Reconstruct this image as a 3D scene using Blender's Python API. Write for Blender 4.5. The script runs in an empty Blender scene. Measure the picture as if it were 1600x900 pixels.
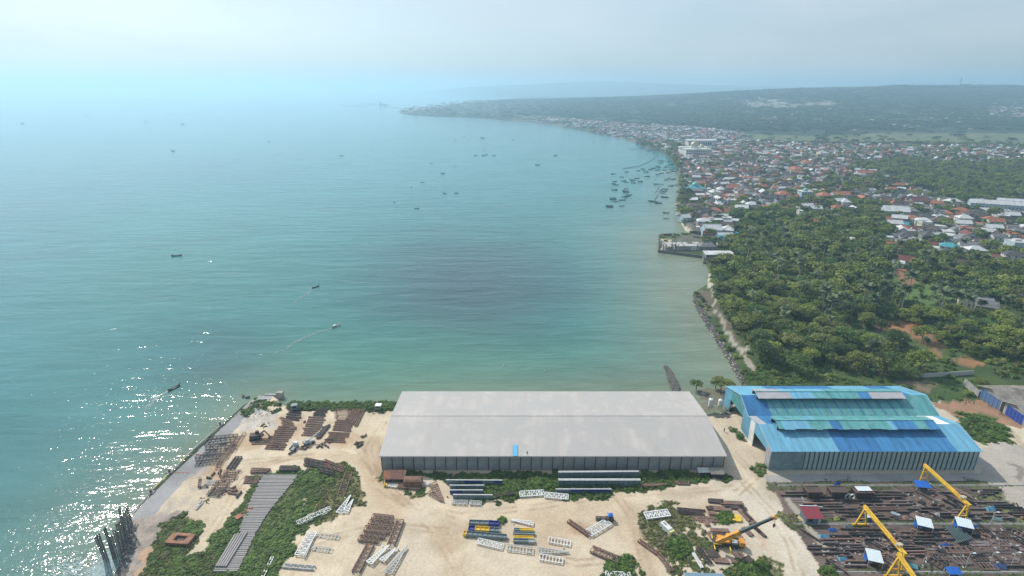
import bpy, math, random
import numpy as np
from math import radians, sin, cos, pi
from mathutils import Vector, Matrix

random.seed(7)
rng = np.random.default_rng(11)
scene = bpy.context.scene
COL = scene.collection

# ------------------------------------------------------------------ camera
F = 870.0 / 1600.0          # focal length in image widths
PITCH = 0.34435             # 19.73 degrees below the horizon
CAMZ = 120.0
cam_data = bpy.data.cameras.new('camera')
cam_data.sensor_width = 36.0
cam_data.lens = 36.0 * F
cam_data.clip_start = 1.0
cam_data.clip_end = 200000.0
cam = bpy.data.objects.new('camera', cam_data)
cam.location = (0, 0, CAMZ)
cam.rotation_euler = (pi / 2 - PITCH, 0, 0)
COL.objects.link(cam)
scene.camera = cam

# ------------------------------------------------------------------ light
SUN_EL = radians(44)
SUN_AZ = radians(-43.0)      # measured from +Y towards +X
world = bpy.data.worlds.new('World')
scene.world = world
world.use_nodes = True
wn = world.node_tree.nodes
wl = world.node_tree.links
wn.clear()
wout = wn.new('ShaderNodeOutputWorld')
bg = wn.new('ShaderNodeBackground')
sky = wn.new('ShaderNodeTexSky')
sky.sky_type = 'NISHITA'
sky.sun_disc = False
sky.sun_elevation = SUN_EL
sky.sun_rotation = SUN_AZ
sky.altitude = 100
sky.air_density = 1.0
sky.dust_density = 2.6
sky.ozone_density = 3.0
bg.inputs['Strength'].default_value = 0.14
# thin veil of high cloud over the whole sky
tc = wn.new('ShaderNodeTexCoord')
mp = wn.new('ShaderNodeMapping')
mp.inputs['Scale'].default_value = (1.3, 1.3, 5.5)
nz = wn.new('ShaderNodeTexNoise')
nz.inputs['Scale'].default_value = 2.6
nz.inputs['Detail'].default_value = 7
nz.inputs['Roughness'].default_value = 0.52
nz.inputs['Distortion'].default_value = 0.35
cr = wn.new('ShaderNodeValToRGB')
cr.color_ramp.elements[0].position = 0.40
cr.color_ramp.elements[0].color = (0, 0, 0, 1)
cr.color_ramp.elements[1].position = 0.72
cr.color_ramp.elements[1].color = (1, 1, 1, 1)
mulc = wn.new('ShaderNodeMath'); mulc.operation = 'MULTIPLY_ADD'; mulc.inputs[1].default_value = 0.36; mulc.inputs[2].default_value = 0.42
mixc = wn.new('ShaderNodeMix'); mixc.data_type = 'RGBA'
wl.new(tc.outputs['Generated'], mp.inputs['Vector'])
wl.new(mp.outputs['Vector'], nz.inputs['Vector'])
wl.new(nz.outputs['Fac'], cr.inputs['Fac'])
wl.new(cr.outputs['Color'], mulc.inputs[0])
wl.new(mulc.outputs[0], mixc.inputs[0])
tint = wn.new('ShaderNodeMix'); tint.data_type = 'RGBA'; tint.blend_type = 'MULTIPLY'
tint.inputs[0].default_value = 1.0
tint.inputs[7].default_value = (0.86, 0.99, 1.06, 1)
wl.new(sky.outputs['Color'], tint.inputs[6])
wl.new(tint.outputs[2], mixc.inputs[6])
mixc.inputs[7].default_value = (5.1, 5.5, 5.8, 1)
wl.new(mixc.outputs[2], bg.inputs['Color'])
wl.new(bg.outputs[0], wout.inputs['Surface'])

sun_data = bpy.data.lights.new('sun', 'SUN')
sun_data.energy = 4.4
sun_data.angle = radians(0.53)
sun_data.color = (1.0, 0.945, 0.85)
sun = bpy.data.objects.new('sun', sun_data)
COL.objects.link(sun)
sdir = Vector((sin(SUN_AZ) * cos(SUN_EL), cos(SUN_AZ) * cos(SUN_EL), sin(SUN_EL)))
sun.rotation_euler = (-sdir).to_track_quat('-Z', 'Y').to_euler()
sun.location = (-200, 300, 400)

scene.view_settings.view_transform = 'Standard'
scene.view_settings.look = 'None'
scene.view_settings.exposure = 0.0
scene.view_settings.gamma = 1.0
scene.view_settings.use_curve_mapping = False
scene.render.engine = 'CYCLES'
scene.cycles.max_bounces = 6
scene.cycles.volume_bounces = 2
scene.cycles.transparent_max_bounces = 4
scene.cycles.caustics_reflective = False
scene.cycles.caustics_refractive = False

# ------------------------------------------------------------------ ground survey: photo measurements to metres
SP, CP = sin(PITCH), cos(PITCH)
def G(px, py, z=0.0):
    """point of the plane at height z seen at photo measurement px, py (1600 wide survey)"""
    u = (px - 800) / 870.0; v = (py - 450) / 870.0
    dy = CP - v * SP; dz = -SP - v * CP
    t = (z - CAMZ) / dz
    return Vector((u * t, dy * t, z))
def GA(a, z=0.0):
    a = np.asarray(a, float)
    u = (a[:, 0] - 800) / 870.0; v = (a[:, 1] - 450) / 870.0
    dy = CP - v * SP; dz = -SP - v * CP
    t = (z - CAMZ) / dz
    return np.stack([u * t, dy * t], 1)
def P(x, y, z=0.0):
    """inverse of G for arrays"""
    dz = CAMZ - z
    dep = y * CP + dz * SP
    vv = -y * SP + dz * CP
    dep = np.maximum(dep, 1e-3)
    return 800 + 870 * x / dep, 450 + 870 * vv / dep

def ihash(ix, iy, s):
    h = (ix.astype(np.int64) * 374761393 + iy.astype(np.int64) * 668265263 + s * 974634777) & 0xffffffff
    h = ((h ^ (h >> 13)) * 1274126177) & 0xffffffff
    return ((h ^ (h >> 16)) & 0xffff) / 65535.0
def vnoise(x, y, s=0):
    ix = np.floor(x); iy = np.floor(y)
    fx = x - ix; fy = y - iy
    fx = fx * fx * (3 - 2 * fx); fy = fy * fy * (3 - 2 * fy)
    a = ihash(ix, iy, s); b = ihash(ix + 1, iy, s); c = ihash(ix, iy + 1, s); d = ihash(ix + 1, iy + 1, s)
    return (a * (1 - fx) + b * fx) * (1 - fy) + (c * (1 - fx) + d * fx) * fy
def fbm(x, y, s=0, o=4):
    r = 0; a = 0.5; n = 0
    for i in range(o):
        r = r + a * vnoise(x * 2 ** i + 17.3 * i, y * 2 ** i - 9.1 * i, s + i); n += a; a *= 0.5
    return r / n
def inpoly(x, y, poly):
    x = np.asarray(x); y = np.asarray(y)
    ins = np.zeros(x.shape, bool)
    n = len(poly)
    for i in range(n):
        x0, y0 = poly[i]; x1, y1 = poly[(i + 1) % n]
        if y0 == y1: continue
        c = ((y0 > y) != (y1 > y)) & (x < (x1 - x0) * (y - y0) / (y1 - y0) + x0)
        ins ^= c
    return ins
def pdist(x, y, pts, closed=True):
    d = np.full(x.shape, 1e12)
    n = len(pts)
    for i in range(n if closed else n - 1):
        x0, y0 = pts[i]; x1, y1 = pts[(i + 1) % n]
        dx, dy = x1 - x0, y1 - y0
        l2 = dx * dx + dy * dy + 1e-12
        t = np.clip(((x - x0) * dx + (y - y0) * dy) / l2, 0, 1)
        d = np.minimum(d, (x - x0 - t * dx) ** 2 + (y - y0 - t * dy) ** 2)
    return np.sqrt(d)

# ------------------------------------------------------------------ materials
MATS = {}
def lin(c):
    return tuple(((v / 255.0) / 12.92 if v / 255.0 <= 0.04045 else ((v / 255.0 + 0.055) / 1.055) ** 2.4) for v in c)
def mat(name, color, rough=0.7, metal=0.0, var=0.25, scale=3.0, bump=0.0, second=None, secfac=0.5, spec=0.5, objvar=0.0, bscale=None, stretch=None):
    if name in MATS: return MATS[name]
    m = bpy.data.materials.new(name); m.use_nodes = True
    n = m.node_tree.nodes; l = m.node_tree.links
    b = n['Principled BSDF']
    b.inputs['Roughness'].default_value = rough
    b.inputs['Metallic'].default_value = metal
    b.inputs['Specular IOR Level'].default_value = spec
    co = n.new('ShaderNodeTexCoord')
    t = n.new('ShaderNodeTexNoise'); t.inputs['Scale'].default_value = scale; t.inputs['Detail'].default_value = 5
    if stretch:
        ms_ = n.new('ShaderNodeMapping'); ms_.inputs['Scale'].default_value = stretch; l.new(co.outputs['Object'], ms_.inputs['Vector']); l.new(ms_.outputs[0], t.inputs['Vector'])
    else: l.new(co.outputs['Object'], t.inputs['Vector'])
    r = n.new('ShaderNodeMapRange')
    r.inputs[1].default_value = 0.3; r.inputs[2].default_value = 0.7
    r.inputs[3].default_value = 1 - var; r.inputs[4].default_value = 1 + var * 0.6
    l.new(t.outputs['Fac'], r.inputs[0])
    mx = n.new('ShaderNodeMix'); mx.data_type = 'RGBA'; mx.blend_type = 'MULTIPLY'; mx.inputs[0].default_value = 1
    mx.inputs[6].default_value = (*color, 1)
    l.new(r.outputs[0], mx.inputs[7])
    out = mx.outputs[2]
    if second is not None:
        t2 = n.new('ShaderNodeTexNoise'); t2.inputs['Scale'].default_value = scale * 0.45; t2.inputs['Detail'].default_value = 8
        t2.inputs['Roughness'].default_value = 0.65
        mp2 = n.new('ShaderNodeMapping'); mp2.inputs['Location'].default_value = (7, 3, 11)
        l.new(co.outputs['Object'], mp2.inputs['Vector']); l.new(mp2.outputs[0], t2.inputs['Vector'])
        r2 = n.new('ShaderNodeMapRange'); r2.inputs[1].default_value = 0.62 - 0.25 * secfac; r2.inputs[2].default_value = 0.74 - 0.25 * secfac
        l.new(t2.outputs['Fac'], r2.inputs[0])
        m2 = n.new('ShaderNodeMix'); m2.data_type = 'RGBA'
        m2.inputs[7].default_value = (*second, 1)
        l.new(r2.outputs[0], m2.inputs[0]); l.new(out, m2.inputs[6]); out = m2.outputs[2]
    if objvar:
        oi = n.new('ShaderNodeObjectInfo')
        r3 = n.new('ShaderNodeMapRange'); r3.inputs[3].default_value = 1 - objvar; r3.inputs[4].default_value = 1 + objvar
        l.new(oi.outputs['Random'], r3.inputs[0])
        m3 = n.new('ShaderNodeMix'); m3.data_type = 'RGBA'; m3.blend_type = 'MULTIPLY'; m3.inputs[0].default_value = 1
        l.new(out, m3.inputs[6]); l.new(r3.outputs[0], m3.inputs[7]); out = m3.outputs[2]
    l.new(out, b.inputs['Base Color'])
    if bump:
        bp = n.new('ShaderNodeBump'); bp.inputs['Strength'].default_value = bump; bp.inputs['Distance'].default_value = 0.1
        t4 = n.new('ShaderNodeTexNoise'); t4.inputs['Scale'].default_value = bscale or scale * 3; t4.inputs['Detail'].default_value = 4
        l.new(co.outputs['Object'], t4.inputs['Vector'])
        l.new(t4.outputs['Fac'], bp.inputs['Height']); l.new(bp.outputs[0], b.inputs['Normal'])
    MATS[name] = m
    return m

# ------------------------------------------------------------------ mesh builder and object helpers
class MB:
    def __init__(s): s.v = []; s.f = []; s.m = []; s.mi = 0
    def face(s, pts):
        k = len(s.v); s.v += [tuple(p) for p in pts]; s.f.append(tuple(range(k, k + len(pts)))); s.m.append(s.mi)
    def hexa(s, p):   # 8 points: bottom 4 ccw, top 4 ccw
        k = len(s.v); s.v += [tuple(q) for q in p]
        for q in ((3, 2, 1, 0), (4, 5, 6, 7), (0, 1, 5, 4), (1, 2, 6, 5), (2, 3, 7, 6), (3, 0, 4, 7)):
            s.f.append(tuple(k + i for i in q)); s.m.append(s.mi)
    def box(s, x0, y0, z0, x1, y1, z1):
        s.hexa([(x0, y0, z0), (x1, y0, z0), (x1, y1, z0), (x0, y1, z0), (x0, y0, z1), (x1, y0, z1), (x1, y1, z1), (x0, y1, z1)])
    def beam(s, a, b, w=0.1, h=None, up=(0, 0, 1)):
        a = Vector(a); b = Vector(b); h = h or w
        d = (b - a)
        if d.length < 1e-6: return
        d.normalize(); u = Vector(up)
        if abs(d.dot(u)) > 0.98: u = Vector((1, 0, 0))
        sx = d.cross(u).normalized() * (w / 2); sy = sx.cross(d).normalized() * (h / 2)
        s.hexa([a - sx - sy, a + sx - sy, b + sx - sy, b - sx - sy, a - sx + sy, a + sx + sy, b + sx + sy, b - sx + sy])
    def tube(s, a, b, r, n=8, r2=None, cap=True):
        a = Vector(a); b = Vector(b); r2 = r if r2 is None else r2
        d = (b - a).normalized(); u = Vector((0, 0, 1)) if abs(d.z) < 0.95 else Vector((1, 0, 0))
        x = d.cross(u).normalized(); y = d.cross(x)
        k = len(s.v)
        for p, rr in ((a, r), (b, r2)):
            for i in range(n):
                t = 2 * pi * i / n
                s.v.append(tuple(p + x * (cos(t) * rr) + y * (sin(t) * rr)))
        for i in range(n):
            j = (i + 1) % n
            s.f.append((k + i, k + j, k + n + j, k + n + i)); s.m.append(s.mi)
        if cap:
            s.f.append(tuple(k + i for i in range(n))[::-1]); s.m.append(s.mi)
            s.f.append(tuple(k + n + i for i in range(n))); s.m.append(s.mi)
    def mesh(s, name, mats):
        me = bpy.data.meshes.new(name)
        me.from_pydata(s.v, [], s.f)
        if not isinstance(mats, (list, tuple)): mats = [mats]
        for m in mats: me.materials.append(m)
        if any(s.m): me.polygons.foreach_set('material_index', s.m)
        me.update()
        return me
    def obj(s, name, mats, parent=None, smooth=False):
        me = s.mesh(name, mats)
        if smooth: me.shade_smooth()
        return link(name, me, parent)
def link(name, me, parent=None):
    o = bpy.data.objects.new(name, me); COL.objects.link(o)
    if parent is not None: o.parent = parent
    return o
def tag(o, label=None, cat=None, group=None, kind=None):
    if label: o['label'] = label
    if cat: o['category'] = cat
    if group: o['group'] = group
    if kind: o['kind'] = kind
    return o
def thing(name, label, cat, loc=(0, 0, 0), rz=0.0, group=None):
    o = bpy.data.objects.new(name, None); COL.objects.link(o)
    o.location = loc; o.rotation_euler = (0, 0, rz)
    return tag(o, label, cat, group)
def stuff(o, label=None, cat=None): return tag(o, label, cat, kind='stuff')
def structure(o): o['kind'] = 'structure'; return o
def copy_tree(o, parent=None):
    c = o.copy(); COL.objects.link(c)
    if parent is not None: c.parent = parent
    for ch in list(o.children): copy_tree(ch, c)
    return c
def nmesh(name, V, FA, mats, matidx=None):
    """numpy mesh; FA is (n,4) or (n,3)"""
    me = bpy.data.meshes.new(name)
    V = np.asarray(V, np.float32); FA = np.asarray(FA, np.int32)
    k = FA.shape[1]; n = len(FA)
    me.vertices.add(len(V)); me.vertices.foreach_set('co', V.ravel())
    me.loops.add(n * k); me.loops.foreach_set('vertex_index', FA.ravel())
    me.polygons.add(n)
    me.polygons.foreach_set('loop_start', np.arange(0, n * k, k, dtype=np.int32))
    me.polygons.foreach_set('loop_total', np.full(n, k, np.int32))
    if not isinstance(mats, (list, tuple)): mats = [mats]
    for m in mats: me.materials.append(m)
    if matidx is not None: me.polygons.foreach_set('material_index', np.asarray(matidx, np.int32))
    me.update(calc_edges=True)
    return me
# ------------------------------------------------------------------ coast and terrain
SEA = -1.3
COAST_PX = [(150, 990), (172, 905), (186, 868), (192, 830), (205, 804), (237, 765), (270, 733), (300, 703), (345, 663), (378, 632), (404, 617),
    (427, 616), (438, 623), (455, 630), (475, 634), (520, 632), (560, 630), (597, 630), (612, 622), (640, 617), (760, 612), (900, 610),
    (1060, 609), (1085, 607), (1100, 640), (1135, 640), (1142, 604), (1160, 601), (1147, 577), (1132, 552), (1118, 530), (1104, 508), (1092, 488), (1082, 466), (1078, 456), (1090, 448), (1102, 440),
    (1104, 425), (1100, 408), (1097, 399), (1060, 395), (1030, 392), (1028, 368), (1050, 366), (1074, 362), (1064, 352),
    (1057, 338), (1052, 322), (1056, 306), (1060, 290), (1062, 276), (1056, 262), (1046, 248), (1038, 240), (1018, 233),
    (1000, 227), (975, 217), (945, 211), (915, 205), (880, 198), (850, 192.5), (820, 190.5), (790, 188), (750, 184.5),
    (715, 183), (680, 182), (650, 180.5), (628, 178), (618, 174.5), (632, 171), (655, 168.5), (700, 165), (740, 161.5), (775, 158.5), (800, 156.5),
    (800, 153), (760, 151), (710, 148.5), (660, 146.0), (625, 143.6), (618, 141.2)]
cw = GA(COAST_PX)
COAST = [tuple(p) for p in cw] + [(400000, 60000.), (400000, -3000.), (-2, -3000.), (tuple(cw[0])[0], -3000.)]
MUD = [(1085, 607), (1104, 601), (1140, 601), (1150, 640), (1100, 640)]

SKY1 = np.array([(560, 166), (640, 163.5), (700, 161), (760, 159), (800, 157.5), (880, 155.5), (940, 153.5), (1000, 151.5), (1060, 148.8), (1120, 145), (1180, 142.5), (1240, 139.5), (1300, 137.6), (1340, 136.5), (1390, 135), (1440, 136), (1500, 136), (1545, 136.5), (1600, 137), (1700, 137)], float)
SKY2 = np.array([(500, 142.), (612, 141.2), (660, 139.5), (720, 137), (780, 134), (820, 132.5), (860, 130.5), (905, 128.3), (950, 127), (985, 128), (1020, 130), (1060, 131.5), (1110, 133), (1180, 134.5), (1250, 136), (1320, 137.5), (1400, 138), (1700, 138)], float)
def height_from(py, px, d):
    v = (py - 450) / 870.0; u = (px - 800) / 870.0
    return CAMZ - d * (SP + v * CP) / (CP - v * SP)
def smooth(t): t = np.clip(t, 0, 1); return t * t * (3 - 2 * t)
def terrain(x, y):
    x = np.asarray(x, float); y = np.asarray(y, float)
    px, _ = P(x, np.maximum(y, 1), 0)
    h = np.zeros(x.shape)
    far = y > 1250
    # first ridge about 4 km off, ground climbs to it from the fields
    s1 = np.interp(px, SKY1[:, 0], SKY1[:, 1])
    R1 = 4200.0
    top = np.maximum(height_from(s1, px, R1), 2)
    nn = fbm(x / 420, y / 420, 5, 5) - 0.5
    prof = smooth((y - 1350) / (R1 - 1350)) ** 1.15
    back = 1 - 0.55 * smooth((y - R1) / 2500)
    lum = 1 + 0.55 * nn * smooth((y - 1600) / 900) * (1 - smooth((y - R1 * 0.9) / 500) * 0.75)
    h1 = top * prof * back * lum
    # second, much paler ridge
    s2 = np.interp(px, SKY2[:, 0], SKY2[:, 1])
    R2 = 10500.0
    top2 = np.maximum(height_from(s2, px, R2), 3)
    h2 = top2 * smooth((y - 7500) / 3000) * (1 - 0.5 * smooth((y - R2) / 6000)) * (1 + 0.10 * (fbm(x / 1500, y / 1500, 9, 4) - 0.5))
    h = np.where(far, np.maximum(h1, h2), 0)
    return h
DCOAST_CACHE = {}
def coast_sd(x, y):
    ins = inpoly(x, y, COAST)
    d = pdist(x, y, COAST)
    return np.where(ins, d, -d)

def ground_z(x, y):
    x = np.atleast_1d(np.asarray(x, float)); y = np.atleast_1d(np.asarray(y, float))
    return terrain(x, y)

# grid: rings round the point below the camera
r1 = np.arange(98, 262, 0.62)
r2 = 262 * 1.016 ** np.arange(0, 320)
R = np.concatenate([r1, r2[r2 < 42000]])
A = np.radians(np.arange(-50, 55.01, 0.172))
RR, AA = np.meshgrid(R, A, indexing='ij')
GX = (RR * np.sin(AA)).ravel(); GY = (RR * np.cos(AA)).ravel()
sd = coast_sd(GX, GY)
wob = (fbm(GX / 6, GY / 6, 3, 3) - 0.5) * np.clip(np.abs(GY) / 60, 2, 20) * 0.35
lpx, lpy = P(GX, GY, 0)
quay = inpoly(lpx, lpy, [(195, 812), (300, 690), (400, 600), (440, 600), (430, 640), (360, 690), (235, 830)]) | inpoly(lpx, lpy, [(1020, 355), (1110, 355), (1110, 405), (1020, 405)])
sdw = np.where(quay, sd, sd + wob)
wid = np.where(quay, 0.7, 3.0 + 0.006 * RR.ravel())
GZ = np.where(sdw > 0, SEA - 0.5 + (0.5 - SEA) * np.clip(sdw / wid, 0, 1), SEA - 0.5 - 3.5 * np.clip(-sdw / (wid * 2), 0, 1))
GZ = GZ + terrain(GX, GY) * np.clip(sdw / 150, 0, 1)
mud = inpoly(lpx, lpy, MUD)
GZ = np.where(mud, SEA + 0.10 + 0.5 * (fbm(GX / 4, GY / 4, 21, 3) - 0.55), GZ)
land_near = (GY < 260) & (sdw > 3)
GZ += np.where(land_near & ~mud, (fbm(GX / 9, GY / 9, 8, 3) - 0.5) * 0.10, 0)
fa = smooth((GY - 1500) / 800) * (sdw > 60)
GZ += fa * (fbm(GX / 45, GY / 45, 31, 3) - 0.5) * 9      # tree-top unevenness of the far woods

# ---- ground cover, colours painted by zone (base colours only)
nx = (fbm(GX / 5, GY / 5, 40, 4) - 0.5); ny = (fbm(GX / 5, GY / 5, 50, 4) - 0.5)
amp = 9.0
qx, qy = P(GX + nx * amp * 0.9, GY + ny * amp * 0.9, 0)      # wobbly zone edges
sx_, sy_ = P(GX + nx * 1.6, GY + ny * 1.6, 0)
px2, py2 = P(GX + nx * 5 , GY + ny * 5, 0)                # nearly straight edges
n1 = fbm(GX / 14, GY / 14, 60, 5); n2 = fbm(GX / 2.2, GY / 2.2, 70, 4); n3 = fbm(GX / 60, GY / 60, 80, 4)
C = np.zeros((len(GX), 3)); VEG = np.zeros(len(GX), int)
def setc(mask, c, c2=None, n=None):
    c = np.array(c)
    if c2 is not None:
        t = np.clip((n[mask] - 0.35) / 0.3, 0, 1)[:, None]
        C[mask] = c * (1 - t) + np.array(c2) * t
    else: C[mask] = c
def blend(w, c): 
    w = w[:, None]; C[:] = C * (1 - w) + np.array(c) * w
SAND = (0.56, 0.465, 0.345); SAND2 = (0.50, 0.395, 0.275)
GREEN = (0.060, 0.092, 0.030); GREEN2 = (0.040, 0.070, 0.024); DRYG = (0.17, 0.165, 0.085)
# far: woods
C[:] = (0.030, 0.050, 0.026)
setc(GY > 1200, (0.022, 0.040, 0.022), (0.042, 0.058, 0.032), n3)
town_g = GY < 1300
setc(town_g & (GY > 330), (0.050, 0.078, 0.030), (0.075, 0.090, 0.045), n1)
TOWN = [(1060, 250), (1046, 240), (1000, 226), (940, 209), (880, 197), (800, 189), (800, 184), (900, 190), (980, 196), (1080, 198), (1160, 207), (1175, 218), (1380, 226), (1600, 228), (1640, 250),
        (1560, 262), (1470, 262), (1430, 250), (1340, 258), (1300, 300), (1380, 290), (1440, 300), (1500, 322), (1600, 310), (1640, 420), (1600, 440), (1500, 400), (1380, 330), (1250, 335), (1160, 330), (1100, 345), (1110, 390), (1100, 392), (1052, 380), (1070, 352), (1052, 322), (1062, 280)]
setc(inpoly(qx, qy, TOWN), (0.15, 0.14, 0.12), (0.11, 0.115, 0.085), n2)
setc(inpoly(qx, qy, [(1165, 210), (1260, 213), (1380, 209), (1640, 209), (1640, 228), (1380, 222), (1180, 219)]), (0.085, 0.13, 0.055), (0.15, 0.15, 0.08), n1)
setc(inpoly(qx, qy, [(1385, 221), (1460, 222), (1475, 226), (1400, 227)]), (0.42, 0.19, 0.12))
setc(inpoly(qx, qy, [(620, 178), (618, 172), (700, 164), (760, 159), (760, 162), (700, 170), (680, 172)]) & (n2 > 0.45), (0.30, 0.30, 0.26))
hx, hy = P(GX, GY, GZ)
qz = (fbm(GX / 55, GY / 55, 99, 5) - 0.5)
setc(inpoly(hx + qz * 50, hy + qz * 8, [(1150, 157), (1215, 155), (1240, 163), (1300, 155), (1315, 163), (1230, 169), (1170, 168)]) & (n2 > 0.40), (0.26, 0.24, 0.20))
# grove and shore strip between the yard and the town
near2 = (GY > 196) & (GY < 560) & (GX > 40) & (lpx > 1075)
setc(near2 & ~inpoly(qx, qy, TOWN), (0.045, 0.072, 0.026), (0.075, 0.105, 0.036), n1)
setc(inpoly(qx, qy, [(1385, 420), (1480, 455), (1600, 500), (1600, 520), (1480, 490), (1400, 470), (1360, 430)]), (0.070, 0.135, 0.030), (0.095, 0.150, 0.045), n1)
for pl in ([(1398, 416), (1425, 423), (1434, 447), (1410, 450)], [(1365, 498), (1440, 503), (1474, 540), (1462, 548), (1420, 524), (1370, 514)], [(1490, 558), (1545, 562), (1535, 572), (1495, 570)],
           [(1118, 404), (1140, 408), (1143, 420), (1125, 417)], [(1152, 422), (1165, 424), (1163, 428), (1150, 427)], [(1440, 545), (1480, 552), (1478, 562), (1445, 556)]):
    setc(inpoly(qx, qy, pl), (0.30, 0.15, 0.075), (0.24, 0.14, 0.08), n1)
setc(inpoly(qx, qy, [(1085, 455), (1108, 452), (1140, 500), (1170, 555), (1160, 560), (1135, 520), (1100, 480)]), (0.15, 0.13, 0.095), (0.10, 0.10, 0.06), n1)
setc(inpoly(px2, py2, [(1108, 452), (1111, 450), (1122, 486), (1140, 520), (1166, 556), (1203, 598), (1198, 604), (1189, 600), (1162, 562), (1137, 524), (1120, 490)]), (0.40, 0.365, 0.30), (0.33, 0.29, 0.23), n2)
setc(inpoly(sx_, sy_, [(1150, 528), (1158, 534), (1186, 548), (1184, 556), (1160, 545)]) & (n2 > .45), (0.40, 0.36, 0.29))
setc(inpoly(px2, py2, [(1104, 446), (1106, 425), (1112, 425), (1114, 440), (1110, 452)]), (0.46, 0.42, 0.34))
# the works yard: sand
YARD = [(100, 1000), (172, 905), (186, 868), (192, 830), (205, 804), (404, 614), (430, 612), (600, 628), (1110, 632), (1150, 612), (1420, 612), (1560, 650), (1800, 760), (1800, 1000)]
yd = inpoly(lpx, lpy, YARD) & (GY < 260)
setc(yd, SAND, SAND2, n1)
blend(yd * np.clip((n3 - 0.45) / 0.2, 0, 1) * 0.5, (0.60, 0.51, 0.375))
blend(yd * np.clip((n2 - 0.58) / 0.2, 0, 1) * 0.35, (0.36, 0.285, 0.19))
# grey side of the yard (towards the right)
gr = yd * smooth((lpx - 960) / 200) * (lpx < 1750)
blend(gr * 0.62, (0.47, 0.42, 0.34))
def road(pts, w, c, a, edge=0.5, N=None):
    g = [tuple(p) for p in GA(pts)]
    d = pdist(GX, GY, g, closed=False)
    k = np.clip(1 - (d - w * (1 - edge)) / (w * edge + 1e-6), 0, 1) * a
    if N is not None: k = k * N
    blend(k * (GY < 560), c)
road([(560, 700), (590, 745), (640, 790), (720, 800), (850, 785), (960, 770), (1060, 765), (1140, 760), (1180, 720), (1150, 680), (1130, 655)], 7, (0.60, 0.50, 0.37), 0.6)
road([(380, 720), (450, 712), (530, 705), (580, 712), (600, 660)], 6, (0.62, 0.53, 0.39), 0.55)
road([(960, 770), (985, 800), (1000, 850), (1020, 900)], 4, (0.52, 0.41, 0.29), 0.6)
road([(1140, 760), (1200, 790), (1240, 840), (1262, 900)], 7, (0.55, 0.50, 0.42), 0.6)
road([(1130, 655), (1150, 690), (1190, 740), (1215, 775)], 5, (0.42, 0.345, 0.26), 0.55)
# wide sweeps of dust and worn tan
road([(585, 690), (575, 720), (598, 770), (640, 812), (700, 850)], 5, (0.44, 0.325, 0.21), 0.55)
road([(620, 765), (700, 820), (760, 830), (860, 800), (950, 780)], 4, (0.45, 0.345, 0.23), 0.40)
road([(660, 800), (640, 850), (660, 900)], 7, (0.63, 0.55, 0.43), 0.55)
road([(760, 860), (840, 890), (940, 850)], 7, (0.62, 0.54, 0.42), 0.5)
road([(980, 790), (992, 830), (1008, 870), (1020, 905)], 2.2, (0.43, 0.33, 0.23), 0.6)
road([(1130, 720), (1150, 745), (1110, 768), (1040, 775)], 3, (0.40, 0.33, 0.25), 0.5)
road([(600, 700), (594, 735), (600, 752)], 2.5, (0.30, 0.20, 0.14), 0.5)
road([(400, 728), (470, 712), (540, 712), (580, 730)], 2.4, (0.46, 0.35, 0.235), 0.5)
# wheel tracks
trk = np.clip((fbm(GX / 3, GY / 3, 130, 3) - 0.3) * 2.5, 0, 1)
for pts in ([(560, 700), (590, 745), (640, 790), (720, 806), (850, 790), (960, 772), (1060, 768), (1150, 762)], [(380, 722), (450, 716), (530, 708), (575, 720), (620, 775), (680, 830), (720, 900)],
            [(600, 660), (575, 700), (590, 760), (650, 800)], [(960, 770), (990, 810), (1002, 860), (1012, 900)], [(1150, 740), (1205, 800), (1235, 850), (1250, 900)], [(1140, 700), (1180, 745), (1130, 790), (1090, 800)],
            [(440, 860), (520, 840), (600, 820), (700, 830)], [(330, 830), (350, 800), (372, 760), (400, 730), (450, 716)], [(650, 790), (800, 850), (900, 880), (1000, 870)]):
    g = GA(pts); dirs = np.diff(g, axis=0)
    for off in (-1.0, 1.0):
        nn_ = np.zeros_like(g); nn_[:-1] += np.stack([-dirs[:, 1], dirs[:, 0]], 1); nn_[1:] += np.stack([-dirs[:, 1], dirs[:, 0]], 1)
        nn_ /= np.linalg.norm(nn_, axis=1)[:, None]
        d = pdist(GX, GY, [tuple(q) for q in g + nn_ * off], closed=False)
        blend(np.clip(1 - d / 0.7, 0, 1) * 0.95 * trk * (GY < 260), (0.36, 0.265, 0.175))
# rusty earth in the storage rows
for cx, cy, rx, ry in ((470, 665, 55, 22), (390, 690, 45, 14), (330, 740, 40, 20), (365, 765, 30, 14), (590, 745, 18, 8), (540, 690, 30, 14), (1120, 800, 45, 22), (1180, 845, 40, 12), (920, 830, 22, 16), (590, 828, 35, 20)):
    d = ((qx - cx) / rx) ** 2 + ((qy - cy) / ry) ** 2
    blend(np.clip(1.1 - d, 0, 1) * 0.55 * np.clip((n1 + n2 - 0.75) * 3, 0, 1) * yd, (0.38, 0.235, 0.14))
# concrete quay
setc(inpoly(sx_, sy_, [(200, 808), (300, 695), (400, 612), (432, 612), (412, 642), (380, 658), (352, 690), (334, 715), (320, 738), (288, 752), (264, 778), (236, 812), (222, 815)]) & yd, (0.34, 0.33, 0.33), (0.27, 0.26, 0.26), n1)
blend(yd * inpoly(qx, qy, [(240, 820), (340, 700), (330, 740), (320, 790), (270, 820)]) * np.clip((n2 - 0.4) * 3, 0, 1), (0.44, 0.38, 0.31))
setc(inpoly(qx, qy, [(372, 655), (395, 642), (435, 636), (440, 648), (425, 665), (395, 674), (370, 668)]), (0.50, 0.45, 0.39), (0.40, 0.36, 0.31), n2)
setc(inpoly(qx, qy, [(150, 950), (176, 900), (190, 840), (203, 806), (235, 806), (268, 800), (275, 818), (250, 850), (225, 865), (222, 900), (205, 950)]), (0.27, 0.23, 0.20), (0.40, 0.34, 0.29), n2)
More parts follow.
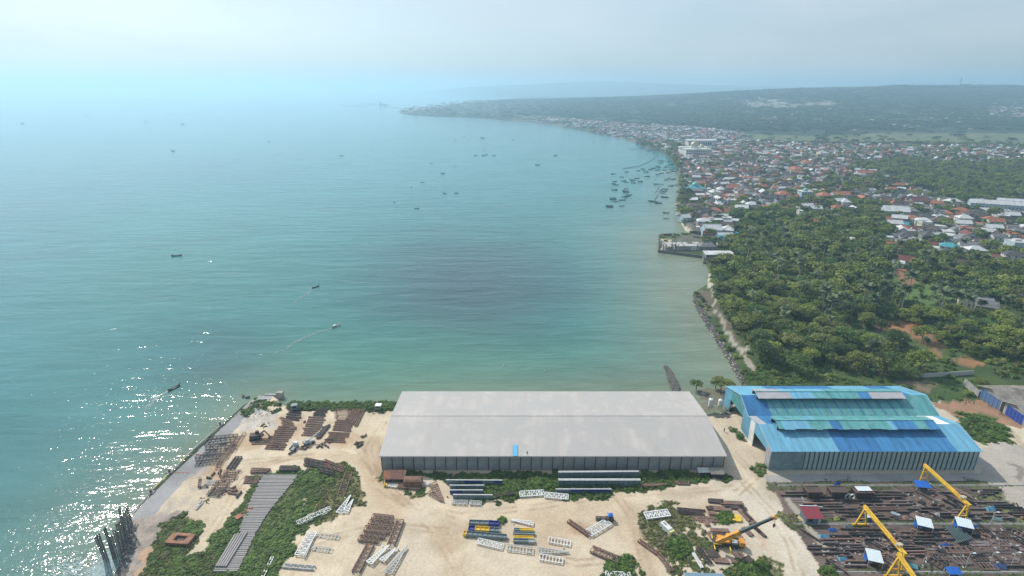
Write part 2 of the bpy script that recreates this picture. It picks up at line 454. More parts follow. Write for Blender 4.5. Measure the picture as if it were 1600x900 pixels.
setc(inpoly(qx, qy, [(212, 866), (232, 862), (228, 900), (215, 900)]), (0.48, 0.33, 0.22))
# green patches in the yard
BELT = [(498, 735), (535, 722), (556, 738), (560, 765), (545, 790), (512, 818), (470, 838), (448, 870), (425, 900), (410, 960), (225, 960), (228, 880), (240, 845), (262, 815), (285, 800), (320, 808), (318, 835), (300, 872), (332, 858), (352, 830), (366, 795), (385, 765), (405, 742), (430, 735)]
def green(pl, c=GREEN, c2=DRYG, N=None, thr=None, kind=2):
    m = inpoly(qx, qy, pl)
    if thr is not None: m = m & ((n1 * 0.5 + n2 * 0.5) > thr)
    VEG[m] = kind
    setc(m, c, c2, n1 if N is None else N)
green(BELT, (0.055, 0.085, 0.028), (0.11, 0.125, 0.05), kind=1)
green([(520, 745), (560, 735), (562, 790), (520, 815), (500, 800)], (0.13, 0.13, 0.06), (0.22, 0.19, 0.11), kind=3)
setc(inpoly(qx, qy, [(478, 790), (492, 775), (498, 795), (485, 815)]), (0.45, 0.37, 0.26))
green([(380, 640), (400, 620), (436, 625), (450, 640), (420, 640), (400, 632), (385, 650)], thr=0.45)
green([(452, 630), (520, 628), (600, 630), (622, 640), (600, 642), (540, 638), (470, 640)])
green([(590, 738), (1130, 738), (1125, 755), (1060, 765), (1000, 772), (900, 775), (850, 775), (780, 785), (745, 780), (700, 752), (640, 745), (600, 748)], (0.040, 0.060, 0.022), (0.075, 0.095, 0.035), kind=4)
green([(640, 762), (660, 760), (665, 778), (640, 775)], thr=0.4)
green([(755, 808), (778, 806), (780, 815), (760, 816)])
green([(995, 800), (1040, 790), (1075, 800), (1100, 830), (1110, 870), (1120, 900), (1050, 900), (1035, 860), (1005, 830)], (0.07, 0.10, 0.035), (0.20, 0.17, 0.11), thr=0.40, kind=3)
green([(945, 878), (975, 862), (1000, 880), (998, 940), (945, 940)], thr=0.36)
green([(1120, 806), (1150, 804), (1152, 825), (1125, 828)], thr=0.4)
green([(1140, 880), (1180, 870), (1215, 885), (1225, 940), (1130, 940)], thr=0.42)
green([(1218, 800), (1232, 795), (1262, 822), (1258, 838), (1236, 822)])
# storage area on the right: dark rusty ground
SY = [(1200, 752), (1545, 751), (1570, 775), (1600, 792), (1900, 900), (1900, 1000), (1290, 1000), (1280, 880), (1235, 820), (1222, 790)]
m = inpoly(sx_, sy_, SY) & yd
VEG[m] = 0
setc(m, (0.115, 0.085, 0.075), (0.155, 0.115, 0.10), n1)
blend(m * np.clip((n2 - 0.5) * 3.5, 0, 1) * 0.7, (0.06, 0.05, 0.048))
for (xa, ya, xb, yb) in ((1200, 753, 1560, 766), (1245, 812, 1640, 824), (1285, 889, 1700, 899)):
    green([(xa, ya), (xb, ya - 1), (xb + 20, yb), (xa + 12, yb)], (0.060, 0.075, 0.035), (0.10, 0.10, 0.06))
green([(1540, 752), (1570, 772), (1600, 795), (1640, 830), (1560, 800), (1500, 770)], thr=0.45)
setc(inpoly(sx_, sy_, [(1222, 775), (1232, 775), (1296, 860), (1288, 866)]), (0.33, 0.30, 0.25))
setc(inpoly(sx_, sy_, [(1196, 742), (1530, 739), (1545, 751), (1200, 753)]), (0.36, 0.35, 0.33), (0.30, 0.29, 0.28), n1)
setc(inpoly(qx, qy, [(1530, 700), (1600, 690), (1800, 760), (1900, 900), (1640, 810), (1590, 790), (1550, 755), (1520, 735)]), (0.41, 0.37, 0.325), (0.35, 0.315, 0.275), n1)
blend(inpoly(qx, qy, [(1576, 722), (1590, 724), (1600, 745), (1590, 745)]) * 0.6, (0.15, 0.12, 0.10))
setc(inpoly(qx, qy, [(1465, 632), (1540, 626), (1572, 650), (1600, 662), (1600, 672), (1540, 650), (1490, 650)]), (0.34, 0.20, 0.13), (0.28, 0.17, 0.11), n1)
green([(1490, 650), (1545, 646), (1572, 665), (1582, 690), (1540, 696), (1515, 682)], (0.062, 0.125, 0.030), (0.09, 0.13, 0.045))
setc(inpoly(qx, qy, [(1560, 660), (1600, 700), (1600, 690), (1580, 668)]), (0.40, 0.33, 0.24))
green([(1160, 610), (1160, 590), (1200, 560), (1360, 585), (1540, 590), (1530, 625), (1460, 630), (1410, 606)], (0.050, 0.090, 0.030), (0.08, 0.11, 0.04))
setc(inpoly(qx, qy, [(1395, 596), (1440, 592), (1470, 598), (1450, 612), (1420, 608)]), (0.19, 0.14, 0.105), (0.13, 0.12, 0.07), n1)
setc(mud, (0.13, 0.135, 0.105), (0.10, 0.11, 0.08), n2)
setc(inpoly(qx, qy, [(1085, 625), (1130, 625), (1135, 652), (1095, 650)]), (0.07, 0.07, 0.065))
green([(1140, 668), (1148, 668), (1168, 692), (1160, 695), (1145, 685)], (0.08, 0.095, 0.045), (0.2, 0.18, 0.13))
green([(1176, 720), (1184, 722), (1196, 745), (1188, 742)], thr=0.4)
# shallow bed and wet shore
C[(sdw < 0)] = (0.16, 0.15, 0.11)
mm = (sdw >= 0) & (sdw < 2.0) & ~quay
C[mm] = C[mm] * 0.55 + np.array((0.10, 0.09, 0.07)) * 0.45
C[inpoly(qx, qy, [(1050, 318), (1060, 318), (1064, 345), (1080, 358), (1074, 364), (1060, 354)])] = (0.44, 0.38, 0.29)
C[inpoly(qx, qy, [(1032, 374), (1046, 372), (1048, 388), (1036, 390)])] = (0.46, 0.39, 0.28)

nr, na = RR.shape
idx = np.arange(nr * na).reshape(nr, na)
quads = np.stack([idx[:-1, :-1], idx[:-1, 1:], idx[1:, 1:], idx[1:, :-1]], -1).reshape(-1, 4)
keep = (GZ[quads].max(1) > SEA - 3.4)
quads = quads[keep]
used = np.unique(quads); remap = np.full(len(GX), -1); remap[used] = np.arange(len(used))
quads = remap[quads]

m = bpy.data.materials.new('ground'); m.use_nodes = True
n = m.node_tree.nodes; l = m.node_tree.links; b = n['Principled BSDF']
b.inputs['Roughness'].default_value = 0.95; b.inputs['Specular IOR Level'].default_value = 0.2
at = n.new('ShaderNodeAttribute'); at.attribute_name = 'cover'
geo = n.new('ShaderNodeNewGeometry')
def noise(scale, det=6, rough=0.6):
    t = n.new('ShaderNodeTexNoise'); t.inputs['Scale'].default_value = scale; t.inputs['Detail'].default_value = det; t.inputs['Roughness'].default_value = rough
    l.new(geo.outputs['Position'], t.inputs['Vector']); return t
def mrange(src, a, b_, c, d):
    r = n.new('ShaderNodeMapRange'); r.inputs[1].default_value = a; r.inputs[2].default_value = b_; r.inputs[3].default_value = c; r.inputs[4].default_value = d
    l.new(src, r.inputs[0]); return r.outputs[0]
def mulcol(a, f):
    mx = n.new('ShaderNodeMix'); mx.data_type = 'RGBA'; mx.blend_type = 'MULTIPLY'; mx.inputs[0].default_value = 1
    l.new(a, mx.inputs[6]); l.new(f, mx.inputs[7]); return mx.outputs[2]
t1 = noise(1.3); t2 = noise(0.13, 4); t3 = noise(4.5, 3, 0.7); t5 = noise(0.018, 8, 0.68)
c = mulcol(at.outputs['Color'], mrange(t1.outputs['Fac'], 0.3, 0.7, 0.85, 1.12))
c = mulcol(c, mrange(t2.outputs['Fac'], 0.3, 0.7, 0.90, 1.09))
c = mulcol(c, mrange(t3.outputs['Fac'], 0.32, 0.68, 0.93, 1.06))
c = mulcol(c, mrange(t5.outputs['Fac'], 0.35, 0.65, 0.86, 1.12))
l.new(c, b.inputs['Base Color'])
bp = n.new('ShaderNodeBump'); bp.inputs['Strength'].default_value = 0.5; bp.inputs['Distance'].default_value = 0.25
l.new(t1.outputs['Fac'], bp.inputs['Height']); l.new(bp.outputs[0], b.inputs['Normal'])
MATS['ground'] = m
me = nmesh('ground', np.stack([GX, GY, GZ], 1)[used], quads, m)
ca = me.color_attributes.new('cover', 'FLOAT_COLOR', 'POINT')
cc = np.ones((len(used), 4), np.float32); cc[:, :3] = C[used]
ca.data.foreach_set('color', cc.ravel())
me.shade_smooth()
ground = structure(link('ground', me))

# ------------------------------------------------------------------ the sea
m = bpy.data.materials.new('sea_water'); m.use_nodes = True
n = m.node_tree.nodes; l = m.node_tree.links; b = n['Principled BSDF']
b.inputs['Roughness'].default_value = 0.10
b.inputs['IOR'].default_value = 1.333
b.inputs['Specular IOR Level'].default_value = 0.30
geo = n.new('ShaderNodeNewGeometry')
at = n.new('ShaderNodeAttribute'); at.attribute_name = 'turbid'
def mapped(sx, sy, rz=0.0, loc=(0, 0, 0)):
    q = n.new('ShaderNodeMapping'); q.inputs['Scale'].default_value = (sx, sy, 1); q.inputs['Rotation'].default_value = (0, 0, rz); q.inputs['Location'].default_value = loc
    l.new(geo.outputs['Position'], q.inputs['Vector']); return q.outputs[0]
def nz_(vec, scale, det, rough=0.55, dist=0.0):
    t = n.new('ShaderNodeTexNoise'); t.inputs['Scale'].default_value = scale; t.inputs['Detail'].default_value = det
    t.inputs['Roughness'].default_value = rough; t.inputs['Distortion'].default_value = dist
    l.new(vec, t.inputs['Vector']); return t.outputs['Fac']
base = mulcol(at.outputs['Color'], mrange(nz_(mapped(1, 2.6, radians(-24)), 0.011, 6, 0.55), 0.3, 0.7, 0.86, 1.13))
base = mulcol(base, mrange(nz_(mapped(0.6, 1.6, radians(-24)), 0.11, 5, 0.6), 0.3, 0.7, 0.93, 1.08))
l.new(base, b.inputs['Base Color'])
# swell, wind waves and ripples, slanting with the wind
swell = nz_(mapped(0.25, 1.0, radians(-24)), 0.10, 2, 0.5, 0.4)
waves = nz_(mapped(0.42, 1.0, radians(-22)), 0.42, 3, 0.55, 0.3)
ripl = nz_(mapped(0.7, 1.0, radians(-30)), 0.95, 2, 0.6)
gust = mrange(nz_(mapped(1, 2.2, radians(-20), (31, 5, 0)), 0.006, 4, 0.5), 0.38, 0.62, 0.55, 1.25)
def madd(a, fa, b_, fb):
    m1 = n.new('ShaderNodeMath'); m1.operation = 'MULTIPLY'; m1.inputs[1].default_value = fa; l.new(a, m1.inputs[0])
    m2 = n.new('ShaderNodeMath'); m2.operation = 'MULTIPLY_ADD'; m2.inputs[1].default_value = fb; l.new(b_, m2.inputs[0]); l.new(m1.outputs[0], m2.inputs[2])
    return m2.outputs[0]
h = madd(swell, 1.0, waves, 0.22)
rg = n.new('ShaderNodeMath'); rg.operation = 'MULTIPLY'; l.new(ripl, rg.inputs[0]); l.new(gust, rg.inputs[1])
h = madd(h, 1.0, rg.outputs[0], 0.11)
bp = n.new('ShaderNodeBump'); bp.inputs['Strength'].default_value = 1.0; bp.inputs['Distance'].default_value = 1.0
l.new(h, bp.inputs['Height']); l.new(bp.outputs[0], b.inputs['Normal'])
MATS['sea_water'] = m
# rings again, coarser, right out to the horizon
Rs = np.concatenate([[40, 80, 95], 100 * 1.03 ** np.arange(0, 236)])
As = np.radians(np.concatenate([[-180, -120, -80], np.arange(-55, 56, 0.8), [80, 120, 180]]))
R3, A3 = np.meshgrid(Rs, As, indexing='ij')
SX = (R3 * np.sin(A3)).ravel(); SYY = (R3 * np.cos(A3)).ravel()
ssd = -coast_sd(SX, SYY)
spx, spy = P(SX, np.maximum(SYY, 1), 0)
n4 = fbm(SX / 120, SYY / 120, 200, 4); n5 = fbm(SX / 600, SYY / 600, 210, 4)
SC = np.zeros((len(SX), 3)); SC[:] = (0.036, 0.190, 0.185)
def sb(w, c):
    w = np.clip(w, 0, 1)[:, None]; SC[:] = SC * (1 - w) + np.array(c) * w
frontm = (SYY > 0)
sb(frontm * np.clip((n5 - 0.42) * 4, 0, 1) * 0.5, (0.035, 0.120, 0.150))
jade = np.exp(-(((spx - 620) / 330) ** 2 + ((spy - 590) / 130) ** 2)) * (0.65 + 0.6 * n4)
sb(frontm * jade, (0.042, 0.225, 0.165))
tq = np.exp(-(((spx - 330) / 190) ** 2 + ((spy - 440) / 80) ** 2)); sb(frontm * tq * 0.8, (0.045, 0.175, 0.150))
dk = np.exp(-(((spx - 740) / 190) ** 2 + ((spy - 440) / 100) ** 2)); sb(frontm * dk * (0.62 + 0.7 * n5), (0.050, 0.098, 0.105))
dk2 = np.exp(-(((spx - 330) / 110) ** 2 + ((spy - 560) / 60) ** 2)); sb(frontm * dk2 * 0.6, (0.022, 0.100, 0.125))
tb = np.clip((spx - 890) / 190, 0, 1) * np.clip((spy - 300) / 110, 0, 1) * (0.6 + 0.7 * n4)
sb(frontm * tb * 0.85, (0.150, 0.215, 0.160))
sb(frontm * np.exp(-(((spx - 985) / 80) ** 2 + ((spy - 350) / 40) ** 2)) * 0.5 * n4 * 1.6, (0.10, 0.20, 0.16))
sb(frontm * np.exp(-np.clip(ssd, 0, 1e9) / 30.0) * 0.75 * (SYY < 900), (0.185, 0.200, 0.130))
sb(frontm * np.exp(-(((spx - 1060) / 60) ** 2 + ((spy - 420) / 60) ** 2)) * 0.6, (0.19, 0.205, 0.14))
ns, nas = R3.shape
idx = np.arange(ns * nas).reshape(ns, nas)
qs = np.stack([idx[:-1, :-1], idx[:-1, 1:], idx[1:, 1:], idx[1:, :-1]], -1).reshape(-1, 4)
me = nmesh('sea', np.stack([SX, SYY, np.full(len(SX), SEA)], 1), qs, m)
ca = me.color_attributes.new('turbid', 'FLOAT_COLOR', 'POINT')
cc = np.ones((len(SX), 4), np.float32); cc[:, :3] = SC
ca.data.foreach_set('color', cc.ravel())
me.shade_smooth()
structure(link('sea', me))

# ------------------------------------------------------------------ haze
hm = bpy.data.materials.new('haze'); hm.use_nodes = True
hn = hm.node_tree.nodes; hn.clear()
ho = hn.new('ShaderNodeOutputMaterial'); pv = hn.new('ShaderNodeVolumePrincipled')
pv.inputs['Color'].default_value = (0.55, 0.81, 1.0, 1)
pv.inputs['Density'].default_value = 0.00024
pv.inputs['Anisotropy'].default_value = 0.38
hm.node_tree.links.new(pv.outputs[0], ho.inputs['Volume'])
mb = MB(); mb.box(-33000, -1500, -7.5, 33000, 45000, 262)
stuff(mb.obj('haze', hm))
# ------------------------------------------------------------------ materials for built things
M_roofgrey = mat('grey_roof_sheet', (0.45, 0.42, 0.395), 0.6, 0.05, 0.14, 0.30, second=(0.40, 0.385, 0.37), secfac=0.8, stretch=(1, .10, .10))
M_wallgrey = mat('grey_wall_sheet', (0.30, 0.31, 0.305), 0.6, 0.1, 0.25, 0.4, second=(0.22, 0.18, 0.15), secfac=0.35)
M_post = mat('rusty_post', (0.085, 0.07, 0.062), 0.8, 0.2, 0.3, 1.0)
M_bluelt = mat('light_blue_sheet', (0.16, 0.40, 0.55), 0.5, 0.05, 0.25, 0.8, stretch=(1, .15, .15), second=(0.17, 0.38, 0.50), secfac=.4)
M_bluedk = mat('deep_blue_sheet', (0.045, 0.19, 0.40), 0.6, 0.05, 0.3, 0.8, stretch=(1, .15, .15), second=(0.05, 0.20, 0.44), secfac=.4)
M_bluemd = mat('mid_blue_sheet', (0.055, 0.22, 0.43), 0.6, 0.05, 0.3, 0.8, stretch=(1, .15, .15), second=(0.06, 0.23, 0.46), secfac=.4)
M_teal = mat('faded_teal_sheet', (0.11, 0.34, 0.35), 0.5, 0.05, 0.3, 0.8, stretch=(1, .15, .15), second=(0.16, 0.36, 0.38), secfac=0.5)
M_palegrey = mat('bare_sheet', (0.44, 0.44, 0.46), 0.5, 0.2, 0.12, 0.3)
M_white = mat('white_paint', (0.78, 0.78, 0.76), 0.5, 0.0, 0.12, 0.6, second=(0.55, 0.52, 0.46), secfac=0.25)
M_tealwall = mat('teal_wall_sheet', (0.19, 0.27, 0.285), 0.6, 0.1, 0.2, 0.5)
M_concrete = mat('concrete', (0.36, 0.35, 0.33), 0.9, 0, 0.25, 0.7, second=(0.24, 0.22, 0.20), secfac=0.5, bump=0.3)
M_dark = mat('dark_opening', (0.03, 0.03, 0.032), 0.9, 0, 0.2)
M_fibro = mat('weathered_cement_roof', (0.27, 0.25, 0.22), 0.9, 0, 0.25, 0.5, second=(0.17, 0.155, 0.14), secfac=0.5)
M_tarpblue = mat('blue_tarpaulin', (0.02, 0.13, 0.50), 0.45, 0, 0.2, 0.8)
M_navy = mat('navy_primer', (0.020, 0.035, 0.19), 0.5, 0.1, 0.2, 0.8)

def slab(mb, a, b, c, d, t):
    """thin sheet with corners a b c d (ccw from above), thickness t downwards along its normal"""
    a, b, c, d = map(Vector, (a, b, c, d))
    nrm = (b - a).cross(d - a).normalized() * t
    mb.hexa([a - nrm, b - nrm, c - nrm, d - nrm, a, b, c, d])
def ribs(mb, x0, x1, y0, z0, y1, z1, step, w=0.07, h=0.05, first=None):
    nv = Vector((0, -(z1 - z0), (y1 - y0))); nv.normalize()
    if nv.z < 0: nv = -nv
    x = x0 + step / 2 if first is None else first
    while x < x1:
        a = Vector((x, y0, z0)) + nv * (h / 2); b = Vector((x, y1, z1)) + nv * (h / 2)
        mb.beam(a, b, w, h, up=tuple(nv)); x += step

# ---- long grey warehouse
wx0, wx1, wy0, wy1, wy2 = -43.9, 70.9, 154.0, 174.4, 195.5
we, wr, wb = 5.9, 8.25, 6.0
wh = thing('warehouse', 'long low warehouse with a huge pale grey sheet roof beside the shore', 'warehouse', ((wx0 + wx1) / 2, wy0, 0))
ox, oy = wh.location.x, wh.location.y
lap_y = wy1; lap_z = wr
mb = MB(); slab(mb, (wx0 - ox, 0, we), (wx1 - ox, 0, we), (wx1 - ox, lap_y - oy, lap_z), (wx0 - ox, lap_y - oy, lap_z), 0.08)
ribs(mb, wx0 - ox, wx1 - ox, 0, we, lap_y - oy, lap_z, 0.76)
mb.obj('lower_roof_sheeting', M_roofgrey, wh)
mb = MB(); slab(mb, (wx0 - ox, wy1 - oy + .02, wr), (wx1 - ox, wy1 - oy + .02, wr), (wx1 - ox, wy2 - oy, wb), (wx0 - ox, wy2 - oy, wb), 0.08)
ribs(mb, wx0 - ox, wx1 - ox, wy1 - oy, wr, wy2 - oy, wb, .76)
mb.obj('rear_roof_sheeting', M_roofgrey, wh)
mb = MB(); mb.beam((wx0 - ox, wy1 - oy, wr + .06), (wx1 - ox, wy1 - oy, wr + .06), 0.35, 0.05); mb.obj('ridge_cap', M_roofgrey, wh)
# front wall: panels between rusty posts
nb = 32; bw = (wx1 - wx0 - 1.2) / nb
pm = MB(); pm.box(0.16, 0.42, 0, bw - 0.16, 0.55, we - 0.15)
for k in range(5): pm.box(0.35 + k * (bw - 0.9) / 4, 0.36, 0.05, 0.47 + k * (bw - 0.9) / 4, 0.42, we - 0.2)
pme = pm.mesh('wall_panel', M_wallgrey)
qm = MB(); qm.box(-0.14, 0.46, 0, 0.14, 0.74, we - 0.12); qme = qm.mesh('post', M_post)
for i in range(nb + 1):
    if i < nb:
        o = link('wall_panel', pme, wh); o.location = (wx0 + .6 + i * bw - ox, 0, 0)
    o = link('post', qme, wh); o.location = (wx0 + .6 + i * bw - ox, 0, 0)
mb = MB(); mb.box(wx0 - ox + .1, -0.12, we - 0.28, wx1 - ox - .1, 0.05, we - 0.09); mb.obj('gutter', M_palegrey, wh)
def yz_wall(mb, x, t, pts):
    k = len(mb.v); n_ = len(pts)
    mb.v += [(x, p[0], p[1]) for p in pts] + [(x + t, p[0], p[1]) for p in pts]
    mb.f.append(tuple(k + i for i in range(n_))[::-1]); mb.m.append(mb.mi)
    mb.f.append(tuple(k + n_ + i for i in range(n_))); mb.m.append(mb.mi)
    for i in range(n_):
        j = (i + 1) % n_
        mb.f.append((k + i, k + j, k + n_ + j, k + n_ + i)); mb.m.append(mb.mi)
for nm_, xx in (('side_wall', wx0 + .5), ('side_wall', wx1 - .7)):
    mb = MB(); yz_wall(mb, xx - ox, 0.2, [(.6, 0), (wy2 - oy - .4, 0), (wy2 - oy - .4, wb - .2), (wy1 - oy, wr - .15), (.6, we - .15)])
    mb.obj(nm_, M_wallgrey, wh)
mb = MB(); mb.box(wx0 - ox + .7, wy2 - oy - .6, 0, wx1 - ox - .7, wy2 - oy - .4, wb - .2); mb.obj('rear_wall', M_wallgrey, wh)
# bright blue strip hanging over the eaves
def onroof(y): return we + (wr - we) * (y - wy0) / (wy1 - wy0)
p = G(805, 711, 5.9)
mb = MB(); slab(mb, (-.75, 0.0, 0), (.75, 0.0, 0), (.75, 5.2, 5.2 * .115), (-.75, 5.2, 5.2 * .115), 0.04)
mb.beam((-.75, 0, .05), (-.75, 5.2, .05 + 5.2 * .115), .08, .08); mb.beam((.75, 0, .05), (.75, 5.2, .05 + 5.2 * .115), .08, .08)
o = mb.obj('roof_strip', mat('sky_blue_sheet', (0.10, 0.42, 0.70), 0.4, 0, 0.1)); o.location = (p.x, wy0 - .05, we + .13)
tag(o, 'narrow bright blue sheet lying on the grey warehouse roof at its eaves', 'sheet')

# ---- blue double shed with raised vents
bx0, bx1 = 85.4, 154.6
BY = dict(e=154.0, r1=165.5, v=173.8, r2=182.2, b=196.4)
BZ = dict(e=7.6, r1=10.6, v=8.5, r2=12.2, b=7.9)
bs = thing('workshop_shed', 'blue double gabled workshop with patched blue and teal roofs and raised vents', 'shed', ((bx0 + bx1) / 2, 154.0, 0))
ox, oy = bs.location.x, 154.0
def sheets(ya, za, yb, zb, cols, n_, x0=bx0, x1=bx1, lift=0.0, name='roof_sheet', jag=0.0):
    """row of corrugated sheets; cols = [(end fraction, material)]"""
    w = (x1 - x0) / n_
    for i in range(n_):
        f = (i + 0.5) / n_
        mt = next(c for e, c in cols if f <= e)
        mb = MB(); dz = lift + (0.025 if i % 2 else 0) + random.uniform(0, 0.012); ja = random.uniform(0, jag)
        xa = x0 + i * w - ox; xb = xa + w + 0.03
        flip = yb < ya
        A_, B_ = ((yb, zb), (ya, za)) if flip else ((ya, za), (yb, zb))
        y0_, z0_ = A_; y1_, z1_ = B_
        if jag and not flip: 
            t_ = ja / abs(y1_ - y0_); y0_ += (y1_ - y0_) * t_; z0_ += (z1_ - z0_) * t_
        slab(mb, (xa, y0_ - oy, z0_ + dz), (xb, y0_ - oy, z0_ + dz), (xb, y1_ - oy, z1_ + dz), (xa, y1_ - oy, z1_ + dz), 0.05)
        ribs(mb, xa, xb, y0_ - oy, z0_ + dz, y1_ - oy, z1_ + dz, w / 5, 0.10, 0.06)
        mb.obj(name, mt, bs)
lb, db, mb_, tl, pg, wt = M_bluelt, M_bluedk, M_bluemd, M_teal, M_palegrey, M_white
sheets(BY['e'], BZ['e'], BY['r1'], BZ['r1'], [(.31, lb), (.54, db), (.87, mb_), (1, lb)], 34)
sheets(BY['r1'], BZ['r1'], BY['v'], BZ['v'], [(.04, pg), (.12, db), (.30, lb), (.86, tl), (.95, wt), (1, lb)], 24)
sheets(BY['v'], BZ['v'] + .01, BY['r2'], BZ['r2'], [(.12, db), (.86, tl), (1, tl)], 24)
sheets(BY['r2'], BZ['r2'], BY['b'], BZ['b'], [(.10, lb), (.22, lb), (.60, db), (.80, lb), (.90, db), (1, lb)], 24)
# blue seam strips over the teal slope
s3 = (BZ['r2'] - BZ['v']) / (BY['r2'] - BY['v'])
for k in range(13):
    x = bx0 + 70 * (0.15 + k * 0.056) - ox
    mb = MB(); mb.beam((x + .5, BY['v'] - oy + .6, BZ['v'] + .13 + s3 * .6), (x - .5, BY['r2'] - oy - 2.0, BZ['r2'] + .13 - s3 * 2.0), 0.40, 0.05, up=(0, -s3, 1)); mb.obj('seam_strip', M_bluedk, bs)
# monitors
def monitor(yr, zr, x0f, x1f, cols_f, cols_b, span, rise, n_, jag):
    x0 = bx0 + (bx1 - bx0) * x0f; x1 = bx0 + (bx1 - bx0) * x1f
    top = zr + rise
    sheets(yr - span, top - span * 0.26, yr, top, cols_f, n_, x0, x1, 0, 'vent_roof_sheet', jag)
    sheets(yr, top, yr + span * .9, top - span * .9 * 0.24, cols_b, n_, x0, x1, 0, 'vent_roof_sheet')
    mb = MB()
    for s in (-1, 1):
        y = yr + s * span * 0.55 - oy
        k = int((x1 - x0) / 3)
        for i in range(k + 1):
            x = x0 + .3 + (x1 - x0 - .6) * i / k - ox
            mb.beam((x, y, zr - 0.5), (x, y, top - span * .55 * .25 - .05), 0.14)
        mb.beam((x0 - ox, y, top - span * .55 * .25 - .14), (x1 - ox, y, top - span * .55 * .25 - .14), 0.16)
        mb.box(x0 - ox, y - .05, zr - span * .3 - .3, x1 - ox, y + .05, zr + rise * .35)
    mb.obj('vent_frame', M_post, bs)
    mb = MB(); mb.beam((x0 - ox, yr - oy, top + .12), (x1 - ox, yr - oy, top + .12), .5, .07); mb.obj('vent_ridge', M_teal, bs)
monitor(BY['r1'] - .2, BZ['r1'], 0.075, 0.865, [(.03, tl), (.21, lb), (.33, tl), (.40, db), (.70, tl), (.74, lb), (.88, mb_), (.93, tl), (1, mb_)], [(.2, tl), (.27, lb), (1, tl)], 4.2, 1.7, 30, 0.5)
monitor(BY['r2'] + .2, BZ['r2'], 0.075, 0.86, [(.23, pg), (.39, lb), (.68, tl), (.77, mb_), (1, pg)], [(.2, pg), (.5, lb), (1, tl)], 3.6, 1.4, 26, 0.15)
mb = MB(); mb.beam((bx0 - ox, BY['v'] - oy, BZ['v'] - .05), (bx1 - ox, BY['v'] - oy, BZ['v'] - .05), .5, .12); mb.obj('valley_gutter', M_palegrey, bs)
# front wall
mb = MB(); mb.box(.1 + bx0 - ox, .45, 0, 11.3 + bx0 - ox, .6, 7.45)
for k in range(14): mb.box(.3 + k * .8 + bx0 - ox, .40, .1, .38 + k * .8 + bx0 - ox, .46, 7.4)
mb.obj('plain_wall', M_tealwall, bs)
nb = 36; bw = (bx1 - bx0 - 12) / nb
pm = MB(); pm.box(0.12, 0.40, 0, bw - 0.42, 0.52, 7.4); pm.box(.5, .35, .1, .6, .41, 7.3); pm.box(1.0, .35, .1, 1.1, .41, 7.3)
pme = pm.mesh('wall_panel', mat('pale_teal_sheet', (0.36, 0.44, 0.435), 0.6, 0.1, 0.2, 0.5))
qm = MB(); qm.box(-0.30, 0.62, 0, 0.12, 0.74, 7.45); qme = qm.mesh('recessed_post', mat('dark_teal_steel', (0.07, 0.10, 0.11), 0.7, 0.1))
for i in range(nb + 1):
    if i < nb:
        o = link('wall_panel', pme, bs); o.location = (bx0 + 11.5 + i * bw - ox, 0, 0)
    o = link('recessed_post', qme, bs); o.location = (bx0 + 11.5 + i * bw - ox, 0, 0)
# left gable end with its two big doorways
X = bx0 - ox + .2
def L(y): return y - oy
def zr(y):
    ys = [BY['e'], BY['r1'], BY['v'], BY['r2'], BY['b']]; zs = [BZ['e'], BZ['r1'], BZ['v'], BZ['r2'], BZ['b']]
    return float(np.interp(y, ys, zs)) - 0.12
def gable(name, ya, yb, z0, mt, off=0.0, t=.2):
    ys = [ya] + [y for y in (BY['r1'], BY['v'], BY['r2']) if ya < y < yb] + [yb]
    mb = MB(); yz_wall(mb, X + off, t, [(L(ya), z0)] + [(L(yb), z0)] + [(L(y), zr(y)) for y in ys[::-1]])
    y = ya + .6
    while y < yb:
        mb.beam((X + off - .03, L(y), z0 + .05), (X + off - .03, L(y), zr(y) - .05), .06, .10); y += 1.2
    mb.obj(name, mt, bs)
gable('end_panel', 154.5, 158.2, 0, M_palegrey)
gable('end_panel', 158.2, 168.0, 5.6, M_bluelt)
gable('end_panel', 168.0, 171.6, 0, M_white, -.08)
gable('end_panel', 171.6, 178.4, 0, M_bluelt)
gable('end_panel', 178.4, 190.5, 5.4, M_teal)
gable('end_panel', 190.5, 196.2, 0, M_bluelt)
mb = MB(); ys = [154.5, 165.5, 173.8, 182.2, 196.2]
yz_wall(mb, bx1 - ox - .5, .2, [(L(154.5), 0), (L(196.2), 0)] + [(L(y), zr(y)) for y in ys[::-1]]); mb.obj('end_wall', M_bluelt, bs)
mb = MB(); mb.box(bx0 - ox + .4, L(196.0), 0, bx1 - ox - .5, L(196.2), 7.7); mb.obj('rear_wall', M_bluelt, bs)
for k in range(12):
    x = bx0 + 3 + k * 5.8 - ox
    for y in (155.2, 173.8, 195.6): mb = MB(); mb.beam((x, L(y), 0), (x, L(y), zr(y) - .2), .35); mb.obj('column', M_post, bs)

mb = MB()
for (ya, yb) in ((154, 165.5), (165.5, 173.8), (173.8, 182.2), (182.2, 196.4)):
    for xx in (bx0 - ox - .04, bx1 - ox + .04):
        mb = MB(); mb.beam((xx, L(ya), zr(ya) + .2), (xx, L(yb), zr(yb) + .2), .22, .16)
        mb.obj('barge_board', mat('pale_blue_trim', (0.32, 0.50, 0.62), 0.5), bs)

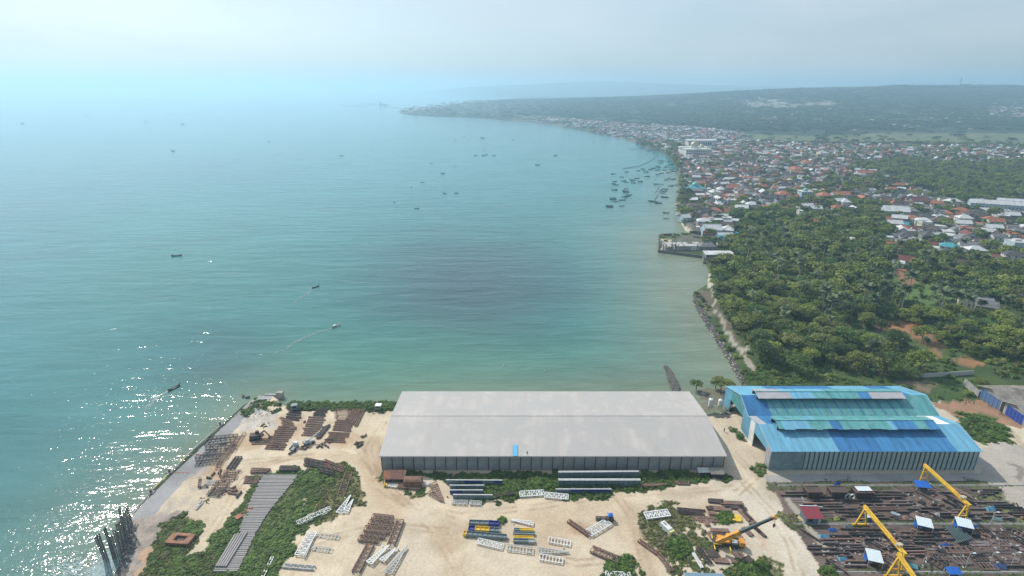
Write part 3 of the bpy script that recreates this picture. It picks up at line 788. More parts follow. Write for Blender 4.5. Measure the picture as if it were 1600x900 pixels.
# ---- old sheds at the right
def old_shed(name, label, c0, c1, ln, he, hr, wallm, roofm, n_, openings):
    """gable shed, ridge along the world x axis; c0/c1 the near and far ground corners of its left end"""
    a = G(*c0); b = G(*c1)
    t = thing(name, label, 'shed', (a.x, a.y, 0), 0)
    dy = b.y - a.y; sk = (b.x - a.x) / dy
    def Q(x, y, z): return Vector((x + sk * y, y, z))
    w = ln / n_
    for side in (0, 1):
        for i in range(n_):
            mb = MB(); x0 = -1.0 + i * w; x1 = x0 + w + .04; dz = .05 * (i % 2) + random.uniform(0, .03)
            ov = -1.2
            if side == 0: p4 = [(x0, ov, he - .25), (x1, ov, he - .25), (x1, dy / 2, hr), (x0, dy / 2, hr)]
            else: p4 = [(x0, dy / 2, hr), (x1, dy / 2, hr), (x1, dy + 1, he - .25), (x0, dy + 1, he - .25)]
            q = [Q(p[0], p[1], p[2] + dz) for p in p4]
            slab(mb, *q, .08)
            for kx in (0.25, 0.5, 0.75):
                a_ = q[0].lerp(q[1], kx); b_ = q[3].lerp(q[2], kx); mb.beam(a_ + Vector((0, 0, .05)), b_ + Vector((0, 0, .05)), .14, .09)
            mb.obj('roof_sheet', roofm, t)
    mb = MB(); k = len(mb.v)
    pts = [Q(0, 0, 0), Q(0, dy, 0), Q(0, dy, he - .3), Q(0, dy / 2, hr - .15), Q(0, 0, he - .3)]
    mb.v += [tuple(p) for p in pts] + [tuple(p + Vector((.25, 0, 0))) for p in pts]
    mb.f += [(4, 3, 2, 1, 0), (5, 6, 7, 8, 9)] + [(i, (i + 1) % 5, 5 + (i + 1) % 5, 5 + i) for i in range(5)]; mb.m += [0] * 7
    mb.obj('gable_wall', M_concrete, t)
    for (f0, f1) in openings:
        mb = MB(); ya, yb = dy * f0, dy * f1
        q = [Q(-.1, ya, .2), Q(-.1, yb, .2), Q(-.1, yb, he * .86), Q(-.1, ya, he * .86)]
        mb.hexa([q[0], q[0] + Vector((.08, 0, 0)), q[1] + Vector((.08, 0, 0)), q[1], q[3], q[3] + Vector((.08, 0, 0)), q[2] + Vector((.08, 0, 0)), q[2]])
        for kk in range(5):
            yy = ya + (yb - ya) * (kk + .5) / 5; mb.beam(Q(-.14, yy, .25), Q(-.14, yy, he * .84), .06, .1)
        mb.obj('wall_sheet', wallm, t)
    mb = MB(); mb.box(0.3, 0, 0, ln - 2, .2, he - .4); mb.obj('front_wall', M_concrete, t)
    mb = MB(); mb.hexa([Q(.3, dy - .2, 0), Q(ln - 2, dy - .2, 0), Q(ln - 2, dy, 0), Q(.3, dy, 0), Q(.3, dy - .2, he - .4), Q(ln - 2, dy - .2, he - .4), Q(ln - 2, dy, he - .4), Q(.3, dy, he - .4)]); mb.obj('rear_wall', M_concrete, t)
    return t
old_shed('old_shed', 'old shed with brown weathered roof and blue wall, farther one at the right edge', (1561, 642), (1528, 620), 60, 5.0, 7.0, mat('slate_blue_sheet', (0.10, 0.17, 0.33), .6, 0, .3), M_fibro, 22, [(.05, .95)])
old_shed('old_shed', 'old shed with brown weathered roof and vivid blue gable, nearer one at the right edge', (1600, 668), (1566, 645), 60, 5.0, 6.8, mat('royal_blue_sheet', (0.03, 0.07, 0.33), .6, 0, .2), M_fibro, 20, [(.12, .88)])
t = thing('boundary_wall', 'grey concrete wall running up to the old brown roofed shed', 'wall', tuple(G(1528, 621)), 0)
a = G(1528, 621) - t.location; b = G(1505, 601) - t.location
for i in range(7):
    mb = MB(); p0 = a.lerp(b, i / 7 + .004); p1 = a.lerp(b, (i + 1) / 7 - .004); mb.beam(p0 + Vector((0, 0, 1.5)), p1 + Vector((0, 0, 1.5)), .2, 3.0 + random.uniform(-.1, .1)); mb.obj('wall_panel', M_concrete, t)
# long low garden wall behind the blue shed
t = thing('boundary_wall', 'low whitish wall at the foot of the wooded grove behind the blue shed', 'wall', tuple(G(1424, 591)), 0)
for i in range(16):
    mb = MB(); p0 = G(1424 + i * 6.0, 591 - i * .35) - t.location; p1 = G(1424 + i * 6.0 + 5.7, 591 - (i + 1) * .35) - t.location
    mb.beam(p0 + Vector((0, 0, 1.0)), p1 + Vector((0, 0, 1.0)), .18, 2.1); mb.obj('wall_panel', mat('limewash', (0.50, 0.50, 0.47), .9, 0, .2), t)

# ---- two white tanks
def tank(px, py, h, r, label):
    t = thing('storage_tank', label, 'tank', tuple(G(px, py)), 0, None)
    mb = MB(); n_ = 16
    prof = [(r * .2, .75), (r * .8, .9), (r, 1.15), (r, h - .45), (r * .93, h - .2), (r * .7, h), (r * .25, h + .12), (0.02, h + .14)]
    for a_, b_ in zip(prof[:-1], prof[1:]):
        mb.tube((0, 0, a_[1]), (0, 0, b_[1]), a_[0], n_, b_[0], cap=False)
    mb.obj('vessel', M_white, t, smooth=False)
    for k in range(4):
        q = MB(); an = pi / 4 + k * pi / 2; q.beam((cos(an) * r * .8, sin(an) * r * .8, 0), (cos(an) * r * .8, sin(an) * r * .8, 1.3), .16); q.obj('leg', M_post, t)
    q = MB(); q.beam((r + .12, 0, .3), (r + .12, 0, h), .05); q.beam((r + .12, .35, .3), (r + .12, .35, h), .05)
    for k in range(int(h / .4)): q.beam((r + .12, 0, .5 + k * .4), (r + .12, .35, .5 + k * .4), .04)
    q.obj('ladder', M_post, t)
    q = MB(); q.tube((0, 0, h + .1), (0, 0, h + .45), .12, 8); q.beam((-.3, 0, h + .3), (.3, 0, h + .3), .06); q.obj('valve', M_post, t)
tank(1109.5, 638, 4.4, .92, 'left one of two upright white storage tanks between the warehouse and blue shed')
tank(1124.5, 637.5, 3.9, .88, 'right one of two upright white storage tanks between the warehouse and blue shed')
# ------------------------------------------------------------------ foliage
def leafmat(name, c, c2, var=0.35, ov=0.36):
    m = bpy.data.materials.new(name); m.use_nodes = True
    n = m.node_tree.nodes; l = m.node_tree.links; b = n['Principled BSDF']
    b.inputs['Roughness'].default_value = 0.62; b.inputs['Specular IOR Level'].default_value = 0.35
    at = n.new('ShaderNodeAttribute'); at.attribute_name = 'tint'
    oi = n.new('ShaderNodeObjectInfo')
    mx = n.new('ShaderNodeMix'); mx.data_type = 'RGBA'; mx.inputs[6].default_value = (*c, 1); mx.inputs[7].default_value = (*c2, 1)
    ad = n.new('ShaderNodeMath'); ad.operation = 'MULTIPLY_ADD'; ad.inputs[1].default_value = 0.55
    rr = n.new('ShaderNodeMath'); rr.operation = 'MULTIPLY'; rr.inputs[1].default_value = 0.45
    l.new(oi.outputs['Random'], rr.inputs[0]); l.new(at.outputs['Fac'], ad.inputs[0]); l.new(rr.outputs[0], ad.inputs[2]); l.new(ad.outputs[0], mx.inputs[0])
    r3 = n.new('ShaderNodeMapRange'); r3.inputs[3].default_value = 1 - ov; r3.inputs[4].default_value = 1 + ov
    sh = n.new('ShaderNodeMath'); sh.operation = 'FRACT'; s7 = n.new('ShaderNodeMath'); s7.operation = 'MULTIPLY'; s7.inputs[1].default_value = 7.31
    l.new(oi.outputs['Random'], s7.inputs[0]); l.new(s7.outputs[0], sh.inputs[0]); l.new(sh.outputs[0], r3.inputs[0])
    m3 = n.new('ShaderNodeMix'); m3.data_type = 'RGBA'; m3.blend_type = 'MULTIPLY'; m3.inputs[0].default_value = 1
    l.new(mx.outputs[2], m3.inputs[6]); l.new(r3.outputs[0], m3.inputs[7]); l.new(m3.outputs[2], b.inputs['Base Color'])
    tr = n.new('ShaderNodeBsdfTranslucent'); l.new(m3.outputs[2], tr.inputs['Color'])
    ms = n.new('ShaderNodeMixShader'); ms.inputs[0].default_value = 0.30
    out = n['Material Output']; l.new(b.outputs[0], ms.inputs[1]); l.new(tr.outputs[0], ms.inputs[2]); l.new(ms.outputs[0], out.inputs['Surface'])
    MATS[name] = m; return m
M_leaf = leafmat('tree_leaves', (0.115, 0.175, 0.028), (0.26, 0.29, 0.060))
M_leafdark = leafmat('dark_leaves', (0.055, 0.105, 0.026), (0.13, 0.19, 0.044))
M_leafyel = leafmat('olive_leaves', (0.125, 0.155, 0.040), (0.24, 0.24, 0.075))
M_palm = leafmat('palm_fronds', (0.075, 0.115, 0.045), (0.17, 0.20, 0.10))
M_bush = leafmat('bush_leaves', (0.075, 0.145, 0.026), (0.14, 0.22, 0.045))
M_scrub = leafmat('scrub_leaves', (0.10, 0.115, 0.045), (0.22, 0.20, 0.10))
M_trunk = mat('bark', (0.13, 0.105, 0.08), 0.9, 0, 0.3, 2.0)
M_ptrunk = mat('pale_palm_bark', (0.33, 0.30, 0.25), 0.9, 0, 0.25, 3.0)

def leaf_cloud(seed, nl, cen, rad, size, flat=0.35, aspect=1.4):
    """nl leaf quads spread over lobes; cen (k,3), rad (k,3)"""
    g = np.random.default_rng(seed); k = len(cen)
    which = g.integers(0, k, nl)
    d = g.normal(size=(nl, 3)); d /= np.linalg.norm(d, axis=1)[:, None]
    d[:, 2] = np.where(d[:, 2] < -0.35, -d[:, 2], d[:, 2])
    rr = g.uniform(0.66, 1.16, nl)[:, None]
    pos = cen[which] + d * rad[which] * rr
    nrm = d * flat + g.normal(size=(nl, 3)) * 0.45 + np.array([0, 0, 0.75]); nrm /= np.linalg.norm(nrm, axis=1)[:, None]
    a = g.normal(size=(nl, 3)); t = np.cross(nrm, a); t /= np.linalg.norm(t, axis=1)[:, None]; bt = np.cross(nrm, t)
    s = (size * g.uniform(0.6, 1.35, nl))[:, None]
    q = np.stack([pos - t * s * aspect * .5, pos - bt * s * .42 + t * s * .1, pos + t * s * aspect * .5, pos + bt * s * .42 - t * s * .1], 1)
    tint = g.uniform(0, 1, nl) * 0.7 + g.uniform(0, 1, k)[which] * 0.3
    return q.reshape(-1, 3), tint
def cloud_mesh(name, q, tint, m):
    fa = np.arange(len(q)).reshape(-1, 4)
    me = nmesh(name, q, fa, m)
    at = me.attributes.new('tint', 'FLOAT', 'POINT'); at.data.foreach_set('value', np.repeat(tint, 4).astype(np.float32))
    return me
def crown_mesh(name, seed, R_, H, z0, lobes, nl, size, m):
    g = np.random.default_rng(seed)
    an = g.uniform(0, 2 * pi, lobes); rr = np.sqrt(g.uniform(0, 1, lobes)) * R_ * 0.72
    zz = z0 + H * (0.18 + 0.55 * (1 - (rr / R_) ** 2) * g.uniform(0.55, 1.1, lobes))
    cen = np.stack([np.cos(an) * rr, np.sin(an) * rr, zz], 1)
    r_ = g.uniform(0.24, 0.42, lobes)[:, None] * R_ * np.array([[1, 1, 0.75]])
    q, t = leaf_cloud(seed + 1, nl, cen, r_, size)
    return cloud_mesh(name, q, t, m), cen
def trunk_mesh(name, cen, z0, r=.22, nb=5, m=None):
    mb = MB(); top = Vector((0.1, 0.05, z0 + 1.0)); mb.tube((0, 0, -.5), top, r * 1.3, 6, r * .8)
    for c in cen[:nb]: mb.tube(top, Vector(c), r * .55, 5, r * .18, cap=False)
    return mb.mesh(name, m or M_trunk)
BROAD = []
for i, (R_, H, z0, lo, nl, sz, m_) in enumerate([(4.2, 5.0, 2.6, 17, 1150, .50, M_leaf), (3.6, 4.2, 2.4, 14, 900, .48, M_leafdark), (5.2, 5.6, 3.0, 24, 1600, .52, M_leaf), (3.9, 5.8, 2.8, 16, 1100, .50, M_leafyel),
                                                 (4.6, 4.8, 2.6, 18, 1250, .52, M_leafdark), (3.0, 3.6, 1.6, 9, 650, .48, M_leaf)]):
    cm, cen = crown_mesh('crown', 100 + i * 7, R_, H, z0, lo, nl, sz, m_)
    BROAD.append((cm, trunk_mesh('trunk', cen, z0)))
def palm_mesh(seed, hgt, fl, nf, fan=False):
    g = random.Random(seed); V = []; T = []
    for i in range(nf):
        an = 2 * pi * i / nf * 2.399 + g.uniform(-.2, .2); el = g.uniform(-0.35, 1.15) if fan else g.uniform(-.1, .95)
        L_ = fl * g.uniform(.85, 1.1); seg = 4; p = Vector((0, 0, hgt)); d = Vector((cos(an) * cos(el), sin(an) * cos(el), sin(el)))
        side = Vector((-sin(an), cos(an), 0)); tv = g.random()
        pts = [p.copy()]
        for s in range(seg):
            d.z -= (.12 if fan else .30); d.normalize(); p = p + d * L_ / seg; pts.append(p.copy())
        ws = [.08, .95, 1.25, .9, .1] if fan else [.1, .42, .5, .38, .05]
        for s in range(seg):
            for sg in (-1, 1):
                dr = Vector((0, 0, -.35))
                a, b_ = pts[s], pts[s + 1]
                V += [a, a + side * sg * ws[s] + dr * ws[s], b_ + side * sg * ws[s + 1] + dr * ws[s + 1], b_]
                T.append(tv * .6 + g.random() * .4)
    me = cloud_mesh('crown', np.array([tuple(v) for v in V]), np.array(T), M_palm)
    mb = MB(); bx, by = g.uniform(-.6, .6), g.uniform(-.6, .6); mb.tube((bx, by, -.4), (bx * .4, by * .4, hgt * .5), .24, 6, .19, cap=False); mb.tube((bx * .4, by * .4, hgt * .5), (0, 0, hgt), .19, 6, .15)
    return me, mb.mesh('trunk', M_ptrunk)
PALMS = [palm_mesh(1, 11.5, 3.0, 30, True), palm_mesh(2, 9.5, 2.8, 28, True), palm_mesh(3, 10.5, 3.6, 20), palm_mesh(4, 13.0, 3.1, 30, True)]
def joined(name, parts):
    """one mesh from (mesh) parts sharing materials, for the stuff scatters"""
    bm_v = []; F_ = []; mats_ = []; mi = []; tt = []; k = 0
    for me in parts:
        base = len(mats_); mats_ += [m for m in me.materials]
        bm_v += [tuple(v.co) for v in me.vertices]
        a = me.attributes.get('tint')
        tt += [d.value for d in a.data] if a else [0.5] * len(me.vertices)
        for p in me.polygons: F_.append(tuple(k + i for i in p.vertices)); mi.append(base + p.material_index)
        k = len(bm_v)
    me = bpy.data.meshes.new(name); me.from_pydata(bm_v, [], F_)
    for m in mats_: me.materials.append(m)
    me.polygons.foreach_set('material_index', mi)
    at = me.attributes.new('tint', 'FLOAT', 'POINT'); at.data.foreach_set('value', tt)
    me.update(); return me
NSC = [0]
def scatter(name, pts, scl, rot, sources, label=None, cat=None, parent=None, var=None):
    """one stuff object: many clumps set on points (geometry nodes); sources = list of meshes"""
    NSC[0] += 1
    col = bpy.data.collections.new('forms_%02d' % NSC[0])
    for i, s in enumerate(sources):
        so = bpy.data.objects.new('form_%02d_%02d' % (NSC[0], i), s); col.objects.link(so)
    n_ = len(pts); me = bpy.data.meshes.new(name)
    me.vertices.add(n_); me.vertices.foreach_set('co', np.asarray(pts, np.float32).ravel())
    a = me.attributes.new('scl', 'FLOAT_VECTOR', 'POINT'); s_ = np.asarray(scl, np.float32)
    if s_.ndim == 1: s_ = np.repeat(s_[:, None], 3, 1)
    a.data.foreach_set('vector', s_.ravel())
    a = me.attributes.new('rotz', 'FLOAT', 'POINT'); a.data.foreach_set('value', np.asarray(rot, np.float32))
    v = rng.integers(0, len(sources), n_) if var is None else np.asarray(var)
    a = me.attributes.new('var', 'INT', 'POINT'); a.data.foreach_set('value', v.astype(np.int32))
    o = link(name, me, parent)
    ng = bpy.data.node_groups.new(name + '_nodes', 'GeometryNodeTree')
    ng.interface.new_socket('Geometry', in_out='INPUT', socket_type='NodeSocketGeometry')
    ng.interface.new_socket('Geometry', in_out='OUTPUT', socket_type='NodeSocketGeometry')
    N = ng.nodes; K = ng.links
    gi = N.new('NodeGroupInput'); go = N.new('NodeGroupOutput')
    ip = N.new('GeometryNodeInstanceOnPoints'); ci = N.new('GeometryNodeCollectionInfo')
    ci.inputs['Collection'].default_value = col; ci.inputs['Separate Children'].default_value = True; ci.inputs['Reset Children'].default_value = True
    def na(nm, dt):
        x = N.new('GeometryNodeInputNamedAttribute'); x.data_type = dt; x.inputs['Name'].default_value = nm; return x.outputs['Attribute']
    cx = N.new('ShaderNodeCombineXYZ'); K.new(na('rotz', 'FLOAT'), cx.inputs['Z'])
    ip.inputs['Pick Instance'].default_value = True
    K.new(gi.outputs[0], ip.inputs['Points']); K.new(ci.outputs[0], ip.inputs['Instance']); K.new(na('var', 'INT'), ip.inputs['Instance Index'])
    K.new(cx.outputs[0], ip.inputs['Rotation']); K.new(na('scl', 'FLOAT_VECTOR'), ip.inputs['Scale'])
    K.new(ip.outputs[0], go.inputs[0])
    md = o.modifiers.new('clumps', 'NODES'); md.node_group = ng
    return stuff(o, label, cat)

# ------------------------------------------------------------------ where trees and houses stand
ZONES = [([(1064, 264), (1048, 242), (1075, 230), (1170, 222), (1290, 226), (1330, 238), (1335, 262), (1300, 272), (1290, 292), (1240, 300), (1160, 312), (1085, 306), (1066, 290)], .93),
         ([(1290, 226), (1620, 230), (1620, 246), (1480, 252), (1440, 244), (1340, 262), (1330, 238)], .80),
         ([(1420, 246), (1620, 246), (1620, 262), (1480, 260)], .35),
         ([(800, 185), (900, 190), (980, 196), (1060, 199), (1170, 209), (1170, 222), (1075, 230), (1048, 240), (1000, 226), (880, 197)], .50),
         ([(1080, 306), (1160, 312), (1240, 300), (1320, 296), (1440, 312), (1620, 314), (1620, 345), (1480, 350), (1380, 332), (1250, 335), (1160, 330), (1100, 340), (1070, 325)], .42),
         ([(1390, 345), (1620, 345), (1620, 440), (1560, 420), (1470, 405), (1400, 395)], .42),
         ([(1058, 322), (1160, 330), (1150, 352), (1140, 390), (1100, 392), (1085, 372), (1066, 345)], .55),
         ([(1300, 268), (1340, 262), (1400, 275), (1470, 300), (1470, 316), (1400, 318), (1300, 305)], .45),
         ([(1140, 150), (1600, 150), (1600, 215), (1140, 200)], .012),
         ([(1540, 175), (1620, 175), (1620, 195), (1540, 190)], .30),
         ([(650, 181), (650, 170), (800, 163), (800, 190)], .30)]
CLEAR = [([(1385, 420), (1480, 450), (1600, 488), (1620, 525), (1480, 497), (1400, 480), (1370, 440)], .20),
         ([(1395, 418), (1427, 423), (1438, 462), (1408, 462)], .04), ([(1365, 500), (1442, 505), (1480, 548), (1468, 566), (1420, 538), (1366, 528)], .08),
         ([(1490, 558), (1548, 562), (1545, 590), (1490, 588)], .08),
         ([(1085, 455), (1108, 450), (1128, 486), (1150, 520), (1212, 600), (1160, 602), (1130, 545), (1100, 490)], .0), ([(1160, 575), (1208, 575), (1240, 606), (1160, 606)], .03),
         ([(1200, 570), (1420, 594), (1500, 590), (1540, 600), (1620, 640), (1620, 680), (1470, 640), (1200, 612)], .03),
         ([(1150, 208), (1640, 206), (1640, 229), (1150, 222)], .05),
         ([(1028, 368), (1100, 366), (1104, 396), (1030, 392)], .08),
         ([(1086, 448), (1110, 436), (1125, 432), (1135, 438), (1108, 448), (1100, 470)], .1), ([(1490, 435), (1512, 440), (1510, 455), (1492, 450)], .0)]
HOUSES_SPECIAL = []   # (x, y, radius) filled by the town section
def zval(px, py, Z, default):
    v = np.full(px.shape, float(default))
    for pl, p_ in Z: v[inpoly(px, py, pl)] = p_
    return v
def jgrid(x0, x1, y0, y1, s, seed):
    g = np.random.default_rng(seed)
    xs = np.arange(x0, x1, s); ys = np.arange(y0, y1, s)
    X_, Y_ = np.meshgrid(xs, ys); X_ = X_ + g.uniform(-.46, .46, X_.shape) * s; Y_ = Y_ + g.uniform(-.46, .46, Y_.shape) * s
    X_ = X_.ravel(); Y_ = Y_.ravel()
    px, py = P(X_, Y_)
    k = (px > 500) & (px < 1720) & (py < 700)
    return X_[k], Y_[k], px[k], py[k], g
# ------------------------------------------------------------------ houses
ROOFS = dict(dark=mat('dark_tile', (0.070, 0.064, 0.064), .85, 0, .3, .5, second=(0.12, 0.105, 0.10)), grey=mat('grey_roof', (0.19, 0.19, 0.19), .8, 0, .3, .4, second=(0.12, 0.12, 0.12)),
             white=mat('whitish_roof', (0.56, 0.57, 0.57), .6, 0, .15, .4, second=(0.38, 0.38, 0.37)), orange=mat('orange_tile', (0.38, 0.135, 0.08), .8, 0, .25, .5),
             terra=mat('terracotta_tile', (0.34, 0.12, 0.070), .85, 0, .3, .5, second=(0.22, 0.10, 0.07)), maroon=mat('maroon_tile', (0.16, 0.055, 0.045), .85, 0, .3, .5), brown=mat('brown_tile', (0.125, 0.092, 0.078), .85, 0, .3, .5, second=(0.08, 0.065, 0.058)),
             teal=mat('teal_roof', (0.06, 0.30, 0.34), .6, 0, .2, .5), blue=mat('blue_roof', (0.06, 0.20, 0.42), .6, 0, .2, .5))
WALLS = dict(white=mat('white_wall', (0.60, 0.60, 0.57), .9, 0, .15, .4, second=(0.48, 0.46, 0.42)), cream=mat('cream_wall', (0.60, 0.54, 0.42), .9, 0, .15, .4), grey=mat('grey_wall', (0.25, 0.25, 0.245), .9, 0, .25, .4),
             pale_blue=mat('pale_blue_wall', (0.40, 0.50, 0.56), .9, 0, .15, .4), green=mat('pale_green_wall', (0.42, 0.52, 0.44), .9, 0, .15, .4), brick=mat('brick_wall', (0.30, 0.17, 0.12), .9, 0, .2, .4))
M_glass = mat('dark_glass', (0.025, 0.03, 0.035), 0.15, 0, .1)
M_door = mat('brown_door', (0.13, 0.075, 0.045), .7, 0, .2)
def house_meshes(kind, w, d, h):
    """wall mesh, roof mesh, window positions"""
    mb = MB(); rf = MB(); W = w / 2; D = d / 2; o_ = .55; t = .14
    if kind == 'gable':
        rz_ = w * .0 + d * .30
        mb.box(-W, -D, -.6, W, D, h)
        mb.v += [(-W, -D, h), (-W, D, h), (-W, 0, h + rz_ - .1), (W, -D, h), (W, D, h), (W, 0, h + rz_ - .1)]
        k = len(mb.v) - 6; mb.f += [(k, k + 2, k + 1), (k + 3, k + 4, k + 5)]; mb.m += [0, 0]
        s = rz_ / D; e = h - o_ * s
        slab(rf, (-W - o_, -D - o_, e + t), (W + o_, -D - o_, e + t), (W + o_, 0, h + rz_ + t), (-W - o_, 0, h + rz_ + t), t)
        slab(rf, (-W - o_, 0, h + rz_ + t), (W + o_, 0, h + rz_ + t), (W + o_, D + o_, e + t), (-W - o_, D + o_, e + t), t)
        rf.beam((-W - o_, 0, h + rz_ + t + .06), (W + o_, 0, h + rz_ + t + .06), .35, .14)
    elif kind == 'hip':
        rz_ = d * .30; mb.box(-W, -D, -.6, W, D, h); a, b = W + o_, D + o_; q = max(W - D, .3); z0 = h - .1; z1 = h + rz_
        k = len(rf.v); rf.v += [(-a, -b, z0), (a, -b, z0), (a, b, z0), (-a, b, z0), (-q, 0, z1), (q, 0, z1)]
        rf.f += [(0, 1, 5, 4), (1, 2, 5), (2, 3, 4, 5), (3, 0, 4), (3, 2, 1, 0)]; rf.m += [0] * 5
        rf.beam((-q, 0, z1 + .05), (q, 0, z1 + .05), .3, .14)
        for sx in (-1, 1):
            for sy in (-1, 1): rf.beam((sx * a, sy * b, z0 + .05), (sx * q, 0, z1 + .05), .25, .12)
    elif kind == 'flat':
        mb.box(-W, -D, -.6, W, D, h)
        rf.box(-W - .15, -D - .15, h, W + .15, D + .15, h + .15)
        for (x0, y0, x1, y1) in ((-W - .15, -D - .15, W + .15, -D + .1), (-W - .15, D - .1, W + .15, D + .15), (-W - .15, -D + .1, -W + .1, D - .1), (W - .1, -D + .1, W + .15, D - .1)): rf.box(x0, y0, h + .15, x1, y1, h + .65)
        rf.box(-W * .6, 0, h + .15, -W * .1, D * .6, h + 1.6)
    else:  # low lean-to
        mb.box(-W, -D, -.6, W, D, h - .3)
        slab(rf, (-W - .5, -D - .5, h - .2), (W + .5, -D - .5, h - .2), (W + .5, D + .5, h + .7), (-W - .5, D + .5, h + .7), .12)
        ribs(rf, -W - .5, W + .5, -D - .5, h - .2, D + .5, h + .7, 1.1, .1, .06)
    fl = 2 if h > 4.6 else 1; wins = []
    for f_ in range(fl):
        z = 1.0 + f_ * 3.0; nwin = max(2, int(w / 3.2))
        for i in range(nwin):
            x = -W + (i + .5) * w / nwin
            if f_ == 0 and i == nwin // 2: wins.append(('door', x, -D, 0)); continue
            wins.append(('window', x, -D, z))
        wins.append(('side', -W, -D * .4, z)); wins.append(('side', -W, D * .45, z))
    return mb.mesh('wall', WALLS['white']), rf.mesh('roof', ROOFS['grey']), wins
w_ = MB(); w_.box(-.6, -.06, 0, .6, .02, 1.2); w_.mi = 1; w_.box(-.52, -.09, .08, .52, -.062, 1.12); WIN_ME = w_.mesh('window', [WALLS['cream'], M_glass])
w_ = MB(); w_.box(-.5, -.07, 0, .5, .02, 2.1); DOOR_ME = w_.mesh('door', M_door)
HM = {}
def hm_get(kind, size):
    k = (kind, size)
    if k not in HM: HM[k] = house_meshes(kind, *size)
    return HM[k]
def setmat(o, m):
    o.material_slots[0].link = 'OBJECT'; o.material_slots[0].material = m
def house(x, y, z, rz, kind, size, roofc, wallc, label, cat='house', group=None, name='house', wins=True):
    wm, rm, ww = hm_get(kind, size)
    t = thing(name, label, cat, (x, y, z), rz, group)
    o = link('wall', wm, t); setmat(o, WALLS[wallc]); o = link('roof', rm, t); setmat(o, ROOFS[roofc])
    if wins:
        for (k, wx, wy, wz) in ww:
            c = link('door' if k == 'door' else 'window', DOOR_ME if k == 'door' else WIN_ME, t); c.location = (wx, wy, wz)
            if k == 'side': c.rotation_euler = (0, 0, -pi / 2)
    return t
def at_px(px, py): return G(px, py)
SPECIAL = []
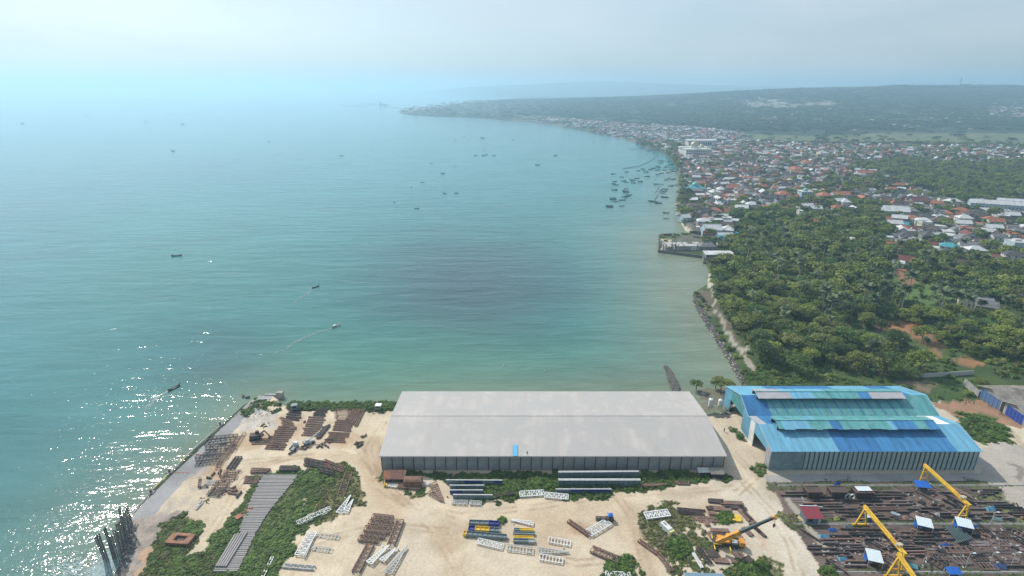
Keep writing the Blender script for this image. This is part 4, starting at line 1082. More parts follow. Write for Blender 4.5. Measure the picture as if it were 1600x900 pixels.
# px, py (middle of its foot), width/depth/height m, kind, roof, wall, turn, label
HL = [
 (1424, 345, (11, 8, 3.6), 'hip', 'orange', 'white', -.1, 'white house under a red orange hipped roof, beside trees left of the lane'),
 (1545, 347, (11, 9, 3.4), 'hip', 'orange', 'cream', .1, 'house with orange hipped roof standing alone among dark trees'),
 (1589, 366, (11, 8, 3.4), 'hip', 'terra', 'cream', .1, 'terracotta hipped house at the right edge above the pale blue block'),
 (1514, 390, (15, 10, 3.8), 'gable', 'grey', 'white', -.35, 'large house with one grey roof slope next to a bright orange one'),
 (1526, 391, (8, 9, 3.9), 'gable', 'orange', 'white', -.35, 'bright orange tiled wing joined to the grey roofed house'),
 (1463, 390, (11, 8, 3.8), 'gable', 'maroon', 'white', -.3, 'maroon roofed house with white gable among the near right houses'),
 (1432, 364, (10, 8, 3.6), 'gable', 'maroon', 'cream', -.2, 'maroon roofed house beside a white round fronted building'),
 (1594, 393, (19, 12, 8.0), 'flat', 'white', 'pale_blue', -.15, 'big pale blue two storey block with flat roof at the right edge'),
 (1417, 366, (11, 6, 3.4), 'flat', 'white', 'cream', -.1, 'cream flat roofed house at the end of the tree line'),
 (1443, 357, (9, 7, 6.2), 'flat', 'white', 'cream', -.1, 'two storey cream house beside the maroon roof'),
 (1486, 391, (16, 7, 3.4), 'flat', 'white', 'white', -.5, 'long white walled compound left of the orange and grey house'),
 (1477, 372, (12, 6, 3.2), 'lean', 'white', 'white', -.5, 'white lean-to roofed house in the middle of the near right houses'),
 (1467, 376, (9, 7, 3.2), 'lean', 'white', 'cream', -.4, 'small white roofed house beside the maroon roofed one'),
 (1487, 320, (16, 11, 4.0), 'hip', 'white', 'pale_blue', 0, 'pale hipped hall at the edge of the fields of trees, left one'),
 (1528, 320, (16, 10, 4.0), 'hip', 'white', 'pale_blue', 0, 'pale hipped hall at the edge of the fields of trees, right one'),
 (1432, 320, (16, 10, 5.0), 'gable', 'maroon', 'grey', 0, 'maroon roofed hall behind the town trees'),
 (1556, 325, (48, 11, 5.0), 'gable', 'white', 'pale_blue', -.42, 'very long pale roofed hall running down to the right edge'),
 (1592, 322, (40, 9, 5.0), 'gable', 'white', 'pale_blue', -.42, 'second long pale roofed hall behind the first at the right edge'),
 (1522, 478, (17, 11, 4.2), 'flat', 'grey', 'cream', -.55, 'grey flat roofed house with cream wall in the green clearing'),
 (1538, 484, (10, 8, 3.2), 'gable', 'grey', 'grey', -.55, 'low grey shed joined to the cream house in the clearing'),
 (1596, 468, (11, 8, 3.6), 'lean', 'white', 'cream', -.3, 'white house at the right edge beyond the palms'),
 (1486, 416, (13, 9, 3.4), 'lean', 'grey', 'white', -.3, 'grey roofed house at the head of the walled lane'),
 (1502, 418, (9, 8, 3.2), 'gable', 'brown', 'grey', -.3, 'brown roofed house under the trees by the walled lane'),
 (1594, 418, (15, 5, 3.2), 'lean', 'white', 'white', -.1, 'long white roofed building at the right edge among dark trees'),
 (1412, 412, (11, 9, 3.6), 'gable', 'maroon', 'white', -.55, 'dark red roofed house with white gable at the edge of the grove'),
 (1402, 417, (7, 5, 3.6), 'lean', 'white', 'white', -.55, 'small white house beside the dark red roof at the grove'),
 (1269, 350, (12, 8, 3.4), 'hip', 'orange', 'white', 0, 'orange hipped house at the upper edge of the grove'),
 (1259, 342, (11, 4, 3.4), 'lean', 'orange', 'cream', .5, 'narrow orange roofed house beside the orange hipped one'),
 (1283, 346, (10, 7, 3.4), 'lean', 'white', 'cream', -.3, 'whitish lean-to house right of the orange hipped one'),
 (1248, 342, (4, 6, 8.0), 'flat', 'white', 'white', 0, 'narrow white tower house at the upper edge of the grove'),
 (1272, 334, (11, 8, 6.2), 'gable', 'white', 'pale_blue', 0, 'pale blue two storey house above the orange hipped one'),
 (1306, 342, (9, 7, 3.4), 'hip', 'grey', 'cream', 0, 'small grey roofed cream house hemmed in by grove trees'),
 (1386, 347, (9, 7, 3.4), 'gable', 'terra', 'white', -.2, 'red roofed white house beside the large white hall'),
 (1396, 338, (22, 14, 6.5), 'gable', 'white', 'pale_blue', -.25, 'large white roofed hall with a pale blue front'),
 (1349, 275, (22, 12, 5.0), 'gable', 'terra', 'white', 0, 'long terracotta roofed house in the thin of the town'),
 (1313, 312, (22, 11, 6.4), 'gable', 'orange', 'pale_blue', 0, 'long orange roofed building with blue front'),
 (1286, 313, (13, 12, 6.4), 'hip', 'orange', 'white', 0, 'orange hipped house left of the long orange roof'),
 (1402, 293, (14, 9, 4.0), 'gable', 'terra', 'grey', 0, 'terracotta roof before the dense dark wood'),
 (1113, 326, (12, 8, 3.4), 'hip', 'orange', 'cream', 0, 'red orange hipped house near the shore, rear of two'),
 (1130, 334, (12, 8, 3.4), 'hip', 'terra', 'cream', 0, 'red hipped house near the shore, front of two'),
 (1193, 328, (9, 7, 3.4), 'hip', 'orange', 'white', 0, 'small red roofed house at the back of the grove'),
 (1222, 311, (14, 12, 6.2), 'hip', 'orange', 'white', 0, 'orange hipped two storey house in mid town'),
 (1236, 313, (13, 10, 4.8), 'gable', 'terra', 'grey', .3, 'terracotta gable house right of the orange two storey one'),
 (1242, 270, (17, 15, 6.2), 'hip', 'orange', 'cream', .3, 'large orange hipped building in the packed town'),
 (1260, 259, (16, 15, 6.0), 'hip', 'terra', 'cream', 0, 'large terracotta hipped building at the packed town behind'),
 (1284, 248, (16, 15, 11), 'flat', 'white', 'cream', 0, 'tall cream block rising above the town roofs'),
 (1144, 299, (15, 12, 5.0), 'gable', 'terra', 'grey', 0, 'reddish brown roof amid grey roofs near the blue mosque'),
 (1086, 317, (15, 8, 4.5), 'lean', 'white', 'grey', 0, 'whitish roofed hall between shore trees'),
 (1094, 309, (10, 6, 4), 'lean', 'white', 'white', 0, 'small white roof behind the shore hall'),
 (1110, 368, (15, 12, 6.4), 'gable', 'white', 'pale_blue', 0, 'pale blue corrugated building with whitish roof by the shore'),
 (1098, 362, (9, 9, 3.4), 'lean', 'white', 'green', 0, 'greenish house with white roof at the top of the beach'),
 (1115, 352, (14, 8, 5.6), 'flat', 'white', 'grey', 0, 'white flat roofed block behind the corrugated building'),
 (1100, 338, (12, 8, 6), 'gable', 'dark', 'grey', .2, 'dark grey two storey house near the beach'),
 (1069, 345, (9, 8, 4), 'gable', 'white', 'pale_blue', .3, 'pale gabled house standing on the beach edge'),
 (1064, 335, (8, 8, 3.4), 'gable', 'brown', 'white', .3, 'brown roofed house standing right over the beach'),
 (1083, 340, (10, 7, 3.4), 'lean', 'grey', 'white', 0, 'grey roofed house behind the beach edge'),
 (1104, 390, (13, 8, 3.6), 'hip', 'grey', 'grey', 0, 'grey hipped house beside the ruined building'),
 (1118, 379, (9, 6, 3.4), 'lean', 'teal', 'pale_blue', 0, 'small teal roofed house behind the grey hipped one'),
 (1143, 380, (9, 7, 3.4), 'gable', 'grey', 'cream', .3, 'grey roofed cream house at the edge of the grove trees'),
 (1127, 374, (12, 7, 3.4), 'lean', 'grey', 'grey', 0, 'flat grey shed between teal roof and the grove'),
 (1127, 362, (9, 8, 3.6), 'gable', 'brown', 'cream', .6, 'brown roofed house right of the corrugated building'),
 (1122, 402, (21, 7, 3.4), 'lean', 'white', 'grey', 0, 'long whitish roofed shed at the sea wall corner'),
 (1183, 360, (9, 5, 3), 'flat', 'white', 'white', 0, 'white flat roof half hidden in the grove'),
 (1172, 364, (8, 4, 3), 'lean', 'grey', 'white', 0, 'small grey white roof sunk in the grove'),
 (1325, 378, (9, 5, 3), 'lean', 'white', 'white', -.3, 'white roof in a gap of the grove beside the houses'),
 (1383, 376, (10, 8, 3.4), 'flat', 'white', 'white', -.3, 'white unfinished house with flat roof at grove edge'),
 (1393, 389, (9, 8, 3.4), 'gable', 'terra', 'white', -.3, 'white gabled house with brick red roof at grove edge'),
 (1410, 382, (10, 7, 3.2), 'lean', 'grey', 'white', -.3, 'grey lean-to house at the inner corner of the grove'),
]
for (px, py, size, kind, rc, wc, rz, lab) in HL:
    p = G(px, py); house(p.x, p.y, 0, rz, kind, size, rc, wc, lab, 'building' if max(size) > 15 else 'house')
    SPECIAL.append((p.x, p.y, max(size[0], size[1]) * .62))

# the two mosques, minaret and the ruined block on the sea wall
def dome(mb, c, r, hs=1.0, n_=20, k=8):
    c = Vector(c)
    pr = [(r * cos(a), r * hs * sin(a)) for a in [i * pi / 2 / k for i in range(k + 1)]]
    pr[-1] = (r * .02, pr[-1][1])
    for a, b in zip(pr[:-1], pr[1:]): mb.tube(c + Vector((0, 0, a[1])), c + Vector((0, 0, b[1])), a[0], n_, b[0], cap=False)
M_gold = mat('golden_dome', (0.42, 0.36, 0.20), .4, .3, .2, .3)
M_tealdome = mat('teal_dome', (0.16, 0.42, 0.36), .5, 0, .2, .3)
def windows_row(t, w, y, z, h, n_, ww=1.6):
    me = MB(); me.box(-ww / 2, -.12, 0, ww / 2, .05, h); m_ = me.mesh('window', M_glass)
    for i in range(n_):
        o = link('window', m_, t); o.location = (-w / 2 + (i + .5) * w / n_, y, z)
p = G(1088, 243); t = thing('mosque', 'large white mosque with golden domes standing out over the packed town shore', 'mosque', tuple(p), .05)
mb = MB(); mb.box(-24, -10, -1, 24, 34, 12); mb.obj('wall', WALLS['white'], t)
mb = MB(); mb.box(-25, -11, 12, 25, 35, 12.8); mb.box(-26, 12.8, 12.8, 26, 30, 14.5); mb.obj('roof', WALLS['white'], t)
mb = MB(); mb.tube((-3, 8, 12.8), (-3, 8, 17), 7.6, 20, 7.6); mb.obj('drum', WALLS['white'], t)
mb = MB(); dome(mb, (-3, 8, 17), 7.6, 1.15); mb.tube((-3, 8, 25), (-3, 8, 29), .25, 6, .05); mb.obj('dome', M_gold, t)
mb = MB(); dome(mb, (16, 20, 14.5), 4.5, 1.1); mb.obj('dome', M_gold, t)
mb = MB(); dome(mb, (20, 2, 12.8), 2.6, 1.1); mb.obj('dome', M_gold, t)
windows_row(t, 46, -10.0, 2, 4, 14); windows_row(t, 46, -10.0, 7.5, 3, 14)
for i in range(15):
    mb = MB(); mb.box(-24.3 + i * 3.47, -10.5, -1, -23.7 + i * 3.47, -10.1, 12.6); mb.obj('pilaster', WALLS['white'], t)
SPECIAL.append((p.x, p.y + 10, 32))
p = G(1094, 229); t = thing('assembly_hall', 'long white flat roofed hall directly behind the golden domed mosque', 'building', tuple(p), 0)
mb = MB(); mb.box(-26, 0, -1, 34, 25, 12); mb.obj('wall', WALLS['white'], t); mb = MB(); mb.box(-28, -2, 12, 36, 27, 13.2); mb.obj('roof', ROOFS['white'], t)
windows_row(t, 50, 0, 3, 6, 10, 3); SPECIAL.append((p.x, p.y + 10, 40))
p = G(1085, 301); t = thing('mosque', 'small blue and teal mosque with pale green dome near the shore', 'mosque', tuple(p), 0)
mb = MB(); mb.box(-10, -7, -1, 10, 8, 6); mb.obj('wall', WALLS['pale_blue'], t)
mb = MB(); mb.v += [(-12, -9, 6), (12, -9, 6), (12, 10, 6), (-12, 10, 6), (-6, -3, 8.6), (6, -3, 8.6), (6, 4, 8.6), (-6, 4, 8.6)]; mb.f += [(0, 1, 5, 4), (1, 2, 6, 5), (2, 3, 7, 6), (3, 0, 4, 7), (4, 5, 6, 7), (3, 2, 1, 0)]; mb.m += [0] * 6
mb.obj('roof', ROOFS['teal'], t)
mb = MB(); dome(mb, (0, .5, 8.6), 4.2, 1.1); mb.tube((0, .5, 13), (0, .5, 15), .15, 6, .04); mb.obj('dome', M_tealdome, t)
for sx in (-1, 1):
    mb = MB(); mb.tube((sx * 10, -7, 0), (sx * 10, -7, 10), .9, 8, .8); dome(mb, (sx * 10, -7, 10), 1.0, 1.2, 10, 4); mb.obj('minaret', WALLS['white'], t)
windows_row(t, 19, -7.0, 1.5, 3, 6, 1.4); SPECIAL.append((p.x, p.y, 14))
p = G(1256, 311); t = thing('mosque', 'pale blue house of prayer with a small white dome in mid town', 'mosque', tuple(p), 0)
mb = MB(); mb.box(-6, -5, -1, 6, 6, 9); mb.obj('wall', WALLS['pale_blue'], t); mb = MB(); mb.box(-6.6, -5.6, 9, 6.6, 6.6, 9.6); mb.obj('roof', ROOFS['white'], t)
mb = MB(); dome(mb, (0, 0, 9.6), 2.8, 1.2); mb.obj('dome', M_tealdome, t); windows_row(t, 11, -5.0, 1.5, 2.2, 4, 1.3); windows_row(t, 11, -5.0, 5.5, 2.2, 4, 1.3); SPECIAL.append((p.x, p.y, 10))
p = G(1043, 218); t = thing('minaret', 'tall slim yellow minaret rising from the far shore town', 'minaret', tuple(p), 0)
mb = MB(); mb.tube((0, 0, -1), (0, 0, 26), 1.9, 10, 1.5); mb.tube((0, 0, 28), (0, 0, 38), 1.2, 10, 1.0); mb.obj('shaft', M_gold, t)
mb = MB(); mb.tube((0, 0, 26), (0, 0, 28), 2.7, 10, 2.7); mb.obj('gallery', M_gold, t); mb = MB(); dome(mb, (0, 0, 38), 1.3, 1.8, 10, 5); mb.tube((0, 0, 40), (0, 0, 43), .12, 5, .04); mb.obj('dome', M_gold, t)
# ruined concrete block
p = G(1065, 388); t = thing('ruined_building', 'half built grey concrete block with open floors on the sea wall point', 'building', tuple(p), .05)
for i in range(7):
    for j in range(3):
        if (i, j) in ((6, 0),): continue
        mb = MB(); x = -15 + i * 5; y = -6 + j * 6; hh = random.uniform(3, 7.6); mb.beam((x, y, -.5), (x, y, hh), .5); mb.obj('column', M_concrete, t)
for i in range(6):
    for j in range(2):
        if random.random() < .25: continue
        mb = MB(); x = -15 + i * 5; y = -6 + j * 6; mb.box(x + .02, y + .02, 3.2 + random.uniform(-.05, .05), x + 4.96, y + 5.96, 3.5); mb.obj('floor_slab', mat('pale_concrete', (0.45, 0.44, 0.42), .9, 0, .3, .6), t)
for i in range(6):
    mb = MB(); x = -15 + i * 5; hh = random.uniform(1.2, 3.0)
    mb.box(x + .3, -6.2, 0, x + 4.7, -5.95, hh); mb.obj('wall', random.choice([WALLS['white'], M_concrete]), t)
for i in range(4):
    mb = MB(); x = -14.5 + i * 7; mb.box(x, -5.5, 0, x + .25, 6, random.uniform(2, 5.5)); mb.obj('wall', M_concrete, t)
SPECIAL.append((p.x, p.y, 22))
# sea wall of the point
t = thing('sea_wall', 'dark stone sea wall round the point with the ruined block', 'sea wall', tuple(G(1030, 393)), 0)
pts = [(1050, 366), (1030, 367), (1029, 392), (1060, 396), (1098, 401), (1100, 410)]
for a, b in zip(pts[:-1], pts[1:]):
    a = G(*a) - t.location; b = G(*b) - t.location; k = max(1, int((b - a).length / 5))
    for i in range(k):
        mb = MB(); mb.beam(a.lerp(b, i / k) + Vector((0, 0, -.7)), a.lerp(b, (i + 1) / k - .01) + Vector((0, 0, -.7)), .8, 3.2); mb.obj('wall_block', mat('wet_stone', (0.13, 0.125, 0.11), .8, 0, .3, .7), t)

# ---- rank and file of the town
def okspecial(x, y, f=1.0):
    m = np.ones(x.shape, bool)
    for sx, sy, sr in SPECIAL: m &= ((x - sx) ** 2 + (y - sy) ** 2) > (sr * f) ** 2
    return m
hxs, hys, hpx, hpy, g = jgrid(100, 2600, 330, 2600, 9.3, 5)
dens = zval(hpx, hpy, ZONES, 0)
clus = fbm(hxs / 60, hys / 60, 300, 2)
keep = (g.uniform(0, 1, len(hxs)) < dens * np.where(dens > .6, 1.0, np.clip((clus - 0.32) * 4.5 + .35, 0.05, 1.4))) & okspecial(hxs, hys) & (coast_sd(hxs, hys) > 6) & (hpx < 1690)
for pl, _ in CLEAR[:9]: keep &= ~inpoly(hpx, hpy, pl)
hxs, hys, hpx, hpy = hxs[keep], hys[keep], hpx[keep], hpy[keep]
print('houses', len(hxs))
KINDS = [('gable', (10, 7, 3.3)), ('gable', (8, 7, 3.1)), ('hip', (9, 8, 3.3)), ('lean', (8, 6, 3.1)), ('flat', (8, 8, 6.0)), ('gable', (12, 8, 5.8)), ('lean', (10, 7, 3.2)), ('hip', (12, 9, 5.6))]
RC = ['dark'] * 6 + ['brown'] * 4 + ['grey'] * 5 + ['white'] * 6 + ['terra', 'terra', 'terra', 'orange', 'maroon']
WC = ['white', 'cream', 'grey', 'grey', 'grey', 'pale_blue', 'green', 'brick']
order = np.argsort((hxs ** 2 + hys ** 2))
NIND = 235
def place_words(px, py):
    if px < 1160 and py > 300: return 'near the shore beside the ruined block'
    if px < 1180 and py > 215: return 'in the packed old town by the moored boats'
    if px < 1320 and py > 300: return 'between the packed town and the grove'
    if px >= 1380 and py > 345: return 'among trees right of the grove'
    if py > 305: return 'along the lane below the dark wood'
    if px > 1320: return 'in the thin of the town near the fields'
    return 'in the packed town'
kindw = dict(gable='gabled', hip='hipped', flat='flat roofed', lean='low lean-to')
colw = dict(dark='dark', brown='brown', grey='grey', white='whitish', terra='terracotta', orange='orange', maroon='maroon', teal='teal')
rest = []
for n_, i in enumerate(order):
    x, y = hxs[i], hys[i]
    near_ = hpy[i] > 345
    kd, sz = random.choice(KINDS); rc = random.choice(RC if not near_ else RC + ['orange', 'white', 'white', 'maroon', 'white', 'teal']); wc = random.choice(WC)
    rz = -.12 + random.choice([0, 0, pi / 2]) + random.gauss(0, .14) + (-.25 if hpx[i] > 1380 else 0)
    if n_ < NIND:
        pw = place_words(hpx[i], hpy[i])
        house(x, y, 0, rz, kd, sz, rc, wc, '%s house with %s roof %s' % (kindw[kd], colw[rc], pw), 'house', 'houses ' + pw, wins=hys[i] < 620)
    else: rest.append((x, y, rz, kd, sz, rc))
fx, fy, fpx, fpy, gf = jgrid(-800, 2400, 2500, 3700, 20, 15)
fk = (gf.uniform(0, 1, len(fx)) < zval(fpx, fpy, ZONES, 0) * .8) & (coast_sd(fx, fy) > 12)
for a_, b__ in zip(fx[fk], fy[fk]):
    kd, sz = random.choice(KINDS); rest.append((a_, b__, random.choice([0, pi / 2]), kd, sz, random.choice(RC)))
VAR = {}; srcs = []
def variant(kd, sz, rc, wc):
    k = (kd, sz, rc, wc)
    if k not in VAR:
        wm, rm, _ = hm_get(kd, sz); j = joined('town_house_form', [wm, rm]); j.materials[0] = WALLS[wc]; j.materials[1] = ROOFS[rc]
        VAR[k] = len(srcs); srcs.append(j)
    return VAR[k]
allv = []
for rc in ['dark', 'brown', 'grey', 'white', 'terra', 'orange', 'maroon', 'teal']:
    for kd, sz in KINDS[:6]: allv.append((rc, variant(kd, sz, rc, random.choice(WC))))
byrc = {}
for rc, v in allv: byrc.setdefault(rc, []).append(v)
rx = np.array([r[0] for r in rest]); ry = np.array([r[1] for r in rest])
rv = []
for r in rest:
    rc = r[5]
    if P(r[0], r[1])[1] < 245 and random.random() < .35: rc = random.choice(['white', 'white', 'white', 'terra', 'orange', 'brown'])
    rv.append(random.choice(byrc[rc]))
scatter('far_town_houses', np.stack([rx, ry, ground_z(rx, ry) - .3], 1), rng.uniform(.6, .92, len(rx)), [r[2] for r in rest], srcs, 'mass of small far houses of the town merging into the haze', 'houses', var=rv)
# pale roofs scattered at the foot of the hill and on the far point
# ------------------------------------------------------------------ trees
tx, ty, tpx, tpy, g = jgrid(60, 1150, 196, 1300, 5.7, 9)
hd = zval(tpx, tpy, ZONES, 0)
pr = np.where(hd > .6, .13, np.where(hd > .2, .50 * np.clip((fbm(tx / 40, ty / 40, 310, 2) - .28) * 4, .15, 1.7), .93))
for pl, p_ in CLEAR: pr = np.where(inpoly(tpx, tpy, pl), p_, pr)
gap = fbm(tx / 22, ty / 22, 320, 3)
pr = pr * np.where(gap < .36, .45, 1)
k = (g.uniform(0, 1, len(tx)) < pr) & (coast_sd(tx, ty) > 3.5) & okspecial(tx, ty, .95)
k &= ~((tx < 162) & (ty < 203)) & ~((tx < 84) & (ty < 216)) & ~inpoly(tpx, tpy, [(1440, 560), (1620, 575), (1640, 700), (1440, 700)]) 
# keep crowns off the houses
hh = np.stack([hxs, hys], 1)
tx, ty, tpx, tpy = tx[k], ty[k], tpx[k], tpy[k]
cell = {}
for a, b in hh: cell.setdefault((int(a // 15), int(b // 15)), []).append((a, b))
ok = np.ones(len(tx), bool)
for i in range(len(tx)):
    cx, cy = int(tx[i] // 15), int(ty[i] // 15)
    for dx in (-1, 0, 1):
        for dy in (-1, 0, 1):
            for (a, b) in cell.get((cx + dx, cy + dy), ()):
                if (a - tx[i]) ** 2 + (b - ty[i]) ** 2 < (34 if tpy[i] > 300 else 20): ok[i] = False
tx, ty, tpx, tpy = tx[ok], ty[ok], tpx[ok], tpy[ok]
palmp = np.where(inpoly(tpx, tpy, [(1110, 395), (1330, 390), (1620, 440), (1620, 600), (1480, 590), (1330, 520), (1180, 450)]), .13, .04) * np.where(fbm(tx / 30, ty / 30, 330, 2) > .5, 1.9, .35)
palmp = np.where(inpoly(tpx, tpy, CLEAR[0][0]), .8, palmp)
ispalm = g.uniform(0, 1, len(tx)) < palmp
order = np.argsort(tx ** 2 + ty ** 2)
def tree_words(px, py):
    if px < 1200 and py > 400: return 'on the seaward side of the grove'
    if py > 520: return 'in the near part of the grove behind the blue shed'
    if px > 1380: return 'in the grove beside the green clearing'
    return 'deep in the grove'
TK = ['broad mid green', 'dark rounded', 'spreading mid green', 'tall olive', 'wide dark', 'small mid green']
nb_ = np_ = 0; brest = []; prest = []
for i in order:
    s = float(g.uniform(.62, 1.42)); rz = float(g.uniform(0, 6.28))
    if ispalm[i]:
        if np_ < 150:
            v = int(g.integers(0, 4)); cm, tm = PALMS[v]; w_ = tree_words(tpx[i], tpy[i])
            t = thing('palm_tree', ('feather leaved palm ' if v == 2 else 'fan palm with pale trunk ') + w_, 'palm', (tx[i], ty[i], 0), rz, 'palms ' + w_)
            c = link('crown', cm, t); d_ = link('trunk', tm, t); t.scale = (s, s, s * .95); np_ += 1
        else: prest.append((tx[i], ty[i], s, rz))
    else:
        if nb_ < 300:
            v = int(g.choice(6, p=[.24, .17, .2, .13, .16, .10])); cm, tm = BROAD[v]; w_ = tree_words(tpx[i], tpy[i])
            t = thing('tree', TK[v] + ' tree ' + w_, 'tree', (tx[i], ty[i], 0), rz, 'trees ' + w_)
            link('crown', cm, t); link('trunk', tm, t); t.scale = (s, s, s * float(g.uniform(.85, 1.15))); nb_ += 1
        else: brest.append((tx[i], ty[i], s, rz))
print('trees', nb_, np_, len(brest), len(prest))
FARB = []
for i, (R_, H, z0, lo, nl, sz, m_) in enumerate([(4.4, 5.0, 2.0, 14, 340, .95, M_leaf), (3.8, 4.2, 1.8, 11, 280, .9, M_leafdark), (5.2, 5.6, 2.2, 18, 420, 1.0, M_leaf), (3.9, 5.6, 2.0, 12, 320, .9, M_leafyel), (4.6, 4.8, 2.0, 15, 360, 1.0, M_leafdark)]):
    cm, cen = crown_mesh('crown_form', 300 + i * 7, R_, H, z0, lo, nl, sz, m_); FARB.append(joined('tree_form', [cm, trunk_mesh('t', cen, z0, nb=2)]))
b_ = np.array(brest)
scatter('town_trees', np.stack([b_[:, 0], b_[:, 1], 0 * b_[:, 0]], 1), b_[:, 2], b_[:, 3], FARB, 'mass of broadleaf trees filling the far side of the grove and the town gaps', 'trees', var=rng.choice(5, len(b_), p=[.28, .2, .2, .14, .18]))
b_ = np.array(prest)
scatter('farther_palms', np.stack([b_[:, 0], b_[:, 1], 0 * b_[:, 0]], 1), b_[:, 2], b_[:, 3], [joined('palm_form', list(p_)) for p_ in PALMS], 'palms standing out over the far side of the grove and town', 'palms')
# undergrowth of the grove
ux, uy, upx, upy, g3 = jgrid(60, 520, 198, 600, 2.9, 77)
uk = (coast_sd(ux, uy) > 2.5) & ~((ux < 163) & (uy < 204)) & ~((ux < 84) & (uy < 214)) & (zval(upx, upy, ZONES, 0) < .1)
pr_ = np.full(len(ux), .75)
for pl, p_ in CLEAR[1:]: pr_ = np.where(inpoly(upx, upy, pl), .05, pr_)
pr_ = np.where(inpoly(upx, upy, CLEAR[0][0]), .3, pr_)
pr_ = np.where(inpoly(upx, upy, [(1160, 575), (1208, 575), (1240, 606), (1160, 606)]) | inpoly(upx, upy, [(1112, 470), (1150, 540), (1185, 600), (1160, 600), (1120, 530), (1090, 480)]), .35, pr_)
pr_ = np.where(inpoly(upx, upy, [(1440, 590), (1620, 590), (1640, 700), (1440, 700)]), .0, pr_)
path_ = pdist(ux, uy, [tuple(q) for q in GA([(1108, 450), (1118, 488), (1138, 522), (1164, 556), (1192, 602)])], closed=False) > 3.2
uk &= (g3.uniform(0, 1, len(ux)) < pr_) & okspecial(ux, uy, .8) & path_
UND = []
for i, (m_, R_) in enumerate([(M_bush, 1.7), (M_leaf, 1.9), (M_bush, 1.3), (M_leafyel, 1.5)]):
    cm, cen = crown_mesh('bush_form', 700 + i, R_, R_ * 1.0, -.3, 7, 110, .6, m_); UND.append(cm)
scatter('undergrowth', np.stack([ux, uy, 0 * ux], 1)[uk], g3.uniform(.6, 1.5, uk.sum()), g3.uniform(0, 6.28, uk.sum()), UND, 'dense green undergrowth covering the ground of the grove', 'undergrowth')
# hill woods out to the ridge
TINY = []; M_woods = leafmat('far_wood_leaves', (0.026, 0.050, 0.020), (0.055, 0.085, 0.030))
for i, m_ in enumerate([M_woods, M_woods, M_woods, M_leafdark]):
    cm, cen = crown_mesh('wood_form', 500 + i, 8.5, 8.5, 0.5, 9, 130, 3.0, m_); TINY.append(cm)
pts = []
for (y0, y1, s) in ((1250, 2000, 15), (2000, 3000, 21), (3000, 4700, 29)):
    wx, wy, wpx, wpy, g2 = jgrid(-900, y1 * 1.15, y0, y1, s, int(y0))
    dd = coast_sd(wx, wy)
    hd = zval(wpx, wpy, ZONES, 0)
    kk = (dd > 14) & (wpx < 1690) & (g2.uniform(0, 1, len(wx)) < np.where(inpoly(wpx, wpy, [(1150, 207), (1660, 205), (1660, 230), (1150, 222)]), .07, np.where(wpx < 780, .12, np.where(wpx < 860, .5, 1)) * np.where(hd > .4, .12, np.where(hd > .1, .6, .92))))
    kk &= fbm(wx / 90, wy / 90, 340, 3) > .36
    wz = ground_z(wx, wy)
    hx_, hy_ = P(wx, wy, wz)
    kk &= ~(inpoly(hx_, hy_, [(1150, 157), (1215, 155), (1240, 163), (1300, 155), (1315, 163), (1230, 169), (1170, 168)]) & (g2.uniform(0, 1, len(wx)) < .75))
    sc = s / 15 * g2.uniform(.7, 1.25, len(wx))
    pts.append(np.stack([wx, wy, wz, sc, g2.uniform(0, 6.28, len(wx))], 1)[kk])
w = np.concatenate(pts); print('hill woods', len(w))
scatter('hill_woods', w[:, :3], np.stack([w[:, 3], w[:, 3], w[:, 3] * np.where(w[:, 1] > 2000, .42, .65)], 1), w[:, 4], TINY, 'far off woods covering the plain and the long hill', 'woods')
# mast on the hill crest
p = G(1497, 133); yy = 4150.0; xx = (1497 - 800) / 870 * (yy * CP + 10)
zt = float(ground_z(xx, yy)[0])
t = thing('hill_mast', 'faint tall lattice mast on the crest of the far hill', 'mast', (xx, yy, zt - 2), 0)
mb = MB()
for sx, sy in ((-4, -4), (4, -4), (4, 4), (-4, 4)): mb.beam((sx, sy, 0), (sx * .15, sy * .15, 62), .9)
mb.obj('leg', M_post, t)
mb = MB()
for kz in range(8):
    z = kz * 7.5; f_ = 1 - z / 62 * .85
    for sx in (-1, 1): mb.beam((sx * 4 * f_, -4 * f_, z), (-sx * 4 * (f_ - .09), -4 * (f_ - .09), z + 7.5), .6)
stuff(mb.obj('lattice', M_post, t))
# shore mangroves and bushes by the tanks, and the trees of the point
for (px, py, s, v, lab) in ((1088, 606, .85, 1, 'dark round mangrove bush standing in the shallows beside the warehouse end'), (1126, 612, 1.15, 3, 'wide olive bush on the mud flat behind the white tanks'), (1140, 606, .95, 5, 'small green bush between mud flat and blue shed'), (1118, 604, .7, 1, 'low dark bush on the mud flat rim'),
                            (1096, 470, .6, 1, 'dark small tree at the seaward tip of the rubble shore, left one'), (1088, 462, .55, 4, 'dark small tree at the seaward tip of the rubble shore, far one'), (1033, 371, .6, 0, 'bushy tree on the sandy end of the walled point'), (1063, 389, .5, 5, 'small bright bush before the ruined block'),
                            (1530, 605, .8, 0, 'round tree against the grey boundary wall'), (1512, 618, .7, 5, 'small tree on the rough grass by the boundary wall')):
    cm, tm = BROAD[v]; p = G(px, py)
    t = thing('tree' if s > .7 else 'small_tree', lab, 'tree', (p.x, p.y, -.6), px % 6, None); link('crown', cm, t); link('trunk', tm, t); t.scale = (s, s, s * .8)
